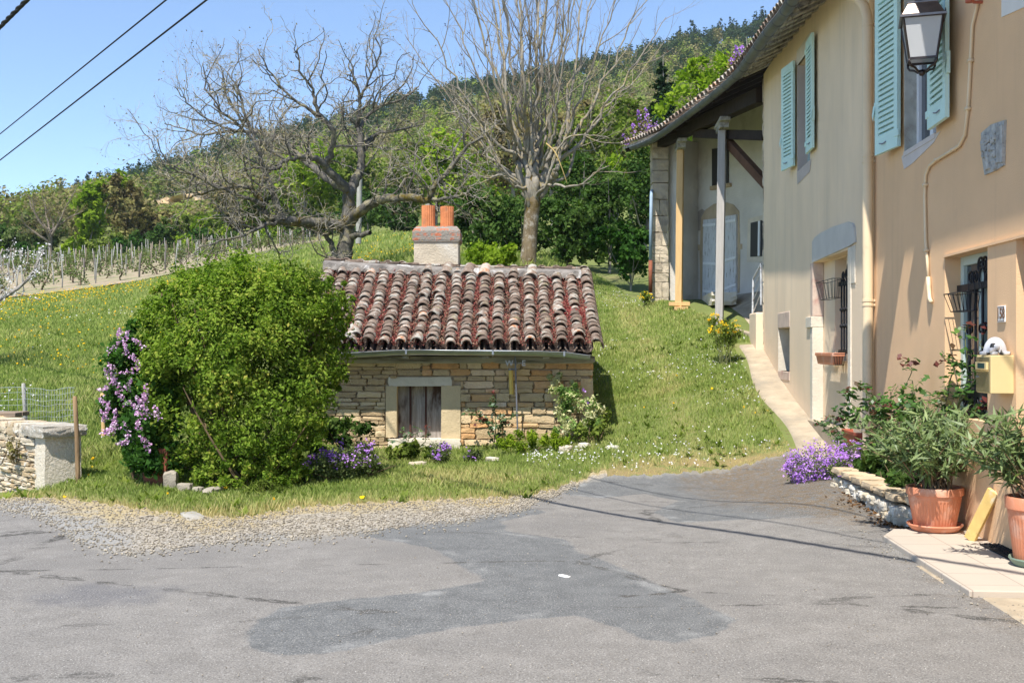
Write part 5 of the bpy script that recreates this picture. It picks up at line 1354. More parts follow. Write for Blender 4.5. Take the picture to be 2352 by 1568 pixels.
c = MB(); c.box(6.12, 7.93, 0.0, 0.68, -0.15, 0.05); c.add([(7.93, 0, -0.15), (7.93, 0.68, -0.15), (8.25, 0.52, -0.15), (8.3, 0, -0.15), (7.93, 0, 0.049), (7.93, 0.68, 0.049), (8.25, 0.52, 0.049), (8.3, 0, 0.049)], [(4, 5, 6, 7), (1, 2, 6, 5), (2, 3, 7, 6)])
c.build('tile_slab', m, te, bevel=0.006)
c = MB(); c.box(3.0, 6.12, 0.0, 0.62, -0.15, 0.018); c.box(6.1, 7.95, 0.66, 0.73, -0.15, 0.012); c.build('concrete_edge', M_CONC, te, bevel=0.02)
# ------------------------------------------------------------------ leaf materials
L_BUSH = leafmat('leaf_fresh_green', [(0, (0.065, 0.12, 0.018)), (0.5, (0.17, 0.26, 0.034)), (0.85, (0.3, 0.36, 0.06)), (1, (0.42, 0.34, 0.08))], 0.38)
L_LILAC = leafmat('leaf_lilac', [(0, (0.025, 0.07, 0.015)), (0.6, (0.055, 0.13, 0.025)), (1, (0.1, 0.2, 0.04))], 0.3)
L_PETAL = leafmat('petal_lilac', [(0, (0.5, 0.2, 0.45)), (0.5, (0.72, 0.46, 0.68)), (1, (0.88, 0.74, 0.85))], 0.3, tcol=(1, 1, 1))
L_AUBR = leafmat('petal_violet', [(0, (0.26, 0.1, 0.48)), (0.5, (0.43, 0.21, 0.64)), (1, (0.66, 0.44, 0.8))], 0.3, tcol=(1, 1, 1))
L_GREYG = leafmat('leaf_grey_green', [(0, (0.06, 0.09, 0.03)), (0.6, (0.13, 0.17, 0.06)), (1, (0.22, 0.25, 0.1))], 0.3)
L_DARK = leafmat('leaf_dark', [(0, (0.026, 0.055, 0.015)), (0.6, (0.065, 0.12, 0.028)), (1, (0.15, 0.21, 0.055))], 0.28)
L_ROSE = leafmat('leaf_rose', [(0, (0.12, 0.03, 0.025)), (0.2, (0.04, 0.09, 0.02)), (0.7, (0.07, 0.16, 0.03)), (1, (0.2, 0.3, 0.06))], 0.3, rough=0.4, gloss=0.03)
L_OLEA = leafmat('leaf_oleander', [(0, (0.07, 0.11, 0.035)), (0.6, (0.16, 0.22, 0.075)), (1, (0.28, 0.34, 0.14))], 0.25, rough=0.5, gloss=0.025)
L_VARI = leafmat('leaf_variegated', [(0, (0.07, 0.16, 0.04)), (0.4, (0.2, 0.32, 0.08)), (0.55, (0.6, 0.58, 0.3)), (1, (0.75, 0.72, 0.48))], 0.3, tcol=(1, 1.1, 0.8))
L_YEL = leafmat('petal_yellow', [(0, (0.62, 0.33, 0.01)), (1, (0.85, 0.6, 0.02))], 0.25, tcol=(1, 1, 0.6))
L_WHITE = leafmat('petal_white', [(0, (0.65, 0.62, 0.62)), (1, (0.85, 0.84, 0.84))], 0.3, tcol=(1, 1, 1))
L_GRASS = leafmat('grass_blade', [(0, (0.14, 0.21, 0.045)), (0.4, (0.28, 0.345, 0.09)), (0.62, (0.4, 0.42, 0.15)), (0.8, (0.5, 0.45, 0.2)), (1, (0.56, 0.45, 0.21))], 0.3)
L_SPRING = leafmat('leaf_spring', [(0, (0.1, 0.16, 0.015)), (0.5, (0.2, 0.29, 0.025)), (1, (0.33, 0.4, 0.04))], 0.4)
L_MID = leafmat('leaf_mid', [(0, (0.07, 0.1, 0.02)), (0.5, (0.14, 0.19, 0.035)), (1, (0.24, 0.28, 0.06))], 0.35)
L_OLIVE = leafmat('leaf_bud_olive', [(0, (0.1, 0.075, 0.04)), (0.5, (0.2, 0.17, 0.07)), (1, (0.3, 0.29, 0.1))], 0.3, tcol=(1, 1, 0.7))
L_PINE = leafmat('needle_pine', [(0, (0.012, 0.03, 0.016)), (0.6, (0.035, 0.065, 0.03)), (1, (0.08, 0.11, 0.05))], 0.15)
L_FOREST = leafmat('forest_foliage', [(0.0, (0.025, 0.048, 0.024)), (0.2, (0.055, 0.085, 0.04)), (0.34, (0.09, 0.105, 0.05)), (0.4, (0.17, 0.145, 0.08)), (0.56, (0.27, 0.235, 0.11)), (0.6, (0.14, 0.18, 0.05)), (0.8, (0.22, 0.27, 0.06)), (1, (0.33, 0.38, 0.06))], 0.3)
M_STEM = pmat('brown_stem', (0.13, 0.09, 0.05), 0.9, var=0.3, scale=10)
M_GSTEM = pmat('green_stem', (0.16, 0.17, 0.07), 0.7, var=0.2, scale=10)

def bark_mat(name, c1, c2, lich, moss, tw=0.6, bs=40):
    m, T, b = new_mat(name); v = T.obj(); vs = T.scalev(v, (1, 1, 0.35))
    c = T.ramp(T.noise(9, 6, 0.7, vs), [(0.3, c1), (0.7, c2)])
    if lich: c = T.mix(T.math('MULTIPLY', T.step(T.noise(5, 6, 0.75, v), 0.5, 0.62), 0.8), c, lich)
    if moss:
        nz = T.new('SeparateXYZ'); T.l.new(T.new('NewGeometry').outputs['Normal'], nz.inputs[0])
        c = T.mix(T.math('MULTIPLY', T.step(T.noise(1.7, 5, 0.7, v), 0.5, 0.62), T.step(T.attr('tint'), 0.55, 0.9)), c, moss)
    T.l.new(c, b.inputs['Base Color']); b.inputs['Roughness'].default_value = 0.95; b.inputs['Specular IOR Level'].default_value = 0.15
    T.l.new(T.bump(T.noise(bs, 4, 0.7, vs), 0.7, 0.03), b.inputs['Normal'])
    return m
M_WALNUT = bark_mat('walnut_bark', (0.045, 0.04, 0.035), (0.2, 0.185, 0.16), (0.28, 0.25, 0.15), (0.12, 0.09, 0.02))
M_ASH = bark_mat('ash_bark', (0.15, 0.13, 0.1), (0.37, 0.335, 0.275), (0.36, 0.28, 0.12), None)
M_ASHTR = bark_mat('ash_trunk_bark', (0.1, 0.075, 0.045), (0.26, 0.2, 0.12), (0.4, 0.36, 0.3), (0.12, 0.08, 0.02))
M_GREYBARK = bark_mat('grey_bark', (0.2, 0.18, 0.16), (0.36, 0.33, 0.29), None, None)

def pb(px, py, d, rx, ry, rd=None):
    """blob from photo pixels: centre and radii"""
    k = d / FPX
    return (P(px, py, d), (rx * k, (rd if rd is not None else (rx + ry) / 2) * k, ry * k))
def stems_mesh(name, br, mat, parent, sides=4):
    V, F, T = tubes_np(br, sides); return np_mesh(name, V, F, mat, parent, {'tint': T}, smooth=True)
def shrub(name, label, cat, base, blobs, n, size, mat, group=None, aspect=0.6, nst=14, clump=0.2, ncl=None, shell=0.55, rng=None, stem_mat=None, tbias=0.0):
    rng = rng or np.random.default_rng(abs(hash(name + str(tuple(round(a, 3) for a in base)))) % 2 ** 31 if False else int(1000 * abs(base[0]) + 77 * base[1]))
    o = thing(name, label, cat, tuple(base), 0, group)
    bl = [((np.array(c) - np.array(base)), r) for c, r in blobs]
    C, N, T = crown_points(n, bl, clump, ncl or max(20, n // 90), shell, rng)
    S = size * rng.uniform(0.65, 1.3, n)
    leaves('foliage', C, N, S, np.clip(T + tbias, 0, 1), mat, o, aspect, rng=rng, fold=0.12)
    br = []
    for k in range(nst):
        c, r = bl[rng.integers(len(bl))]; tip = np.array(c) + unit(rng.normal(size=3)) * np.array(r) * 0.8; tip[2] = max(tip[2], 0.1)
        b0 = np.array([rng.normal() * 0.08, rng.normal() * 0.08, -0.05]); mid = b0 * 0.4 + tip * 0.6; mid[2] *= 0.85; mid += rng.normal(size=3) * 0.05 * np.linalg.norm(tip)
        u = np.linspace(0, 1, 7)[:, None]; p = (1 - u) ** 2 * b0 + 2 * u * (1 - u) * mid + u ** 2 * tip
        rr = 0.012 * np.linalg.norm(tip) + 0.003; br.append((p, np.linspace(rr, rr * 0.3, 7)))
    stems_mesh('stems', br, stem_mat or M_STEM, o, 5)
    return o

# ------------------------------------------------------------------ big green bush and the lilac beside it
base = G(560, 10.75)
big = shrub('round_bush', 'huge rounded light-green bush standing in front of the left half of the outhouse', 'bush', base,
            [pb(560, 770, 11.35, 215, 170), pb(450, 720, 11.3, 130, 105), pb(660, 720, 11.5, 140, 120), pb(700, 800, 11.5, 100, 130), pb(560, 670, 11.4, 170, 85), pb(600, 930, 11.1, 150, 170), pb(480, 900, 11.0, 140, 170),
             pb(560, 1050, 10.85, 120, 85), pb(640, 1060, 10.95, 70, 70), pb(390, 840, 11.1, 70, 140), pb(430, 1020, 10.9, 70, 70), pb(720, 680, 11.5, 70, 60), pb(420, 680, 11.3, 70, 50), pb(340, 740, 11.2, 28, 60), pb(500, 1080, 10.75, 70, 60), pb(600, 1100, 10.75, 90, 45), pb(455, 1060, 10.8, 60, 50), pb(760, 740, 11.6, 45, 60), pb(370, 700, 11.3, 40, 50), pb(770, 870, 11.6, 30, 40), pb(790, 700, 11.7, 28, 50), pb(650, 1090, 10.75, 60, 50), pb(540, 1100, 10.65, 90, 40), pb(690, 1000, 10.95, 70, 90), pb(700, 920, 11.2, 70, 80)], 90000, 0.046, L_BUSH, nst=16, clump=0.125, ncl=1500, shell=0.78, aspect=0.5, rng=np.random.default_rng(11))
yf = np.random.default_rng(3); C = np.array([tuple(P(yf.uniform(340, 760), yf.uniform(640, 1100), 10.3 + yf.uniform(0, .3)) - base) for _ in range(0)]) if False else None
lb = G(330, 10.9)
lil_bl = [pb(300, 850, 11.1, 45, 80), pb(290, 940, 11.0, 50, 60), pb(330, 980, 10.9, 60, 80), pb(370, 1050, 10.8, 55, 45), pb(340, 900, 10.95, 60, 70), pb(300, 780, 11.15, 30, 40), pb(275, 900, 11.05, 30, 60), pb(330, 1045, 10.75, 50, 40), pb(295, 1020, 10.85, 36, 36)]
lil = shrub('lilac_bush', 'lilac bush with pink-purple flower panicles leaning out left of the big bush', 'lilac', lb, lil_bl, 10500, 0.06, L_LILAC, aspect=0.75, nst=14, clump=0.28, rng=np.random.default_rng(12))
def panicles(name, spots, n, size, mat, parent, base, rng, R=0.055):
    C = []; S = []; T = []
    for (px, py, d) in spots:
        c = np.array(P(px, py, d) - base); ax = unit(rng.normal(size=3) * 0.5 + np.array([-0.2, -0.5, 0.9]))
        for k in range(n):
            u = rng.random(); p = c + ax * (u - 0.4) * R * 3 + unit(rng.normal(size=3)) * R * (1 - 0.75 * u) * rng.random() ** 0.4
            C.append(p); S.append(size * rng.uniform(0.7, 1.3)); T.append(rng.random())
    C = np.array(C); return leaves(name, C, rng.normal(size=C.shape) + np.array([0, -0.5, 0.4]), np.array(S), np.array(T), mat, parent, 0.9, rng=rng)
sp = [(275, 768, 10.85), (290, 778, 10.8), (264, 796, 10.9), (291, 812, 10.8), (312, 832, 10.7), (257, 846, 10.85), (250, 866, 10.85), (263, 874, 10.8), (274, 888, 10.8), (294, 886, 10.7), (243, 892, 10.9), (246, 900, 10.9), (280, 916, 10.65), (334, 903, 10.5), (330, 918, 10.5), (324, 924, 10.5),
      (243, 930, 10.85), (247, 945, 10.8), (312, 938, 10.55), (318, 944, 10.5), (336, 942, 10.5), (360, 949, 10.4), (240, 958, 10.85), (266, 978, 10.7), (257, 986, 10.7), (245, 990, 10.75), (290, 992, 10.6), (318, 976, 10.5), (335, 1018, 10.45), (286, 1015, 10.65), (264, 962, 10.75), (300, 852, 10.75), (322, 790, 10.8)]
panicles('flowers', sp, 46, 0.022, L_PETAL, lil, lb, np.random.default_rng(13))

# ------------------------------------------------------------------ flowers and plants round the outhouse
def flower_clump(name, label, cat, base, blobs, nl, nf, lsize, fsize, lmat, fmat, group=None, seed=1, ftop=True):
    rng = np.random.default_rng(seed); o = thing(name, label, cat, tuple(base), 0, group)
    bl = [(np.array(c) - np.array(base), r) for c, r in blobs]
    C, N, T = crown_points(nl, bl, 0.3, max(12, nl // 40), 0.5, rng); leaves('foliage', C, N, lsize * rng.uniform(.6, 1.3, nl), T, lmat, o, 0.45, rng=rng)
    C, N, T = crown_points(nf, bl, 0.22, max(14, nf // 14), 0.92, rng)
    k = C[:, 2] > np.mean([c[2] for c, _ in bl]) - 0.05 if ftop else np.ones(nf, bool); C, T = C[k], T[k]
    N = np.tile(np.array([0, -0.6, 0.7]), (len(C), 1)) + rng.normal(size=C.shape) * 0.4
    leaves('flowers', C, N, fsize * rng.uniform(.7, 1.25, len(C)), T, fmat, o, 0.95, rng=rng)
    br = [(np.array([[rng.normal() * r[0] * .4, rng.normal() * r[1] * .4, -0.03], [c[0] + rng.normal() * r[0] * .5, c[1] + rng.normal() * r[1] * .5, c[2] + r[2] * .6]]), np.array([0.004, 0.002])) for c, r in bl for _ in range(6)]
    stems_mesh('stems', br, M_GSTEM, o, 4)
    return o
flower_clump('aubretia', 'wide violet flowering cushion at the foot of the big bush', 'flowering plant', G(775, 11.4), [pb(790, 1062, 11.4, 60, 40), pb(735, 1072, 11.2, 40, 35), pb(835, 1050, 11.6, 36, 34)], 5200, 950, 0.035, 0.027, L_GREYG, L_AUBR, 'violet flower cushions', 2)
flower_clump('aubretia', 'small violet flowering clump below the outhouse window', 'flowering plant', G(1010, 13.3), [pb(1010, 1042, 13.3, 28, 26)], 1100, 170, 0.035, 0.028, L_GREYG, L_AUBR, 'violet flower cushions', 3)
flower_clump('aubretia', 'sparse violet flowering tuft right of the window clump by the outhouse', 'flowering plant', G(1085, 13.3), [pb(1085, 1048, 13.3, 24, 18)], 700, 36, 0.035, 0.026, L_GREYG, L_AUBR, 'violet flower cushions', 4)
flower_clump('aubretia', 'dense bright violet flower cushion spilling over the planter end onto the asphalt', 'flowering plant', G(1880, 11.0), [pb(1880, 1068, 10.9, 68, 42, 60), pb(1835, 1078, 11.0, 34, 30), pb(1925, 1075, 10.6, 36, 36), pb(1960, 1038, 10.9, 34, 24)], 4200, 2600, 0.025, 0.021, L_GREYG, L_AUBR, 'violet flower cushions', 5, ftop=False)
flower_clump('wallflower', 'orange-yellow wallflower blooming by the foot of the pale porch post', 'flowering plant', G(1665, 17.2), [pb(1665, 765, 17.2, 36, 30), pb(1640, 738, 17.3, 16, 18), pb(1690, 770, 17.2, 18, 16)], 1500, 420, 0.05, 0.03, L_MID, L_YEL, 'yellow wallflowers', 6)
flower_clump('wallflower', 'little yellow-flowered tuft at the foot of the stone porch pier', 'flowering plant', G(1484, 23.2), [pb(1486, 682, 23.2, 18, 12)], 600, 70, 0.05, 0.03, L_MID, L_YEL, 'yellow wallflowers', 7)
shrub('leafy_plant', 'dark leafy plant in shade between the big bush and the outhouse', 'plant', G(800, 13.4), [pb(790, 990, 13.4, 62, 36), pb(740, 1000, 13.0, 40, 40)], 1300, 0.1, L_DARK, nst=8, aspect=0.45)
shrub('leafy_plant', 'low green broad-leaved plant under the outhouse window', 'plant', G(920, 13.6), [pb(895, 1042, 13.6, 42, 20), pb(960, 1035, 13.7, 38, 20)], 900, 0.085, L_MID, nst=6, aspect=0.45)
shrub('weed_patch', 'yellow-green weeds growing along the outhouse foot right of the pole', 'plant', G(1220, 13.8), [pb(1200, 1010, 13.8, 60, 22), pb(1290, 1010, 13.7, 50, 20)], 1900, 0.07, L_SPRING, nst=6, aspect=0.25)
shrub('weed_patch', 'green weeds between the big bush and the gravel edge', 'plant', G(790, 11.3), [pb(800, 1110, 11.3, 70, 20), pb(870, 1090, 11.8, 60, 22), pb(700, 1105, 11.0, 40, 24)], 2600, 0.06, L_GREYG, nst=6, aspect=0.3)
shrub('tall_grass_tuft', 'bluish tall grass tuft at the foot of the big bush', 'grass', G(600, 10.3), [pb(600, 1132, 10.3, 52, 22)], 1500, 0.12, L_MID, nst=4, aspect=0.1)
def rose(name, label, base, canes, nl, lsize, mat, seed, group=None, spread=0.08):
    """canes: lists of points (world); leaves in fives along them"""
    rng = np.random.default_rng(seed); o = thing(name, label, 'rose', tuple(base), 0, group); br = []; C = []; N = []; S = []; T = []
    for cn in canes:
        p = np.array([tuple(Vector(q) - Vector(base)) for q in cn]); u = np.linspace(0, 1, 14)
        idx = np.linspace(0, 1, len(p)); q = np.stack([np.interp(u, idx, p[:, k]) for k in range(3)], 1); q[1:-1] += rng.normal(size=(12, 3)) * 0.012
        br.append((q, np.linspace(0.009, 0.003, 14)))
        for k in range(nl):
            f = rng.uniform(0.18, 1.0); b0 = np.array([np.interp(f, u, q[:, j]) for j in range(3)]); dr = unit(rng.normal(size=3) + np.array([0, -0.3, 0.2]))
            ln = spread * rng.uniform(0.6, 1.4); br.append((np.array([b0, b0 + dr * ln * 0.6, b0 + dr * ln + np.array([0, 0, -0.01])]), np.array([0.002, 0.0015, 0.001])))
            s_ = unit(np.cross(dr, [0, 0, 1]) + 1e-6); tt = np.clip(rng.normal(0.55, 0.2) - (0.6 if f > 0.93 and rng.random() < 0.6 else 0), 0, 1)
            for (a, c, m_) in ((1.0, 0, 1.1), (0.75, 0.35, 1), (0.75, -0.35, 1), (0.45, 0.3, .85), (0.45, -0.3, .85)):
                C.append(b0 + dr * ln * a + s_ * c * ln); N.append(unit(rng.normal(size=3) * 0.35 + np.array([0, -0.25, 0.8]))); S.append(lsize * m_ * rng.uniform(.8, 1.2)); T.append(tt)
    stems_mesh('canes', br, M_GSTEM, o, 5)
    leaves('foliage', np.array(C), np.array(N), np.array(S), np.array(T), mat, o, 0.62, rng=rng, fold=0.1)
    return o
b_ = G(1140, 14.45)
L_ROSED = leafmat('leaf_rose_dark', [(0, (0.13, 0.025, 0.02)), (0.25, (0.06, 0.07, 0.03)), (0.6, (0.05, 0.11, 0.04)), (1, (0.12, 0.19, 0.06))], 0.25, rough=0.4, gloss=0.03)
rose('rose_bush', 'dark-leaved rose bush trained on the outhouse wall left of the thin pole', b_, [[b_, P(1130, 970, 14.4), P(1085, 950, 14.45), P(1066, 940, 14.5)], [b_, P(1140, 960, 14.4), P(1130, 925, 14.45), P(1135, 905, 14.45)], [b_, P(1150, 970, 14.35), P(1175, 960, 14.4), P(1205, 955, 14.45)], [b_, P(1145, 975, 14.35), P(1160, 965, 14.35)], [b_, P(1120, 975, 14.4), P(1100, 965, 14.4)]], 16, 0.055, L_ROSED, 5)
b_ = G(945, 14.3)
rose('rose_bush', 'thin young rose with red shoots before the outhouse window', b_, [[b_, P(935, 1010, 14.3), P(925, 990, 14.3)], [b_, P(950, 1005, 14.3), P(968, 985, 14.3)], [b_, P(940, 1020, 14.2), P(900, 1010, 14.2)], [b_, P(975, 1015, 14.3), P(985, 990, 14.3)]], 6, 0.05, L_ROSED, 6)
vs = shrub('variegated_shrub', 'cream-edged variegated shrub against the right corner of the outhouse', 'shrub', G(1320, 14.2), [pb(1305, 905, 14.5, 44, 32), pb(1330, 950, 14.35, 64, 36), pb(1285, 975, 14.2, 40, 30), pb(1370, 965, 14.2, 36, 26), pb(1275, 872, 14.65, 20, 18), pb(1325, 880, 14.6, 18, 16)], 4200, 0.055, L_VARI, nst=6, aspect=0.5)
shrub('leafy_plant', 'green plant around the variegated shrub at the outhouse corner', 'plant', G(1350, 14.1), [pb(1350, 985, 14.1, 44, 18), pb(1385, 960, 14.6, 26, 22)], 800, 0.06, L_MID, nst=6)
pv = [(1342, 895), (1350, 925)]
C = np.array([tuple(P(x, y, 14.1) - Vector(vs.location)) for x, y in pv for _ in range(5)]) + RNG.normal(size=(10, 3)) * 0.012
leaves('flowers', C, RNG.normal(size=(10, 3)) + np.array([0, -1, 0.3]), np.full(10, 0.04), RNG.random(10), L_AUBR, vs, 0.8)

# loose stones
def stone(name, label, px, py, d, size, mat, seed, cat='stone', group=None, dz=0.3):
    g = G(px, d); mb = MB(); mb.rock((0, 0, size[2] * dz), size, seed, 4, 0.12, 0.55, tint=(seed * 0.37) % 1); o = mb.build(name, mat, None); smooth_by_angle(o, 35)
    o.location = g; o.rotation_euler = (0, 0, seed * 1.3); return tag(o, label, cat, group)
for i, (lab, px, d, s) in enumerate((('pale jagged stone below the variegated shrub', 1300, 13.6, (0.28, 0.14, 0.1)), ('small cream stone right of the jagged stone', 1342, 13.8, (0.15, 0.1, 0.1)), ('pale stone beside the dry leaves in the flower bed', 960, 12.9, (0.2, 0.14, 0.09)), ('flat stone at the end of the flower bed', 1130, 13.3, (0.2, 0.12, 0.07)), ('little stone in the lane grass right of the outhouse', 1407, 13.6, (0.16, 0.12, 0.06)))):
    stone('field_stone', lab, px, 0, d, s, M_PALEST, i + 1)
for i, (lab, px, d, s) in enumerate((('squared grey block in the shade under the lilac', 392, 10.6, (0.16, 0.14, 0.2)), ('grey stone under the left side of the big bush', 425, 10.45, (0.14, 0.1, 0.09)), ('broad flat stone under the big bush', 490, 10.35, (0.24, 0.12, 0.07)), ('small stone beside the broad flat stone under the bush', 455, 10.4, (0.1, 0.08, 0.06)))):
    stone('field_stone', lab, px, 0, d, s, pmat('grey_stone', (0.33, 0.29, 0.23), 0.95, var=0.3, bump=0.5), i + 11)
mb = MB(); g = G(356, 10.75); mb.box(-0.02, 0.02, -0.13, 0.13, -0.05, 0.36); o = mb.build('iron_plate', M_RUST, None, bevel=0.004); o.location = g; o.rotation_euler = (0.05, 0.03, math.radians(70)); tag(o, 'rusty brown iron plate standing under the lilac', 'plate')
stone('paving_slab', 'thin flat slab lying at the edge of the gravel', 440, 0, 9.1, (0.36, 0.16, 0.05), pmat('slab_stone', (0.33, 0.31, 0.27), 0.95, var=0.15, bump=0.4), 4, 'slab', dz=0.2)
stone('white_stone', 'flat white stone lying on the dark asphalt patch', 1296, 0, 6.73, (0.085, 0.04, 0.02), pmat('white_chalk', (0.75, 0.73, 0.7), 0.9), 9, dz=0.5)

# ------------------------------------------------------------------ dry stone wall on the left, pillar, fence, bench
A = Vector((-4.61, 10.9, 0)); wd = Vector((-0.69, 0.72, 0)).normalized(); wn_ = Vector((wd.y, -wd.x, 0))   # wall runs away to the left
dsw = thing('dry_stone_wall', 'low dry stone wall of thin pale stones at the left edge', 'stone wall', tuple(A))
ang = math.atan2(wd.y, wd.x)
Mw = Matrix.Rotation(ang, 4, 'Z')
st = MB()
course_wall(st, 0.26, 4.5, -0.35, 0.5, 0.0, [], (0.025, 0.07), (0.1, 0.3), 0.3, 31, 0.03, (0, 1))
st.v = [Vector((p.x, -p.y, p.z)) if False else p for p in st.v]
# front must face the viewer: local +y or -y chosen from the normal
flip = 1 if (Mw @ Vector((0, -1, 0))).dot(Vector((0, -1, 0))) > 0 else -1
st.v = [Mw @ Vector((p.x, p.y * flip, p.z)) for p in st.v]
o = st.build('stones', M_DRYST, dsw); smooth_by_angle(o, 45)
cp_ = MB(); rq = random.Random(5); x = 0.25; k = 0
while x < 4.5:
    L = rq.uniform(0.12, 0.26); k += 1; cp_.rock((x + L / 2, flip * 0.16, 0.56), (L * 0.97, 0.38, 0.13 + rq.uniform(-.02, .03)), 900 + k, 4, 0.07, 0.75, tint=rq.uniform(0.3, 1)); x += L
cp_.v = [Mw @ p for p in cp_.v]; o = cp_.build('coping_stones', M_DRYST, dsw); smooth_by_angle(o, 45)
bkf = MB(); bkf.box(0.05, 4.5, 0.05 if flip > 0 else -0.33, 0.33 if flip > 0 else -0.05, -0.4, 0.5); bkf.v = [Mw @ p for p in bkf.v]; bkf.build('wall_core', M_MORTAR, dsw)
ps = MB(); ps.rock((0.13, flip * 0.17, 0.13), (0.27, 0.37, 0.8), 55, 8, 0.02, 0.93, tint=0.5); ps.v = [Mw @ p for p in ps.v]
o = ps.build('end_pillar', stone_mat('pillar_stone', [(0, (0.62, 0.55, 0.44)), (1, (0.7, 0.62, 0.5))], 1.0, dark=(0.3, 0.21, 0.1), lichen=(0.55, 0.54, 0.5)), dsw); smooth_by_angle(o, 40)
ps = MB(); ps.rock((0.24, flip * 0.17, 0.575), (0.62, 0.46, 0.115), 56, 6, 0.04, 0.85, tint=0.3); ps.v = [Mw @ p for p in ps.v]
o = ps.build('cap_slab', stone_mat('cap_stone', [(0, (0.38, 0.35, 0.29)), (1, (0.5, 0.45, 0.38))], 1.0, dark=(0.4, 0.22, 0.06), lichen=(0.6, 0.59, 0.55)), dsw); smooth_by_angle(o, 40)
def post(name, label, px, pyb, pyt, d, w_, mat, px_top=None, group=None, cat='post'):
    b0 = P(px, pyb, d); mb = MB(); t_ = P(px_top if px_top else px, pyt, d) - b0
    mb.tube([Vector((0, 0, -0.2)), t_ * 0.5 + Vector((0.004, 0, 0)), t_, t_ + Vector((0, 0, 0.012))], [w_, w_ * 0.96, w_ * 0.92, w_ * 0.6], 9)
    o = mb.build(name, mat, None); smooth_by_angle(o, 50); o.location = b0; return tag(o, label, cat, group)
M_POST = pmat('post_wood', (0.26, 0.17, 0.09), 0.9, var=0.35, scale=6, col2=(0.09, 0.06, 0.04), c2lo=0.5, c2hi=0.65, bump=0.5, bscale=20, stretch=(3, 3, 0.4))
M_GPOST = pmat('grey_post_wood', (0.36, 0.35, 0.31), 0.9, var=0.25, scale=6, col2=(0.22, 0.2, 0.17), bump=0.5, bscale=20, stretch=(3, 3, 0.4))
post('fence_post', 'dark brown wooden post standing against the end of the dry stone wall', 180, 1092, 912, 10.95, 0.024, M_POST, 172)
post('fence_post', 'pale grey wooden fence post behind the dry stone wall', 59, 990, 882, 13.6, 0.026, M_GPOST, 54)
post('fence_post', 'short yellowish post mostly hidden behind the lilac', 238, 960, 905, 12.6, 0.026, M_NEWWOOD, 235)
fen = thing('wire_fence', 'sagging sheep-wire fence behind the dry stone wall', 'wire fence', tuple(P(56, 980, 13.6)))
o0 = Vector(fen.location); mb = MB()
def wf(u, f):  # u: 0 left .. 1 right, f: height
    xs = np.interp(u, [0, 0.45, 1], [-260, 56, 172]); d = np.interp(u, [0, 0.45, 1], [16.0, 13.6, 11.6]); top = np.interp(u, [0, .2, .45, .7, 1], [880, 898, 888, 896, 889]); bot = np.interp(u, [0, 0.45, 1], [965, 972, 966])
    return P(xs, bot + (top - bot) * f + 1.5 * math.sin(u * 23 + f * 9), d) - o0
for f in (0, 0.16, 0.33, 0.52, 0.66, 0.84, 1.0): mb.tube([wf(u, f) for u in np.linspace(0, 1, 26)], 0.0022 if f < 1 else 0.003, 4, cap=False)
for u in np.linspace(0.02, 0.98, 34): mb.tube([wf(u, f) for f in (0, 0.33, 0.66, 1)], 0.0016, 4, cap=False)
mb.build('wire_mesh', pmat('galvanised_wire', (0.5, 0.52, 0.54), 0.4, metal=0.5), fen)
bn = thing('picnic_bench', 'weathered wooden bench half seen behind the dry stone wall', 'bench', tuple(G(10, 12.9)))
o0 = Vector(bn.location); M_BENCH = pmat('bench_wood', (0.24, 0.18, 0.13), 0.9, var=0.25, scale=5, bump=0.4, bscale=20, stretch=(0.4, 3, 3))
zb_ = P(0, 946, 12.9).z - o0.z
for k, y in enumerate((-0.16, 0.04)):
    mb = MB(); mb.box(-1.4, 0.2, y, y + 0.18, zb_ - 0.05, zb_); mb.build('seat_plank', M_BENCH, bn, bevel=0.006)
for x in (-1.1, 0.05):
    mb = MB(); mb.tube([(x, 0.04, -0.2), (x, 0.04, zb_ - 0.05)], 0.06, 10); mb.build('leg', M_NEWWOOD, bn, smooth=True)
mb = MB(); mb.tube([(0.05, -0.2, zb_ - 0.075), (0.05, 0.26, zb_ - 0.075)], 0.04, 10); mb.build('cross_rail', M_NEWWOOD, bn, smooth=True)
shrub('wall_plant', 'ochre-green wall plant rooted in the dry stone wall', 'plant', Vector(P(30, 1050, 11.45)), [pb(30, 1030, 11.35, 22, 28)], 260, 0.035, L_OLIVE, nst=8)

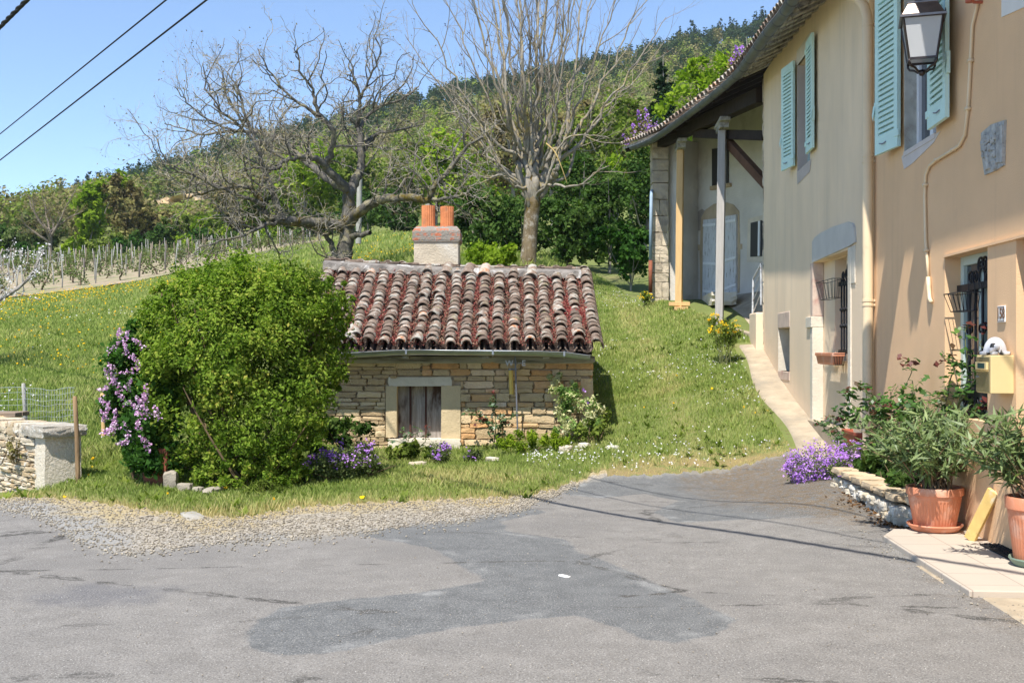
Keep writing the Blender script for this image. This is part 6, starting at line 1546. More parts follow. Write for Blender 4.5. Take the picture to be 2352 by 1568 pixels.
# ------------------------------------------------------------------ planter, pots, oleanders, roses by the house
plw = thing('planter_wall', 'low rubble stone planter wall with flat capping along the house', 'planter wall', tuple(G(2000, 9.4)))
o0 = Vector(plw.location); A2 = Vector((3.02, 10.15)); B2 = Vector((3.1, 8.66)); C2 = Vector((3.4, 8.42)); rq = random.Random(6); mb = MB(); cm = MB(); kk = 0
for (a, c, n_) in ((A2, B2, 13), (B2, C2, 3)):
    for lay in range(3):
        for i in range(n_):
            u = (i + 0.5 + 0.3 * (lay % 2)) / n_; p = a.lerp(c, min(u, 1)); kk += 1
            zt_ = np.interp(p.y, [8.4, 10.15], [0.19, 0.28]); zg = H(p.x, p.y)
            z = zg - 0.05 + (zt_ - zg) * (lay + 0.4) / 3.0
            mb.rock((p.x - o0.x + rq.uniform(-.02, .02), p.y - o0.y, z - o0.z), (0.16 + rq.uniform(-.03, .05), (c - a).length / n_ * 1.12 if n_ > 5 else 0.16, (zt_ - zg) / 2.7 + rq.uniform(-.01, .02)), 1200 + kk, 4, 0.13, 0.6, tint=rq.random())
    for i in range(max(2, n_ // 2)):
        u = (i + 0.5) / max(2, n_ // 2); p = a.lerp(c, u); kk += 1; zt_ = np.interp(p.y, [8.4, 10.15], [0.2, 0.29])
        cm.rock((p.x - o0.x + 0.03, p.y - o0.y, zt_ - o0.z), (0.24, (c - a).length / max(2, n_ // 2) * 0.99 if n_ > 5 else 0.2, 0.055), 1300 + kk, 4, 0.06, 0.85, tint=rq.random())
o = mb.build('rubble', M_PALEST, plw); smooth_by_angle(o, 40); o = cm.build('cap_stones', pmat('cap_ochre', (0.52, 0.4, 0.26), 0.95, var=0.25, scale=4, bump=0.5), plw); smooth_by_angle(o, 40)
mb = MB(); V = [(A2.x + .05, A2.y, .24), (B2.x + .05, B2.y, .18), (C2.x, C2.y, .18), (3.56, 10.3, .24)]; mb.add([(x - o0.x, y - o0.y, z - o0.z) for x, y, z in V], [(0, 1, 2, 3)]); mb.build('bed_soil', M_SOILD, plw)

def flower_pot(label, c, r_, h, sr, saucer_mat):
    o = thing('flower_pot', label, 'pot', tuple(c)); nn = 168; V = []; F = []; rb = r_ * 0.72; z0 = 0.03
    prof = [(rb * 0.96, z0, 0), (rb, z0 + 0.012, 1), (r_ * 0.885, h * 0.68, 1), (r_ * 0.9, h * 0.7, 0), (r_ * 0.93, h * 0.82, 0), (r_ * 0.97, h * 0.825, 0), (r_ * 0.99, h * 0.83, 0), (r_ * 1.0, h * 0.97, 0), (r_ * 0.985, h, 0), (r_ * 0.9, h, 0), (r_ * 0.86, h * 0.86, 0)]
    for rr, z, fl in prof:
        for k in range(nn):
            a = 2 * math.pi * k / nn; q = rr + (0.0022 * (1 if k % 4 < 2 else -1) if fl else 0); V.append((q * math.cos(a), q * math.sin(a), z))
    for i in range(len(prof) - 1):
        for k in range(nn): F.append((i * nn + k, i * nn + (k + 1) % nn, (i + 1) * nn + (k + 1) % nn, (i + 1) * nn + k))
    F.append(tuple(range(nn - 1, -1, -1)))
    mb = MB(); mb.add(V, F); b_ = mb.build('pot_body', M_TERRA, o); smooth_by_angle(b_, 25)
    mb = MB(); mb.lathe([(0.0, h * 0.885), (r_ * 0.875, h * 0.88)], 40); mb.build('soil', M_SOILD, o)
    mb = MB(); mb.lathe([(0, 0.004), (sr * 0.82, 0.003), (sr, 0.045), (sr * 0.985, 0.054), (sr * 0.95, 0.05), (sr * 0.8, 0.016), (0, 0.015)], 48); s_ = mb.build('saucer', saucer_mat, o); smooth_by_angle(s_, 35)
    return o
d1 = 8.2; pc1 = Vector(((2147 - 1176) * d1 / FPX, d1, 0.05)); d3 = 6.85; pc2 = Vector(((2384 - 1176) * d3 / FPX, d3, 0.05))
flower_pot('ribbed terracotta flower pot on an orange saucer at the planter end', pc1, 0.205, 0.325, 0.2, M_TERRA)
flower_pot('ribbed terracotta flower pot on a green saucer cut by the right picture edge', pc2, 0.19, 0.43, 0.17, pmat('green_saucer', (0.2, 0.27, 0.2), 0.5))
def oleander(label, c, ht, spread, nst, seed, bias=(0, 0, 0)):
    rng = np.random.default_rng(seed); o = thing('oleander', label, 'oleander', tuple(c)); br = []; C = []; N = []; S = []; T = []; Ax = []
    for k in range(nst):
        a = rng.uniform(0, 2 * np.pi); rad = spread * np.sqrt(rng.random()); tip = np.array([rad * np.cos(a), rad * np.sin(a), ht * rng.uniform(0.55, 1.08) * (1 - 0.25 * (rad / spread) ** 2)]) + np.array(bias)
        b0 = np.array([rng.normal() * 0.045, rng.normal() * 0.045, -0.03]); mid = b0 * 0.5 + tip * 0.5 + np.array([0, 0, 0.1 * ht]) - np.array([tip[0], tip[1], 0]) * 0.18
        u = np.linspace(0, 1, 10)[:, None]; p = (1 - u) ** 2 * b0 + 2 * u * (1 - u) * mid + u ** 2 * tip; br.append((p, np.linspace(0.0065, 0.0022, 10)))
        for j in range(rng.integers(30, 46)):
            f = rng.uniform(0.3, 1.0) ** 0.8; q = np.array([np.interp(f, u[:, 0], p[:, m_]) for m_ in range(3)]); tg = unit(p[-1] - p[-4])
            dr = unit(rng.normal(size=3) * 0.8 + tg * 0.7 + np.array([0, 0, -0.15 if f < 0.8 else 0.25])); ln = rng.uniform(0.07, 0.135)
            C.append(q + dr * ln * 0.5); S.append(ln); Ax.append(dr); N.append(rng.normal(size=3) * 0.5 + np.array([-0.2, -0.4, 0.6])); T.append(np.clip(rng.normal(0.5, 0.22), 0, 1))
    stems_mesh('stems', br, pmat('oleander_stem', (0.25, 0.17, 0.1), 0.8, var=0.2), o, 5)
    leaves('foliage', np.array(C), np.array(N), np.array(S), np.array(T), L_OLEA, o, 0.17, A=np.array(Ax), rng=rng, fold=0.03)
oleander('oleander with narrow leaves growing in the pot on the orange saucer', pc1 + Vector((0, 0, 0.3)), 0.6, 0.54, 64, 3, (-0.04, 0.0, 0))
oleander('oleander growing in the pot cut by the right edge', pc2 + Vector((0, 0, 0.4)), 0.55, 0.42, 34, 4, (-0.12, 0, 0))
bx = Vector(((1968 - 1176) * 11.45 / FPX, 11.45, 0.0)); bx.z = P(0, 1022, 11.45).z
b2 = thing('plant_box', 'dark red plastic plant box at the foot of the downpipe', 'plant box', tuple(bx), FAZ)
mb = MB(); V = []
for z, s in ((0, 0.86), (0.12, 0.97), (0.12, 1.03), (0.15, 1.03), (0.15, 0.92), (0.1, 0.9)): V += [(-0.28 * s, -0.09 * s, z), (0.28 * s, -0.09 * s, z), (0.28 * s, 0.09 * s, z), (-0.28 * s, 0.09 * s, z)]
mb.add(V, [(3, 2, 1, 0)] + [(4 * i + k, 4 * i + (k + 1) % 4, 4 * i + 4 + (k + 1) % 4, 4 * i + 4 + k) for i in range(5) for k in range(4)]); mb.build('box_body', M_TERRA2, b2, bevel=0.004)
mb = MB(); mb.quad((-0.25, -0.08, 0.1), (0.25, -0.08, 0.1), (0.25, 0.08, 0.1), (-0.25, 0.08, 0.1)); mb.build('soil', M_SOILD, b2)
b_ = Vector((3.22, 9.95, 0.26))
rose('rose_bush', 'tall leafy rose bush in front of the downpipe in the planter', b_, [[b_, P(2040, 980, 9.9), P(2000, 920, 9.8), P(1975, 885, 9.8)], [b_, P(2050, 960, 9.8), P(2045, 900, 9.8)], [b_, P(2030, 990, 9.8), P(1960, 930, 9.9), P(1940, 905, 10)], [b_, P(2060, 970, 9.7), P(2085, 910, 9.6), P(2110, 900, 9.5)], [b_, P(2020, 1000, 9.9), P(1950, 960, 10.0), P(1925, 950, 10)], [b_, P(2035, 990, 9.6), P(2020, 950, 9.6), P(2010, 935, 9.6)], [b_, P(2070, 1000, 9.6), P(2090, 960, 9.5)]], 26, 0.062, L_ROSE, 15, spread=0.1)
b_ = Vector((3.22, 9.1, 0.24))
rose('rose_bush', 'climbing rose with long shoots reaching the barred window', b_, [[b_, P(2110, 960, 9.0), P(2095, 880, 9.0), P(2085, 835, 9.05)], [b_, P(2150, 970, 8.8), P(2180, 890, 8.6), P(2190, 840, 8.5), P(2178, 815, 8.5)], [b_, P(2160, 980, 8.8), P(2205, 930, 8.4), P(2220, 870, 8.3), P(2228, 800, 8.25), P(2222, 740, 8.3)], [b_, P(2170, 970, 8.7), P(2215, 920, 8.4), P(2235, 880, 8.2), P(2262, 810, 8.1), P(2255, 780, 8.1)], [b_, P(2130, 985, 8.9), P(2120, 920, 8.9), P(2160, 905, 8.8)], [b_, P(2180, 985, 8.6), P(2230, 950, 8.3), P(2255, 930, 8.1)]], 19, 0.062, L_ROSE, 16, spread=0.1)
b_ = Vector((3.36, 11.2, 0.3))
rose('rose_bush', 'small reddish rose shoot left of the dark red plant box', b_, [[b_, P(1915, 985, 11.6), P(1905, 950, 11.7)], [b_, P(1900, 990, 11.6), P(1885, 970, 11.7)], [b_, P(1925, 990, 11.5), P(1915, 970, 11.6)]], 12, 0.05, L_ROSED, 17)
shrub('leafy_plant', 'dark green planter filling between the stone planter wall and the house', 'plant', Vector((3.25, 9.4, 0.24)), [((3.22, 9.9, 0.36), (0.16, 0.3, 0.16)), ((3.25, 9.2, 0.33), (0.14, 0.35, 0.14)), ((3.3, 8.75, 0.33), (0.1, 0.2, 0.14))], 2200, 0.07, L_DARK, nst=10)
# yellow plank and door mat
yp = MB(); a = FO + FE * 7.78 + FN * 0.12; c = FO + FE * 7.62 + FN * 0.012; a.z = 0.052; c.z = 0.42
yp.bar(a, c, 0.085, 0.03, up=(-0.75, -0.6, 0.25)); o = yp.build('yellow_plank', pmat('yellow_paint', (0.64, 0.44, 0.15), 0.7, var=0.12, scale=14, col2=(0.62, 0.52, 0.34), c2lo=0.52, c2hi=0.66), None, bevel=0.005)
tag(o, 'short yellow painted plank leaning on the house wall behind the pots', 'plank')
dm = MB(); dm.box(6.75, 7.58, -0.25, 0.12, 0.052, 0.062)
for i in range(28):
    for k in range(12): dm.tube([(6.77 + 0.029 * i, -0.24 + 0.03 * k, 0.062), (6.77 + 0.029 * i, -0.24 + 0.03 * k, 0.07)], [0.011, 0.008], 5)
o = dm.build('door_mat', M_BLACKR, None); o.location = FO; o.rotation_euler = (0, 0, FAZ); tag(o, 'black studded rubber door mat on the tiled terrace', 'door mat')
# dead leaves by the planter
rg2 = np.random.default_rng(9); n = 420; t = rg2.random(n); C = np.stack([3.0 + rg2.normal(size=n) * 0.1 + 0.05 * (1 - t), 8.55 + 1.2 * t ** 1.6 + rg2.normal(size=n) * 0.06, np.zeros(n)], 1); C[:, 2] = H(C[:, 0], C[:, 1]) + 0.02
tag(leaves('dead_leaves', C, rg2.normal(size=(n, 3)) * 0.4 + np.array([0, 0, 1]), rg2.uniform(0.02, 0.05, n), rg2.random(n), leafmat('dead_leaf', [(0, (0.06, 0.03, 0.015)), (1, (0.2, 0.11, 0.05))], 0.1), None, 0.5), 'dry brown leaves gathered along the planter foot', 'leaves', kind='stuff')
# ------------------------------------------------------------------ bare trees
def pl3(pts):
    """traced limb: (px, py, depth) -> smooth polyline"""
    p = np.array([tuple(P(*q)) for q in pts]); m = len(p); u = np.linspace(0, m - 1, (m - 1) * 5 + 1); out = []
    for a in u:
        i = min(int(a), m - 2); f = a - i; p0, p1, p2, p3 = p[max(i - 1, 0)], p[i], p[i + 1], p[min(i + 2, m - 1)]
        out.append(0.5 * (2 * p1 + (p2 - p0) * f + (2 * p0 - 5 * p1 + 4 * p2 - p3) * f * f + (3 * p1 - p0 - 3 * p2 + p3) * f ** 3))
    return np.array(out)
rw = np.random.default_rng(41)
base = P(790, 650, 25)
wal = thing('walnut_tree', 'gnarled bare walnut tree with wide crooked limbs behind the outhouse', 'tree', tuple(base))
LIMBS = [([(785, 660, 25), (788, 590, 25), (797, 540, 25), (800, 490, 25), (802, 440, 25)], 0.24, 0.15),
         ([(802, 445, 25), (815, 415, 25.1), (828, 390, 25.2), (830, 350, 25.2), (826, 300, 25.3), (822, 285, 25.3), (826, 230, 25.2), (818, 190, 25), (800, 150, 25)], 0.15, 0.02),
         ([(828, 385, 25.2), (838, 340, 25.5), (860, 310, 25.8), (905, 300, 26), (975, 285, 26.2)], 0.1, 0.02),
         ([(822, 300, 25.3), (845, 265, 25.6), (880, 240, 25.9), (930, 225, 26.1), (960, 200, 26.3)], 0.06, 0.015),
         ([(800, 445, 25), (785, 420, 24.8), (758, 395, 24.6), (748, 385, 24.6), (760, 350, 24.4), (765, 300, 24.2), (735, 265, 24.1), (722, 230, 24), (718, 205, 24), (690, 165, 23.8), (685, 110, 23.7)], 0.13, 0.018),
         ([(752, 388, 24.6), (725, 365, 24.3), (690, 360, 24.1), (650, 372, 23.9), (630, 390, 23.7), (590, 385, 23.5), (560, 395, 23.3)], 0.09, 0.02),
         ([(790, 430, 25), (740, 400, 25.6), (690, 360, 26.2), (645, 320, 26.7), (600, 305, 27), (560, 285, 27.2), (520, 220, 27.4), (510, 180, 27.5)], 0.12, 0.018),
         ([(598, 306, 27), (540, 300, 27), (470, 310, 27), (420, 295, 27), (380, 285, 27)], 0.05, 0.012),
         ([(792, 520, 25), (740, 512, 24.6), (690, 508, 24.2), (640, 505, 23.8), (615, 500, 23.6), (605, 470, 23.5), (590, 445, 23.4), (570, 430, 23.2), (520, 430, 23), (480, 440, 22.8), (430, 455, 22.6)], 0.16, 0.02),
         ([(648, 505, 23.8), (632, 460, 23.7), (615, 410, 23.6), (600, 370, 23.5), (585, 320, 23.4), (562, 260, 23.3), (545, 200, 23.2), (520, 165, 23.2)], 0.1, 0.014),
         ([(605, 470, 23.5), (560, 452, 23.1), (500, 430, 22.7), (440, 400, 22.4), (400, 380, 22.2)], 0.06, 0.014),
         ([(640, 506, 23.8), (600, 520, 23.3), (560, 540, 22.9), (500, 555, 22.5), (450, 575, 22.3)], 0.06, 0.012),
         ([(798, 520, 25), (825, 490, 24.6), (860, 465, 24.3), (900, 455, 24), (950, 455, 23.8), (985, 460, 23.7), (990, 440, 23.6), (1010, 410, 23.5), (1045, 375, 23.4), (1080, 330, 23.3), (1110, 315, 23.2)], 0.15, 0.03),
         ([(985, 460, 23.7), (1030, 455, 23.5), (1070, 445, 23.3), (1085, 425, 23.2)], 0.06, 0.012),
         ([(800, 545, 25), (820, 540, 24.8), (850, 535, 24.6)], 0.09, 0.06),
         ([(585, 322, 23.4), (540, 280, 23.2), (500, 250, 23), (478, 195, 22.9), (466, 145, 22.8)], 0.045, 0.01),
         ([(600, 306, 27), (540, 300, 26.6), (470, 270, 26.2), (430, 235, 26), (400, 200, 25.8)], 0.045, 0.01),
         ([(735, 265, 24.1), (700, 245, 23.9), (650, 205, 23.7), (610, 150, 23.6), (592, 112, 23.5)], 0.05, 0.01),
         ([(826, 230, 25.2), (850, 175, 25), (875, 120, 24.8), (862, 85, 24.7)], 0.04, 0.01),
         ([(440, 400, 22.4), (400, 390, 22.2), (370, 345, 22), (350, 300, 21.9)], 0.03, 0.008),
         ([(770, 660, 24.9), (768, 600, 24.9), (762, 560, 24.9), (735, 530, 24.7), (700, 520, 24.5)], 0.12, 0.03)]
main = []; twigs = []
for i, (pts, r0, r1) in enumerate(LIMBS):
    q = pl3(pts) - np.array(base); q[1:-1] += rw.normal(size=(len(q) - 2, 3)) * 0.015
    br = (q, np.linspace(r0 ** .6, r1 ** .6, len(q)) ** (1 / .6) * 0.88, 0.9 if i in (8, 12, 0) else 0.45); main.append(br)
PW = [dict(sp=0.165, len=(0.6, 2.3), r=0.022, wig=0.3, trop=np.array([0, 0, 0.05]), ang=(35, 75), n=9, **{'from': 0.16}, up=np.array([0, 0, 0.3])),
      dict(sp=0.165, len=(0.3, 1.0), r=0.0095, wig=0.34, trop=np.array([0, 0, 0.04]), ang=(30, 80), n=6),
      dict(sp=0.1, len=(0.14, 0.5), r=0.0052, wig=0.35, trop=np.array([0, 0, 0.03]), ang=(30, 75), n=4)]
for i, (pts, r0, r1) in enumerate(LIMBS):
    if i in (0, 14): continue
    sprout(twigs, main[i][:2], 0, PW, rw)
stems_mesh('trunk_and_limbs', main, M_WALNUT, wal, 9)
big = [b for b in twigs if b[1][0] > 0.012]; small = [b for b in twigs if b[1][0] <= 0.012]
stems_mesh('branches', [(p, r, 0.4) for p, r in big], M_WALNUT, wal, 5)
M_WTWIG = bark_mat('walnut_twig', (0.24, 0.215, 0.18), (0.46, 0.42, 0.36), (0.44, 0.33, 0.12), None)
stems_mesh('twigs', [(p, r, 0.3) for p, r in small], M_WTWIG, wal, 3)
tips = np.array([p[-1] for p, r in small]); k = rw.random(len(tips)) < 0.35; tips = tips[k]
leaves('buds', tips, rw.normal(size=tips.shape), rw.uniform(0.03, 0.07, len(tips)), rw.random(len(tips)), L_OLIVE, wal, 0.5, rng=rw)

ra_ = np.random.default_rng(23)
base = G(1214, 26)
ash = thing('ash_tree', 'tall bare ash tree with upright pale branches right of the chimney', 'tree', tuple(base))
trk = pl3([(1212, 632, 26), (1213, 600, 26), (1216, 560, 26), (1220, 500, 26), (1226, 440, 26), (1228, 400, 26)]) - np.array(base)
rad = np.interp(np.linspace(0, 1, len(trk)), [0, 0.12, 0.5, 0.8, 1], [0.27, 0.2, 0.17, 0.19, 0.15])
main = [(trk, rad, 0.9)]; AL = []
STM = [(1183, 345), (1208, 318), (1232, 300), (1262, 325), (1282, 372)]
for sx_, sy_ in STM:
    q = pl3([(1224, 470, 26), (1224 + (sx_ - 1224) * .5, 425, 26 + ra_.normal() * .1), (1224 + (sx_ - 1224) * .85, 445 + (sy_ - 445) * .6, 26 + ra_.normal() * .2), (sx_, sy_, 26 + ra_.normal() * .3), (sx_ + (sx_ - 1224) * .5, sy_ - 160, 26 + ra_.normal() * .5), (sx_ + (sx_ - 1224) * 1.1, -60, 26 + ra_.normal() * .6)]) - np.array(base); q[3:-1] += ra_.normal(size=(len(q) - 4, 3)) * 0.03
    main.append((q, np.interp(np.linspace(0, 1, len(q)), [0, .4, .6, 1], [.11, .085, .05, .01]), 0.3)); AL.append(main[-1])
tips_ = [(945, -10, 25.2), (1000, -60, 26.5), (1050, -120, 25), (1095, -200, 27), (1130, -260, 25.5), (1165, -300, 26.5), (1205, -330, 25.3), (1240, -320, 26.7), (1275, -290, 25.2), (1310, -260, 27), (1350, -210, 25.5), (1395, -140, 26.8), (1440, -80, 25.4), (1490, -20, 26.4), (1530, 40, 26), (930, 80, 26.6), (1180, -200, 24.6), (1260, -180, 27.4), (1330, -100, 24.6), (1080, -60, 27.6)]
for i, (tx, ty, td) in enumerate(tips_):
    side = (tx - 1225) / 300; st_ = STM[int(np.argmin([abs(s_[0] - (1225 + side * 45 + ra_.normal() * 12)) for s_ in STM]))]; fy = ra_.uniform(0.05, 0.95); sx = 1226 + (st_[0] - 1226) * fy; sy = 445 + (st_[1] - 445) * fy
    kx = sx + (tx - sx) * 0.34 + side * 18; ky = sy - (sy - ty) * 0.28
    pts = [(sx, sy, 26 + (td - 26) * 0.1), (sx + (kx - sx) * 0.55 + side * 8, sy - (sy - ky) * 0.42, 26 + (td - 26) * 0.3), (kx, ky, 26 + (td - 26) * 0.55), (kx + (tx - kx) * 0.5, ky + (ty - ky) * 0.5, 26 + (td - 26) * 0.8), (tx, ty, td)]
    q = pl3(pts) - np.array(base); q[2:-1] += ra_.normal(size=(len(q) - 3, 3)) * 0.045
    br = (q, np.linspace(ra_.uniform(0.042, 0.065), 0.007, len(q)), 0.3); main.append(br); AL.append(br)
for pts in ([(1218, 430, 26), (1190, 430, 25.6), (1150, 405, 25.2), (1120, 410, 24.9), (1090, 395, 24.7), (1060, 370, 24.5)], [(1235, 430, 26), (1270, 425, 25.6), (1320, 428, 25.3), (1365, 400, 25), (1400, 380, 24.8)], [(1225, 450, 26), (1250, 430, 25.5), (1290, 330, 25.3), (1340, 310, 25.2), (1400, 318, 25)], [(1222, 440, 26), (1160, 400, 26.2), (1140, 360, 26.4), (1110, 300, 26.5), (1060, 230, 26.8), (990, 170, 27)],
            [(1240, 430, 26), (1300, 400, 26.5), (1330, 330, 26.8), (1390, 250, 27), (1450, 190, 27.2), (1530, 90, 27.4)], [(1216, 480, 25.9), (1200, 430, 25.7), (1150, 380, 25.5), (1085, 300, 25.3), (1020, 250, 25.1)]):
    q = pl3(pts) - np.array(base); q[2:-1] += ra_.normal(size=(len(q) - 3, 3)) * 0.02; br = (q, np.linspace(0.045, 0.007, len(q)), 0.3); main.append(br); AL.append(br)
twigs = []
PA_ = [dict(sp=0.42, len=(0.6, 2.2), r=0.013, wig=0.09, trop=np.array([0, 0, 0.07]), ang=(18, 45), n=9, **{'from': 0.2}),
       dict(sp=0.28, len=(0.3, 1.0), r=0.0055, wig=0.12, trop=np.array([0, 0, 0.08]), ang=(20, 50), n=5),
       dict(sp=0.22, len=(0.12, 0.45), r=0.0036, wig=0.15, trop=np.array([0, 0, 0.06]), ang=(20, 55), n=3)]
for br in AL: sprout(twigs, br[:2], 0, PA_, ra_)
stems_mesh('trunk', main[:1], M_ASHTR, ash, 14)
stems_mesh('limbs', main[1:], M_ASH, ash, 7)
big = [b for b in twigs if b[1][0] > 0.006]; small = [b for b in twigs if b[1][0] <= 0.006]
stems_mesh('branches', [(p, r, 0.3) for p, r in big], M_ASH, ash, 4); stems_mesh('twigs', [(p, r, 0.3) for p, r in small], bark_mat('ash_twig', (0.18, 0.145, 0.12), (0.33, 0.28, 0.23), None, None), ash, 3)
tips = np.array([p[-1] for p, r in small]); k = ra_.random(len(tips)) < 0.045; tips = np.repeat(tips[k], 4, 0) + ra_.normal(size=(k.sum() * 4, 3)) * 0.03
leaves('foliage', tips, ra_.normal(size=tips.shape), ra_.uniform(0.03, 0.06, len(tips)), ra_.random(len(tips)), leafmat('seed_brown', [(0, (0.06, 0.025, 0.02)), (1, (0.16, 0.08, 0.05))], 0.1), ash, 0.5, rng=ra_)
br_ = pl3([(1255, 330, 24.8), (1275, 350, 24.6), (1290, 385, 24.5), (1302, 420, 24.5)]) - np.array(base)
stems_mesh('broken_branch', [(br_, np.linspace(0.022, 0.006, len(br_)), 0.3)], pmat('yellow_lichen_branch', (0.36, 0.26, 0.1), 0.9, var=0.3, scale=8), ash, 6)

def bare_tree(name, label, base, hgt, spread, mat, seed, group=None, nlimb=7, bud=None, tw=1.0, lean=(0, 0), dens=1.0):
    rng = np.random.default_rng(seed); o = thing(name, label, 'tree', tuple(base), 0, group)
    tk = walk([0, 0, -0.3], [lean[0], lean[1], 1], hgt * 0.38, hgt * 0.035, hgt * 0.024, 6, 0.08, np.array([0, 0, 0.1]), rng); main = [tk]; tws = []
    for k in range(nlimb):
        a = 2 * np.pi * (k + rng.random() * 0.6) / nlimb; e = rng.uniform(0.5, 1.3); b0 = tk[0][rng.integers(4, 7)]
        l = walk(b0, [np.cos(a) * spread, np.sin(a) * spread, e], hgt * rng.uniform(0.5, 0.75), hgt * 0.018, hgt * 0.004, 10, 0.16, np.array([0, 0, 0.06]), rng); main.append(l)
        s = hgt / 6.0
        sprout(tws, l, 0, [dict(sp=0.28 * s / dens, len=(0.5 * s, 1.5 * s), r=0.02 * s, wig=0.2, trop=np.array([0, 0, 0.05]), ang=(30, 65), n=6, **{'from': 0.15}), dict(sp=0.24 * s / dens, len=(0.2 * s, 0.7 * s), r=0.009 * s * tw, wig=0.25, trop=np.array([0, 0, 0.03]), ang=(30, 70), n=4)], rng)
    stems_mesh('trunk', [(p, r, 0.3) for p, r in main], mat, o, 6); stems_mesh('twigs', [(p, r, 0.3) for p, r in tws], mat, o, 3)
    if bud:
        tips = np.concatenate([p[1:] for p, r in tws]); k = rng.random(len(tips)) < bud[1]; tips = tips[k]
        tips = np.repeat(tips, bud[3], 0); tips = tips + rng.normal(size=tips.shape) * bud[2] * 0.8
        leaves('blossom' if bud[0] is L_WHITE else 'foliage', tips, rng.normal(size=tips.shape) + np.array([0, -.2, .4]), rng.uniform(.6, 1.3, len(tips)) * bud[2], rng.random(len(tips)), bud[0], o, 0.7, rng=rng)
    return o
b_ = G(117, 86); bare_tree('bare_fruit_tree', 'small bare grey tree at the top edge of the vineyard', b_, 6.2, 0.9, pmat('fruit_bark', (0.2, 0.165, 0.13), .95, var=.25), 5, bud=(L_OLIVE, 0.6, 0.1, 2), dens=1.5)
b_ = G(-62, 21); bare_tree('blossoming_cherry', 'white blossoming fruit tree reaching in from the left edge', b_, 3.6, 1.3, M_GREYBARK, 8, bud=(L_WHITE, 0.5, 0.045, 3), nlimb=10)

# ------------------------------------------------------------------ shrubs and trees behind
def tree(name, label, px, d, hpx, wpx, leafm, n, size, group=None, seed=0, shape='round', trunk=M_GREYBARK, pyb=None, tb=0.0, shell=0.55, clump=0.22):
    rng = np.random.default_rng(seed + int(px) + int(d)); g = G(px, d)
    if pyb is not None: g = P(px, pyb, d)
    k = d / FPX; h, w_ = hpx * k, wpx * k / 2; o = thing(name, label, 'tree' if 'tree' in name or 'pine' in name or 'conifer' in name else 'shrub', tuple(g), 0, group)
    if shape == 'round': bl = [((0, 0, h * 0.55), (w_ * .85, w_ * .85, h * .42))] + [((rng.normal() * w_ * .45, rng.normal() * w_ * .45, h * rng.uniform(.3, .85)), (w_ * .5, w_ * .5, h * .2)) for _ in range(6)]
    elif shape == 'tall': bl = [((0, 0, h * 0.6), (w_ * .7, w_ * .7, h * .4))] + [((rng.normal() * w_ * .4, rng.normal() * w_ * .4, h * rng.uniform(.25, .9)), (w_ * .45, w_ * .45, h * .14)) for _ in range(8)]
    elif shape == 'low': bl = [((rng.uniform(-.7, .7) * w_, rng.normal() * w_ * .3, h * rng.uniform(.3, .62)), (w_ * .42, w_ * .42, h * .36)) for _ in range(7)]
    else: bl = [((0, 0, h * f), (w_ * (1.05 - f), w_ * (1.05 - f), h * .13)) for f in (.2, .35, .5, .65, .8, .92)]
    C, N, T = crown_points(n, bl, clump, max(20, n // 55), shell, rng); C[:, 2] = np.maximum(C[:, 2], 0.02)
    leaves('crown', C, N, size * rng.uniform(.6, 1.35, n), np.clip(T + tb, 0, 1), leafm, o, 0.65, rng=rng, fold=0.1)
    tk = walk([0, 0, -0.5], [0, 0, 1], h * (0.85 if shape != 'low' else 0.5), max(0.03, h * 0.022), 0.012 * h * .4, 8, 0.05, np.array([0, 0, 0.1]), rng); br = [(tk[0], tk[1], 0.3)]
    for q in range(9):
        c, r = bl[rng.integers(len(bl))]; b0 = tk[0][rng.integers(2, 7)]; tip = np.array(c) + rng.normal(size=3) * np.array(r) * .5; br.append((np.array([b0, (b0 + tip) / 2 + np.array([0, 0, -.05 * h]), tip]), np.array([0.008, 0.006, 0.002]) * h, 0.3))
    stems_mesh('trunk', br, trunk, o, 5)
    return o
tree('green_shrub', 'bright green rounded shrub just right of the chimney', 1128, 21.5, 82, 140, L_SPRING, 4200, 0.09, shape='round', tb=-0.12, pyb=640)
DARK = [('dark leafy bush behind the chimney and the ash tree', 1100, 31, 200, 170, 610), ('dark evergreen bush directly right of the ash trunk', 1300, 32, 170, 140, 625), ('largest dark bush left of the porch pier', 1395, 31, 235, 170, 640), ('low dark bush touching the porch downpipe', 1450, 27.5, 130, 105, 650), ('dark bush in the gap behind the ash trunk', 1200, 35, 180, 150, 600), ('dark ivy-covered bush high behind the porch gutter', 1470, 36, 310, 150, 610), ('deep green bush above the lane end', 1340, 37, 250, 170, 590), ('dark hedge bush left of the chimney pots', 905, 60, 110, 120, 545), ('dark hedge bush far left of the chimney pots', 845, 64, 120, 110, 545)]
for i, (lab, px, d, h, w_, pb_) in enumerate(DARK): tree('dark_bush', lab, px, d, h, w_, L_DARK if i not in (3,) else L_LILAC, 5200, 0.13 if d < 50 else 0.2, shape='round', seed=i, pyb=pb_)
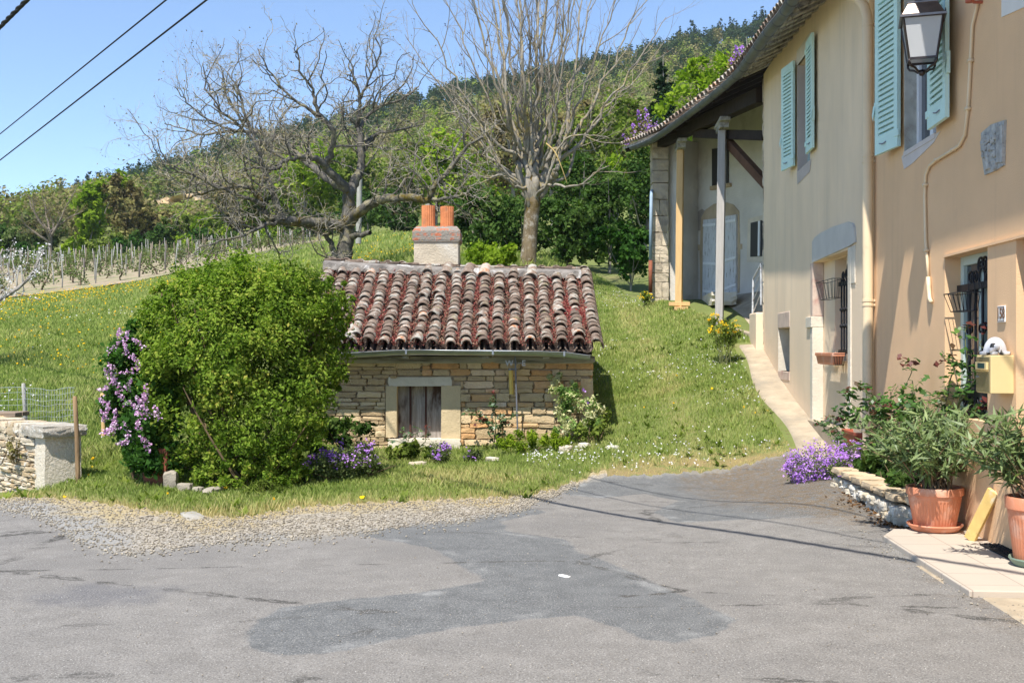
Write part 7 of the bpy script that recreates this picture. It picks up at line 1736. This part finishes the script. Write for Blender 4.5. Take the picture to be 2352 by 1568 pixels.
MIDT = [('tree', 'tall light-green tree rising right behind the porch roof', 1620, 44, 440, 230, L_SPRING, 540, 'tall'), ('tree', 'light-green tree behind the eave at the ridge pines', 1730, 48, 420, 200, L_SPRING, 520, 'tall'), ('conifer_tree', 'olive-brown conifer between the ash tree and the porch', 1522, 52, 260, 100, L_PINE, 380, 'cone'), ('tree', 'yellow-green tree behind the right side of the ash crown', 1400, 58, 260, 200, L_MID, 470, 'round'), ('tree', 'fresh green tree just left of the porch gutter end', 1450, 46, 240, 160, L_MID, 500, 'round'), ('tree', 'green tree behind the ash trunk fork', 1270, 60, 220, 190, L_MID, 500, 'round'),
        ('tree', 'yellow-green tree between walnut and ash crowns', 1060, 62, 240, 210, L_SPRING, 520, 'round'), ('tree', 'green tree behind the walnut right limb', 930, 72, 200, 180, L_MID, 510, 'round'), ('tree', 'bright green tree behind the walnut fork', 700, 84, 210, 170, L_SPRING, 520, 'round'), ('tree', 'green shrub tree behind the walnut left limb', 600, 88, 150, 170, L_MID, 545, 'low'),
        ('tree', 'brilliant yellow-green tree at the left behind the vineyard', 205, 92, 140, 80, L_SPRING, 580, 'tall'), ('tree', 'tall yellow-green tree behind the brilliant one', 215, 104, 180, 110, L_SPRING, 580, 'tall'), ('tree', 'grey-green willow at the left end of the vineyard', 90, 96, 100, 130, L_GREYG, 585, 'round'), ('tree', 'budding brown tree right of the yellow-green pair', 300, 100, 170, 120, L_OLIVE, 575, 'round'), ('tree', 'budding brown tree below the cliff', 380, 104, 82, 130, L_OLIVE, 570, 'round'),
        ('tree', 'green tree below the right end of the cliff', 470, 98, 80, 120, L_MID, 565, 'round'), ('tree', 'budding tree behind the walnut left crown', 545, 110, 130, 130, L_OLIVE, 555, 'round'), ('tree', 'grey-brown budding tree beside the ash crown left', 1000, 76, 220, 170, L_OLIVE, 520, 'round'), ('tree', 'olive budding tree behind the right ash limbs', 1340, 70, 260, 190, L_OLIVE, 480, 'round'), ('tree', 'green tree behind the left walnut crown', 800, 90, 190, 180, L_MID, 510, 'round'),
        ('tree', 'darker green tree left of the grey-green willow', 10, 100, 70, 110, L_DARK, 590, 'round'), ('tree', 'olive tree behind the middle of the ash crown', 1180, 80, 260, 190, L_OLIVE, 480, 'round')]
for i, (nm, lab, px, d, h, w_, lm, pb_, shp) in enumerate(MIDT): tree({'tree': 'leafy_tree'}.get(nm, nm), lab, px, d, h, w_, lm, 4200, 0.0035 * d + 0.06, seed=100 + i, pyb=pb_, shape=shp, tb=-0.05)
# hedge of low shrubs along the top of the vineyard: one made, then copied
rh = np.random.default_rng(77); protos = []
for i, lm in enumerate((L_MID, L_SPRING, L_DARK, L_LILAC)):
    protos.append(tree('hedge_shrub', ['mid-green shrub in the hedge along the top of the vineyard', 'light-green shrub in the hedge along the top of the vineyard', 'dark shrub in the hedge along the top of the vineyard', 'deep-green shrub in the hedge along the top of the vineyard'][i], 30 + 60 * i, 84, 52, 80, lm, 1300, 0.26, 'hedge shrubs above the vineyard', 300 + i, 'low'))
for k in range(26):
    o = protos[k % 4] if k < 4 else copy_tree(protos[rh.integers(0, 4)])
    px = -40 + 33 * k + rh.uniform(-10, 10); d = 84 + rh.uniform(0, 8) - (6 if px > 500 else 0)
    o.location = G(px, d) - Vector((0, 0, 0.15)); s = rh.uniform(0.75, 1.35); o.scale = (s, s, s * rh.uniform(0.8, 1.2)); o.rotation_euler = (0, 0, rh.uniform(0, 6))
# ------------------------------------------------------------------ ridge pines: a few made, the rest copied
SKX = [-200, 0, 100, 200, 330, 450, 700, 850, 1000, 1150, 1300, 1480, 1560, 1700, 1760, 1900]; SKY = [520, 490, 450, 412, 388, 345, 285, 240, 200, 175, 145, 98, 78, 50, 30, -10]
def pine(seed, label):
    rng = np.random.default_rng(seed); o = thing('ridge_pine', label, 'pine tree', (0, 0, 0), 0, 'pines along the ridge'); h = 9.0
    bl = [((rng.normal() * .5, rng.normal() * .5, h * f), (2.1 * (1.25 - f) * rng.uniform(.8, 1.3), 2.1 * (1.25 - f), .75)) for f in np.linspace(.3, .97, 9)]
    C, N, T = crown_points(900, bl, .34, 70, .5, rng); leaves('crown', C, N, rng.uniform(.35, .8, 900), T, L_PINE, o, .6, rng=rng)
    tk = walk([0, 0, -1], [0, 0, 1], h, .2, .04, 8, .04, np.array([0, 0, .1]), rng); stems_mesh('trunk', [(tk[0], tk[1], .3)], M_GREYBARK, o, 5); return o
pr_ = [pine(900 + i, 'dark pine on the skyline of the wooded ridge') for i in range(5)]
ridge_d = lambda px: np.interp(px, [0, 200, 330, 450, 700, 1000, 1300, 1480, 1700, 2000], [268, 288, 298, 318, 345, 385, 410, 420, 430, 440])
xs = np.concatenate([[40, 98, 140, 178, 205, 228, 300, 318, 345, 1655, 1680, 1735, 1752, 1560, 1590], np.linspace(360, 1780, 64)])
for k, px in enumerate(xs):
    o = pr_[k] if k < 5 else copy_tree(pr_[k % 5]); d = float(ridge_d(px)) + rh.uniform(-6, 3); g = G(px, d)
    top = np.interp(px, SKX, SKY) + rh.uniform(-4, 14) - (22 if k < 15 else 0); hh = (HC + (HOR - top) * d / FPX) - g.z
    s = np.clip(hh / 9.0, 0.5, 2.2); o.location = g; o.scale = (s * rh.uniform(.8, 1.15),) * 2 + (s,); o.rotation_euler = (0, 0, rh.uniform(0, 6.28))
# ------------------------------------------------------------------ the wood on the hillside: one mass
def forest():
    rng = np.random.default_rng(55); Vs = []; n_t = 0; C = []; N = []; S = []; T = []
    def treeat(px, d, base_t, var, h, w_, nl, ls):
        g = G_arr[0]; 
    NT = 5200
    px = rng.uniform(-260, 2150, NT); ld = rng.uniform(np.log(88), np.log(452), NT); d = np.exp(ld); z = H_pd(px, d); x = (px - 1176) * d / FPX
    skl = ridge_d(px); keep = d < skl + 14
    keep &= ~((px < 700) & (d < 108)); keep &= rng.random(NT) < np.clip(d / 260, 0.35, 1); zone = (px > 322) & (px < 515) & (d < 203); keep &= ~(zone & (d > 165)); NT_ = len(px); px = np.concatenate([px, rng.uniform(325, 512, 260)]); d = np.concatenate([d, np.exp(rng.uniform(np.log(110), np.log(165), 260))]); z = np.concatenate([z, H_pd(px[NT_:], d[NT_:])]); x = (px - 1176) * d / FPX; keep = np.concatenate([keep, np.ones(260, bool)])
    px, d, z, x = px[keep], d[keep], z[keep], x[keep]
    rel = (HOR - (z - HC) * FPX / d * -1) if False else None
    frac = d / ridge_d(px)
    for i in range(len(px)):
        pat = 0.5 + 0.5 * math.sin(px[i] * 0.011 + 3 * math.sin(d[i] * 0.021)) * math.cos(d[i] * 0.03 + px[i] * 0.004)
        u = rng.random()
        pineness = np.clip((frac[i] - 0.66) / 0.2, 0, 1)
        if u < pineness * 0.9: t0, var, h, w_ = 0.12, 0.12, rng.uniform(5, 8.5), rng.uniform(1.6, 2.6)
        elif rng.random() < 0.6 + 0.4 * (pat - 0.5): t0, var, h, w_ = 0.48, 0.08, rng.uniform(5, 8), rng.uniform(2, 3.2)
        else: t0, var, h, w_ = 0.62 + 0.3 * rng.random() ** 1.5, 0.1, rng.uniform(4.5, 8), rng.uniform(2, 3.3)
        if 322 < px[i] < 515 and d[i] < 203: h = rng.uniform(1.4, 3.0); w_ = rng.uniform(1.2, 2.2)
        nl = 190; c = rng.normal(size=(nl, 3)); c = unit(c) * (0.35 + 0.65 * rng.random((nl, 1)) ** 0.5)
        cl = rng.integers(0, 9, nl); cc = unit(rng.normal(size=(9, 3))) * 0.62; c = cc[cl] + c * 0.48
        p = c * np.array([w_, w_, h * 0.46]) + np.array([x[i], d[i], z[i] + h * 0.5])
        C.append(p); N.append(c + rng.normal(size=(nl, 3)) * 0.5 + np.array([0, 0, .3])); S.append(rng.uniform(.5, 1.2, nl) * (0.4 + d[i] * 0.0011)); ctin = rng.normal(size=9) * var * 0.5; T.append(np.clip(t0 + ctin[cl] + rng.normal(size=nl) * var * .4, 0, 1))
    C = np.concatenate(C); o = leaves('hillside_wood', C, np.concatenate(N), np.concatenate(S), np.concatenate(T), L_FOREST, None, .7, rng=rng)
    tag(o, 'mixed spring wood covering the hillside as one mass', 'wood', kind='stuff')
forest()
# ------------------------------------------------------------------ vineyard posts, vines, fence posts on the slope
rv_ = np.random.default_rng(31)
def vpost(seed, label, mat, h=1.0, r=0.035):
    mb = MB(); rng = random.Random(seed); mb.tube([(0, 0, -0.3), (rng.uniform(-.02, .02), 0, h * .5), (rng.uniform(-.04, .04), 0, h), (0.01, 0, h + .015)], [r, r * .95, r * .9, r * .5], 7); o = mb.build('vineyard_post', mat, None, smooth=True); return tag(o, label, 'vine post', 'posts in the vineyard')
def vine(seed):
    rng = np.random.default_rng(seed); o = thing('grape_vine', 'low gnarled grape vine with fresh shoots in the vineyard rows', 'grape vine', (0, 0, 0), 0, 'vines in the vineyard')
    a = walk([0, 0, -.1], [0.1, 0, 1], .45, .035, .025, 6, .25, np.array([0, 0, 0]), rng); br = [(a[0], a[1], .3)]; tp = a[0][-1]; C = []
    for k in range(5):
        b = walk(tp, rng.normal(size=3) * .8 + np.array([0, 0, .7]), rng.uniform(.25, .5), .015, .006, 5, .2, np.array([0, 0, .05]), rng); br.append((b[0], b[1], .3)); C.append(b[0][2:])
    stems_mesh('stock', br, pmat('vine_wood', (0.13, 0.09, 0.06), .95, var=.3), o, 5); C = np.repeat(np.concatenate(C), 6, 0); C = C + rng.normal(size=C.shape) * .09
    leaves('foliage', C, rng.normal(size=C.shape), rng.uniform(.05, .1, len(C)), rng.random(len(C)), L_GREYG, o, .8, rng=rng); return o
vm = [pmat('grey_vine_post', (0.33, 0.32, 0.29), .9, var=.25), pmat('brown_vine_post', (0.26, 0.21, 0.16), .9, var=.3), pmat('dark_vine_post', (0.16, 0.14, 0.12), .9, var=.3)]
VP = [vpost(1, 'pale grey wooden post in the vineyard rows', vm[0], 1.0, .026), vpost(2, 'brown wooden post in the vineyard rows', vm[1], 1.0, .028), vpost(3, 'dark weathered post in the vineyard rows', vm[2], .85, .04)]
VV = [vine(i) for i in range(3)]
np_, nv_ = 0, 0
for row in range(17):
    d0 = 41.5 + row * 2.3
    for k in range(60):
        px = -120 + k * 38 * 50 / d0 + rv_.uniform(-9, 9); lo = np.interp(px, [-400, 0, 330, 450, 760], [39.5, 41, 43.5, 46.5, 60.5]); hi = np.interp(px, [-400, 0, 380, 760], [79, 79, 77, 73])
        d = d0 + (px - 200) * 0.008 + rv_.uniform(-.3, .3)
        if px > 755 or not (lo < d < hi): continue
        if k % 2 == 0 and np_ < 285:
            i = rv_.choice(3, p=[.55, .3, .15]); o = VP[i] if not VP[i].get('used') else copy_tree(VP[i]); VP[i]['used'] = 1
            if 'used' in o and o is not VP[i]: del o['used']
            o.location = G(px, d); o.rotation_euler = (rv_.normal() * .05, rv_.normal() * .06, rv_.uniform(0, 6)); s = rv_.uniform(.8, 1.25); o.scale = (1, 1, s); np_ += 1
        elif nv_ < 290 and px < 700:
            i = rv_.integers(0, 3); o = VV[i] if not VV[i].get('used') else copy_tree(VV[i]); VV[i]['used'] = 1
            if 'used' in o and o is not VV[i]: del o['used']
            o.location = G(px, d); o.rotation_euler = (0, 0, rv_.uniform(0, 6)); s = rv_.uniform(.8, 1.3); o.scale = (s, s, s); nv_ += 1
for o in VP + VV:
    if 'used' in o: del o['used']
post('grey_pole', 'plain grey pole standing behind the walnut trunk', 823, 545, 400, 34, 0.09, M_GPOST, 826, cat='pole')
post('grey_pole', 'plain grey pole rising behind the left chimney pot', 984, 545, 455, 36, 0.1, M_GPOST, 983, cat='pole')
wisteria = [('wisteria', 'purple wisteria hanging over the far end of the porch roof', [(1470, 275), (1455, 300), (1480, 298), (1495, 305), (1440, 325), (1500, 290), (1485, 270)], 26), ('wisteria', 'purple wisteria tuft above the gutter higher up the roof', [(1695, 130), (1705, 122), (1690, 140), (1688, 155)], 22)]
for nm, lab, spots, d in wisteria:
    b_ = P(spots[0][0] + 15, spots[0][1] + 60, d); o = thing(nm, lab, 'wisteria', tuple(b_)); rg3 = np.random.default_rng(4)
    panicles('flowers', [(x, y, d) for x, y in spots], 40, .05, L_AUBR, o, b_, rg3, .12); n = 500
    C = np.array([tuple(P(spots[i % len(spots)][0] + rg3.normal() * 14, spots[i % len(spots)][1] + abs(rg3.normal()) * 22, d + rg3.normal() * .2) - b_) for i in range(n)]); leaves('foliage', C, rg3.normal(size=(n, 3)), rg3.uniform(.04, .09, n), rg3.random(n), L_OLIVE, o, .5, rng=rg3)
    br = [(np.array([[0, 0, 0], tuple((P(x, y, d) - b_) * .6 + Vector((0, 0, -.1))), tuple(P(x, y, d) - b_)]), np.array([.02, .012, .006])) for x, y in spots]; stems_mesh('vines', br, M_STEM, o, 4)
# ------------------------------------------------------------------ overhead cables
def cable(label, pts, r, twist=False, mat=None):
    p = [Vector(q) for q in pts]; n = 60; c = []
    for k in range(n + 1):
        u = k / n * (len(p) - 1); i = min(int(u), len(p) - 2); c.append(p[i].lerp(p[i + 1], u - i))
    mb = MB()
    if twist:
        for ph in (0, 2.09, 4.19):
            cc = [];
            for k in range(n * 6 + 1):
                u = k / (n * 6) * n; i = min(int(u), n - 1); q = c[i].lerp(c[i + 1], u - i); a = k * 0.55 + ph; cc.append(q + Vector((math.cos(a) * r * .75, math.sin(a) * r * .4, math.sin(a) * r * .75)))
            mb.tube(cc, r * .62, 6, cap=False)
    else: mb.tube(c, r, 6, cap=False)
    o = mb.build('overhead_cable', mat or M_BLACKR, None, smooth=True); tag(o, label, 'cable')
def ext(a, b_, s0, s1): return [a + (b_ - a) * s for s in np.linspace(s0, s1, 8)]
cable('upper of the two thin black overhead cables crossing the sky', ext(P(0, 308, 22), P(382, 0, 13), -1.2, 1.9), 0.011)
cable('lower of the two thin black overhead cables crossing the sky', ext(P(0, 368, 22.6), P(475, 0, 13), -1.2, 1.9), 0.013)
cable('thick twisted black cable in the upper left corner', ext(P(0, 62, 14), P(62, 0, 13), -6, 11), 0.026, True)
# ------------------------------------------------------------------ grass, flowers in the grass, pebbles
def fnoise(x, y, s, seed):
    r = np.random.default_rng(seed); out = np.zeros_like(x)
    for k in range(7):
        a = r.uniform(0, 6.28); f = s * r.uniform(.5, 2.0); out += np.sin((x * np.cos(a) + y * np.sin(a)) * f + r.uniform(0, 6.28))
    return out / 4.0
def on_grass(px, d, x, y, margin=0.0):
    ok = d > np.where(px < 1400, verge_d(px) + .16 * fnoise(px / 55, d * 1.5, 1.0, 33) - .04, edge_d(px)) + margin
    ok &= ~((x > HX0 - .05) & (x < HX1 + .02) & (y > HY0 - .05) & (y < HY1 + .1))
    fac = 2.803 + FS * y; ok &= ~((x > fac - np.where(y > 11, .43, .1)) & (y < 18.3)); pfx = 4.08 - .148 * (y - 18); ok &= ~((x > pfx - .0) & (y >= 18))
    ok &= ~((x > 2.92) & (y < 10.6)); ok &= ~(((px > -900) & (px < 760)) & (d > np.interp(px, [-400, 0, 330, 450, 760], [39, 40.5, 43, 46, 60])) & (d < 79))
    wl_ = (x - A.x) * wd.x + (y - A.y) * wd.y; wo_ = (x - A.x) * wd.y - (y - A.y) * wd.x; ok &= ~((wl_ > -.02) & (np.abs(wo_) < .36))
    return ok
def grass():
    rng = np.random.default_rng(99)
    def field(n, pxr, dr, hr, wid, pw=1.0):
        px = rng.uniform(*pxr, n); ld = np.log(dr[0]) + (np.log(dr[1]) - np.log(dr[0])) * rng.random(n) ** pw; d = np.exp(ld)
        x = (px - 1176) * d / FPX; y = d; ok = on_grass(px, d, x, y); px, d, x, y = px[ok], d[ok], x[ok], y[ok]
        wear = lane_wear(px, d); keep = rng.random(len(px)) > wear * .75; px, d, x, y, wear = px[keep], d[keep], x[keep], y[keep], wear[keep]
        z = H_pd(px, d); n = len(px); patch = fnoise(x, y, 1.6, 4); fine = fnoise(x, y, 6, 9)
        h = rng.uniform(*hr, n) * (1 + .35 * np.clip(patch, -1, 1)); edge = np.clip(1 - (d - verge_d(px)) / .55, 0, 1) * (d < 14); h = h * (1 - .5 * edge)
        w_ = wid * (d / 13) ** .8 * rng.uniform(.7, 1.3, n); a = rng.uniform(0, 2 * np.pi, n); lean = rng.uniform(.1, .75, n); la = rng.uniform(0, 2 * np.pi, n)
        dx, dy = np.cos(a) * w_ * .5, np.sin(a) * w_ * .5; tx, ty = np.cos(la) * h * lean, np.sin(la) * h * lean
        V = np.empty((n, 4, 3)); V[:, 0] = np.stack([x - dx, y - dy, z - .01], 1); V[:, 1] = np.stack([x + dx, y + dy, z - .01], 1)
        V[:, 2] = np.stack([x + dx * .7 + tx * .45, y + dy * .7 + ty * .45, z + h * .6], 1); V[:, 3] = np.stack([x + tx, y + ty, z + h], 1)
        dryn = np.clip(.4 + .16 * patch + .12 * fine + .5 * wear + .75 * edge ** 1.3, 0, 1); t = np.clip(dryn + rng.normal(size=n) * .13, 0, 1)
        return V, np.repeat(t, 4)
    parts = [field(210000, (-160, 1960), (8.6, 17), (.025, .065), .008, .8), field(80000, (1300, 1760), (16, 34), (.03, .07), .012), field(120000, (-200, 480), (12.5, 46), (.05, .12), .012), field(40000, (780, 1300), (22, 75), (.08, .22), .016), field(30000, (430, 830), (24, 62), (.08, .18), .015), field(50000, (-1100, -150), (9.5, 40), (.05, .12), .016)]
    V = np.concatenate([p[0] for p in parts]).reshape(-1, 3); T = np.concatenate([p[1] for p in parts]); F = np.arange(len(V)).reshape(-1, 4)
    tag(np_mesh('grass', V, F, L_GRASS, None, {'tint': T}), 'short green and straw coloured grass on the lane, verge and meadow', 'grass', kind='stuff')
grass()
def dots(name, label, mat, n, pxr, dr, size, seed, dens, h=.05):
    rng = np.random.default_rng(seed); px = rng.uniform(*pxr, n); d = np.exp(rng.uniform(np.log(dr[0]), np.log(dr[1]), n)); x = (px - 1176) * d / FPX
    ok = on_grass(px, d, x, d, .15); ok &= rng.random(n) < dens(px, d, x); px, d, x = px[ok], d[ok], x[ok]; n = len(px); z = H_pd(px, d) + rng.uniform(.4, 1.3, n) * h
    C = np.repeat(np.stack([x, d, z], 1), 2, 0); C = C + rng.normal(size=C.shape) * .004
    return C, rng.normal(size=C.shape) * .35 + np.array([0, -.45, .8]), np.repeat(size * rng.uniform(.7, 1.3, n) * (1 + d * .012), 2), rng.random(len(C))
def flowers(name, label, cat, mat, sets):
    C, N, S, T = [np.concatenate(q) for q in zip(*[dots(name, label, mat, *s) for s in sets])]; tag(leaves(name, C, N, S, T, mat, None, 1.0), label, cat, kind='stuff')
flowers('dandelions', 'yellow dandelions and buttercups scattered through the grass', 'wild flowers', L_YEL, [(1500, (-100, 1900), (9.5, 30), .03, 1, lambda p, d, x: .14 * (fnoise(x, d, 1.2, 3) > .25)), (5200, (-100, 420), (20, 42), .03, 2, lambda p, d, x: np.clip(fnoise(x, d, .35, 8) + .1 + (d - 30) * .03, 0.05, 1), .14), (900, (780, 960), (26, 50), .03, 5, lambda p, d, x: .4 + 0 * p, .15)])
flowers('daisies', 'white daisies scattered through the grass', 'wild flowers', L_WHITE, [(4200, (1200, 1900), (11.5, 27), .016, 3, lambda p, d, x: np.clip(fnoise(x, d, 1.5, 12) + .15, .04, 1)), (2600, (-100, 480), (14, 40), .022, 4, lambda p, d, x: np.clip(fnoise(x, d, .6, 15) - .2, .01, 1), .12)])
def weeds():
    rng = np.random.default_rng(71); n = 2600; px = rng.uniform(-100, 1850, n); d = np.exp(rng.uniform(np.log(9), np.log(26), n)); x = (px - 1176) * d / FPX
    ok = on_grass(px, d, x, d, .12) & (rng.random(n) < np.clip(.5 + .6 * fnoise(x, d, 1.1, 21), .1, 1)); px, d, x = px[ok], d[ok], x[ok]; n = len(px); z = H_pd(px, d)
    k = 8; a = rng.uniform(0, 6.28, (n, k)); s = rng.uniform(.035, .11, n)[:, None] * rng.uniform(.7, 1.3, (n, k)); el = rng.uniform(.15, .9, (n, k))
    A_ = np.stack([np.cos(a) * np.cos(el), np.sin(a) * np.cos(el), np.sin(el)], -1); C = np.stack([x, d, z], -1)[:, None] + A_ * s[..., None] * .55; N = np.stack([-np.cos(a) * np.sin(el), -np.sin(a) * np.sin(el), np.cos(el)], -1)
    T = np.clip(rng.random(n)[:, None] * .7 + rng.random((n, k)) * .3, 0, 1)
    tag(leaves('weeds', C.reshape(-1, 3), N.reshape(-1, 3), s.ravel(), T.ravel(), L_MID, None, .38, A=A_.reshape(-1, 3), rng=rng), 'low broad-leaved weeds among the grass', 'weeds', kind='stuff')
weeds()
# pebbles of the verge and grit on the road
def pebbles():
    rng = np.random.default_rng(61); n = 8000; px = rng.uniform(-60, 1330, n); lo = edge_d(px) - .1 - .5 * rng.random(n) ** 6; hi = np.maximum(verge_d(px) + .15, lo + .1); d = lo + (hi - lo) * rng.random(n); x = (px - 1176) * d / FPX
    m_ = 900; px2 = rng.uniform(0, 2300, m_); d2 = rng.uniform(4.6, 11, m_); x2 = (px2 - 1176) * d2 / FPX; ok = d2 < edge_d(px2); ok &= x2 < 2.6; x = np.concatenate([x, x2[ok]]); d = np.concatenate([d, d2[ok]]); s = np.concatenate([rng.uniform(.004, .013, n), rng.uniform(.002, .006, ok.sum())])
    k = 300; tt = rng.random(k); x3 = 2.62 + rng.normal(size=k) * .09; d3_ = 5.0 + 3.4 * tt; x = np.concatenate([x, x3]); d = np.concatenate([d, d3_]); s = np.concatenate([s, rng.uniform(.003, .009, k)])
    z = H(x, d) + .018; n = len(x); O = np.array([(1, 0, 0), (-1, 0, 0), (0, 1, 0), (0, -1, 0), (0, 0, .7), (0, 0, -.5)], float); R = rng.uniform(0, 6.28, n)
    q = O[None] * (s[:, None, None] * rng.uniform(.6, 1.3, (n, 6, 1))); c_, s_ = np.cos(R)[:, None], np.sin(R)[:, None]; V = np.stack([q[..., 0] * c_ - q[..., 1] * s_, q[..., 0] * s_ + q[..., 1] * c_, q[..., 2]], -1) + np.stack([x, d, z], 1)[:, None]
    Fb = np.array([(0, 2, 4), (2, 1, 4), (1, 3, 4), (3, 0, 4), (2, 0, 5), (1, 2, 5), (3, 1, 5), (0, 3, 5)]); F = (Fb[None] + (np.arange(n) * 6)[:, None, None]).reshape(-1, 3)
    tag(np_mesh('pebbles', V.reshape(-1, 3), F, pmat('pebble', (0.29, 0.255, 0.2), .9, var=.2, tint=.5), None, {'tint': np.repeat(rng.random(n), 6)}), 'pale loose pebbles on the verge and grit on the road', 'pebbles', kind='stuff')
pebbles()
# ------------------------------------------------------------------ thin spring haze between here and the ridge
hz = MB(); hz.box(-700, 900, -60, 800, -4, 260)
hm = bpy.data.materials.new('haze'); hm.use_nodes = True; hn = hm.node_tree; hn.nodes.remove(hn.nodes['Principled BSDF'])
pv_ = hn.nodes.new('ShaderNodeVolumePrincipled'); pv_.inputs['Color'].default_value = (0.82, 0.9, 1, 1); pv_.inputs['Density'].default_value = 0.00018; pv_.inputs['Anisotropy'].default_value = 0.2
hn.links.new(pv_.outputs[0], hn.nodes['Material Output'].inputs['Volume'])
tag(hz.build('haze', hm, None), 'thin pale spring haze over the valley', None, kind='stuff')
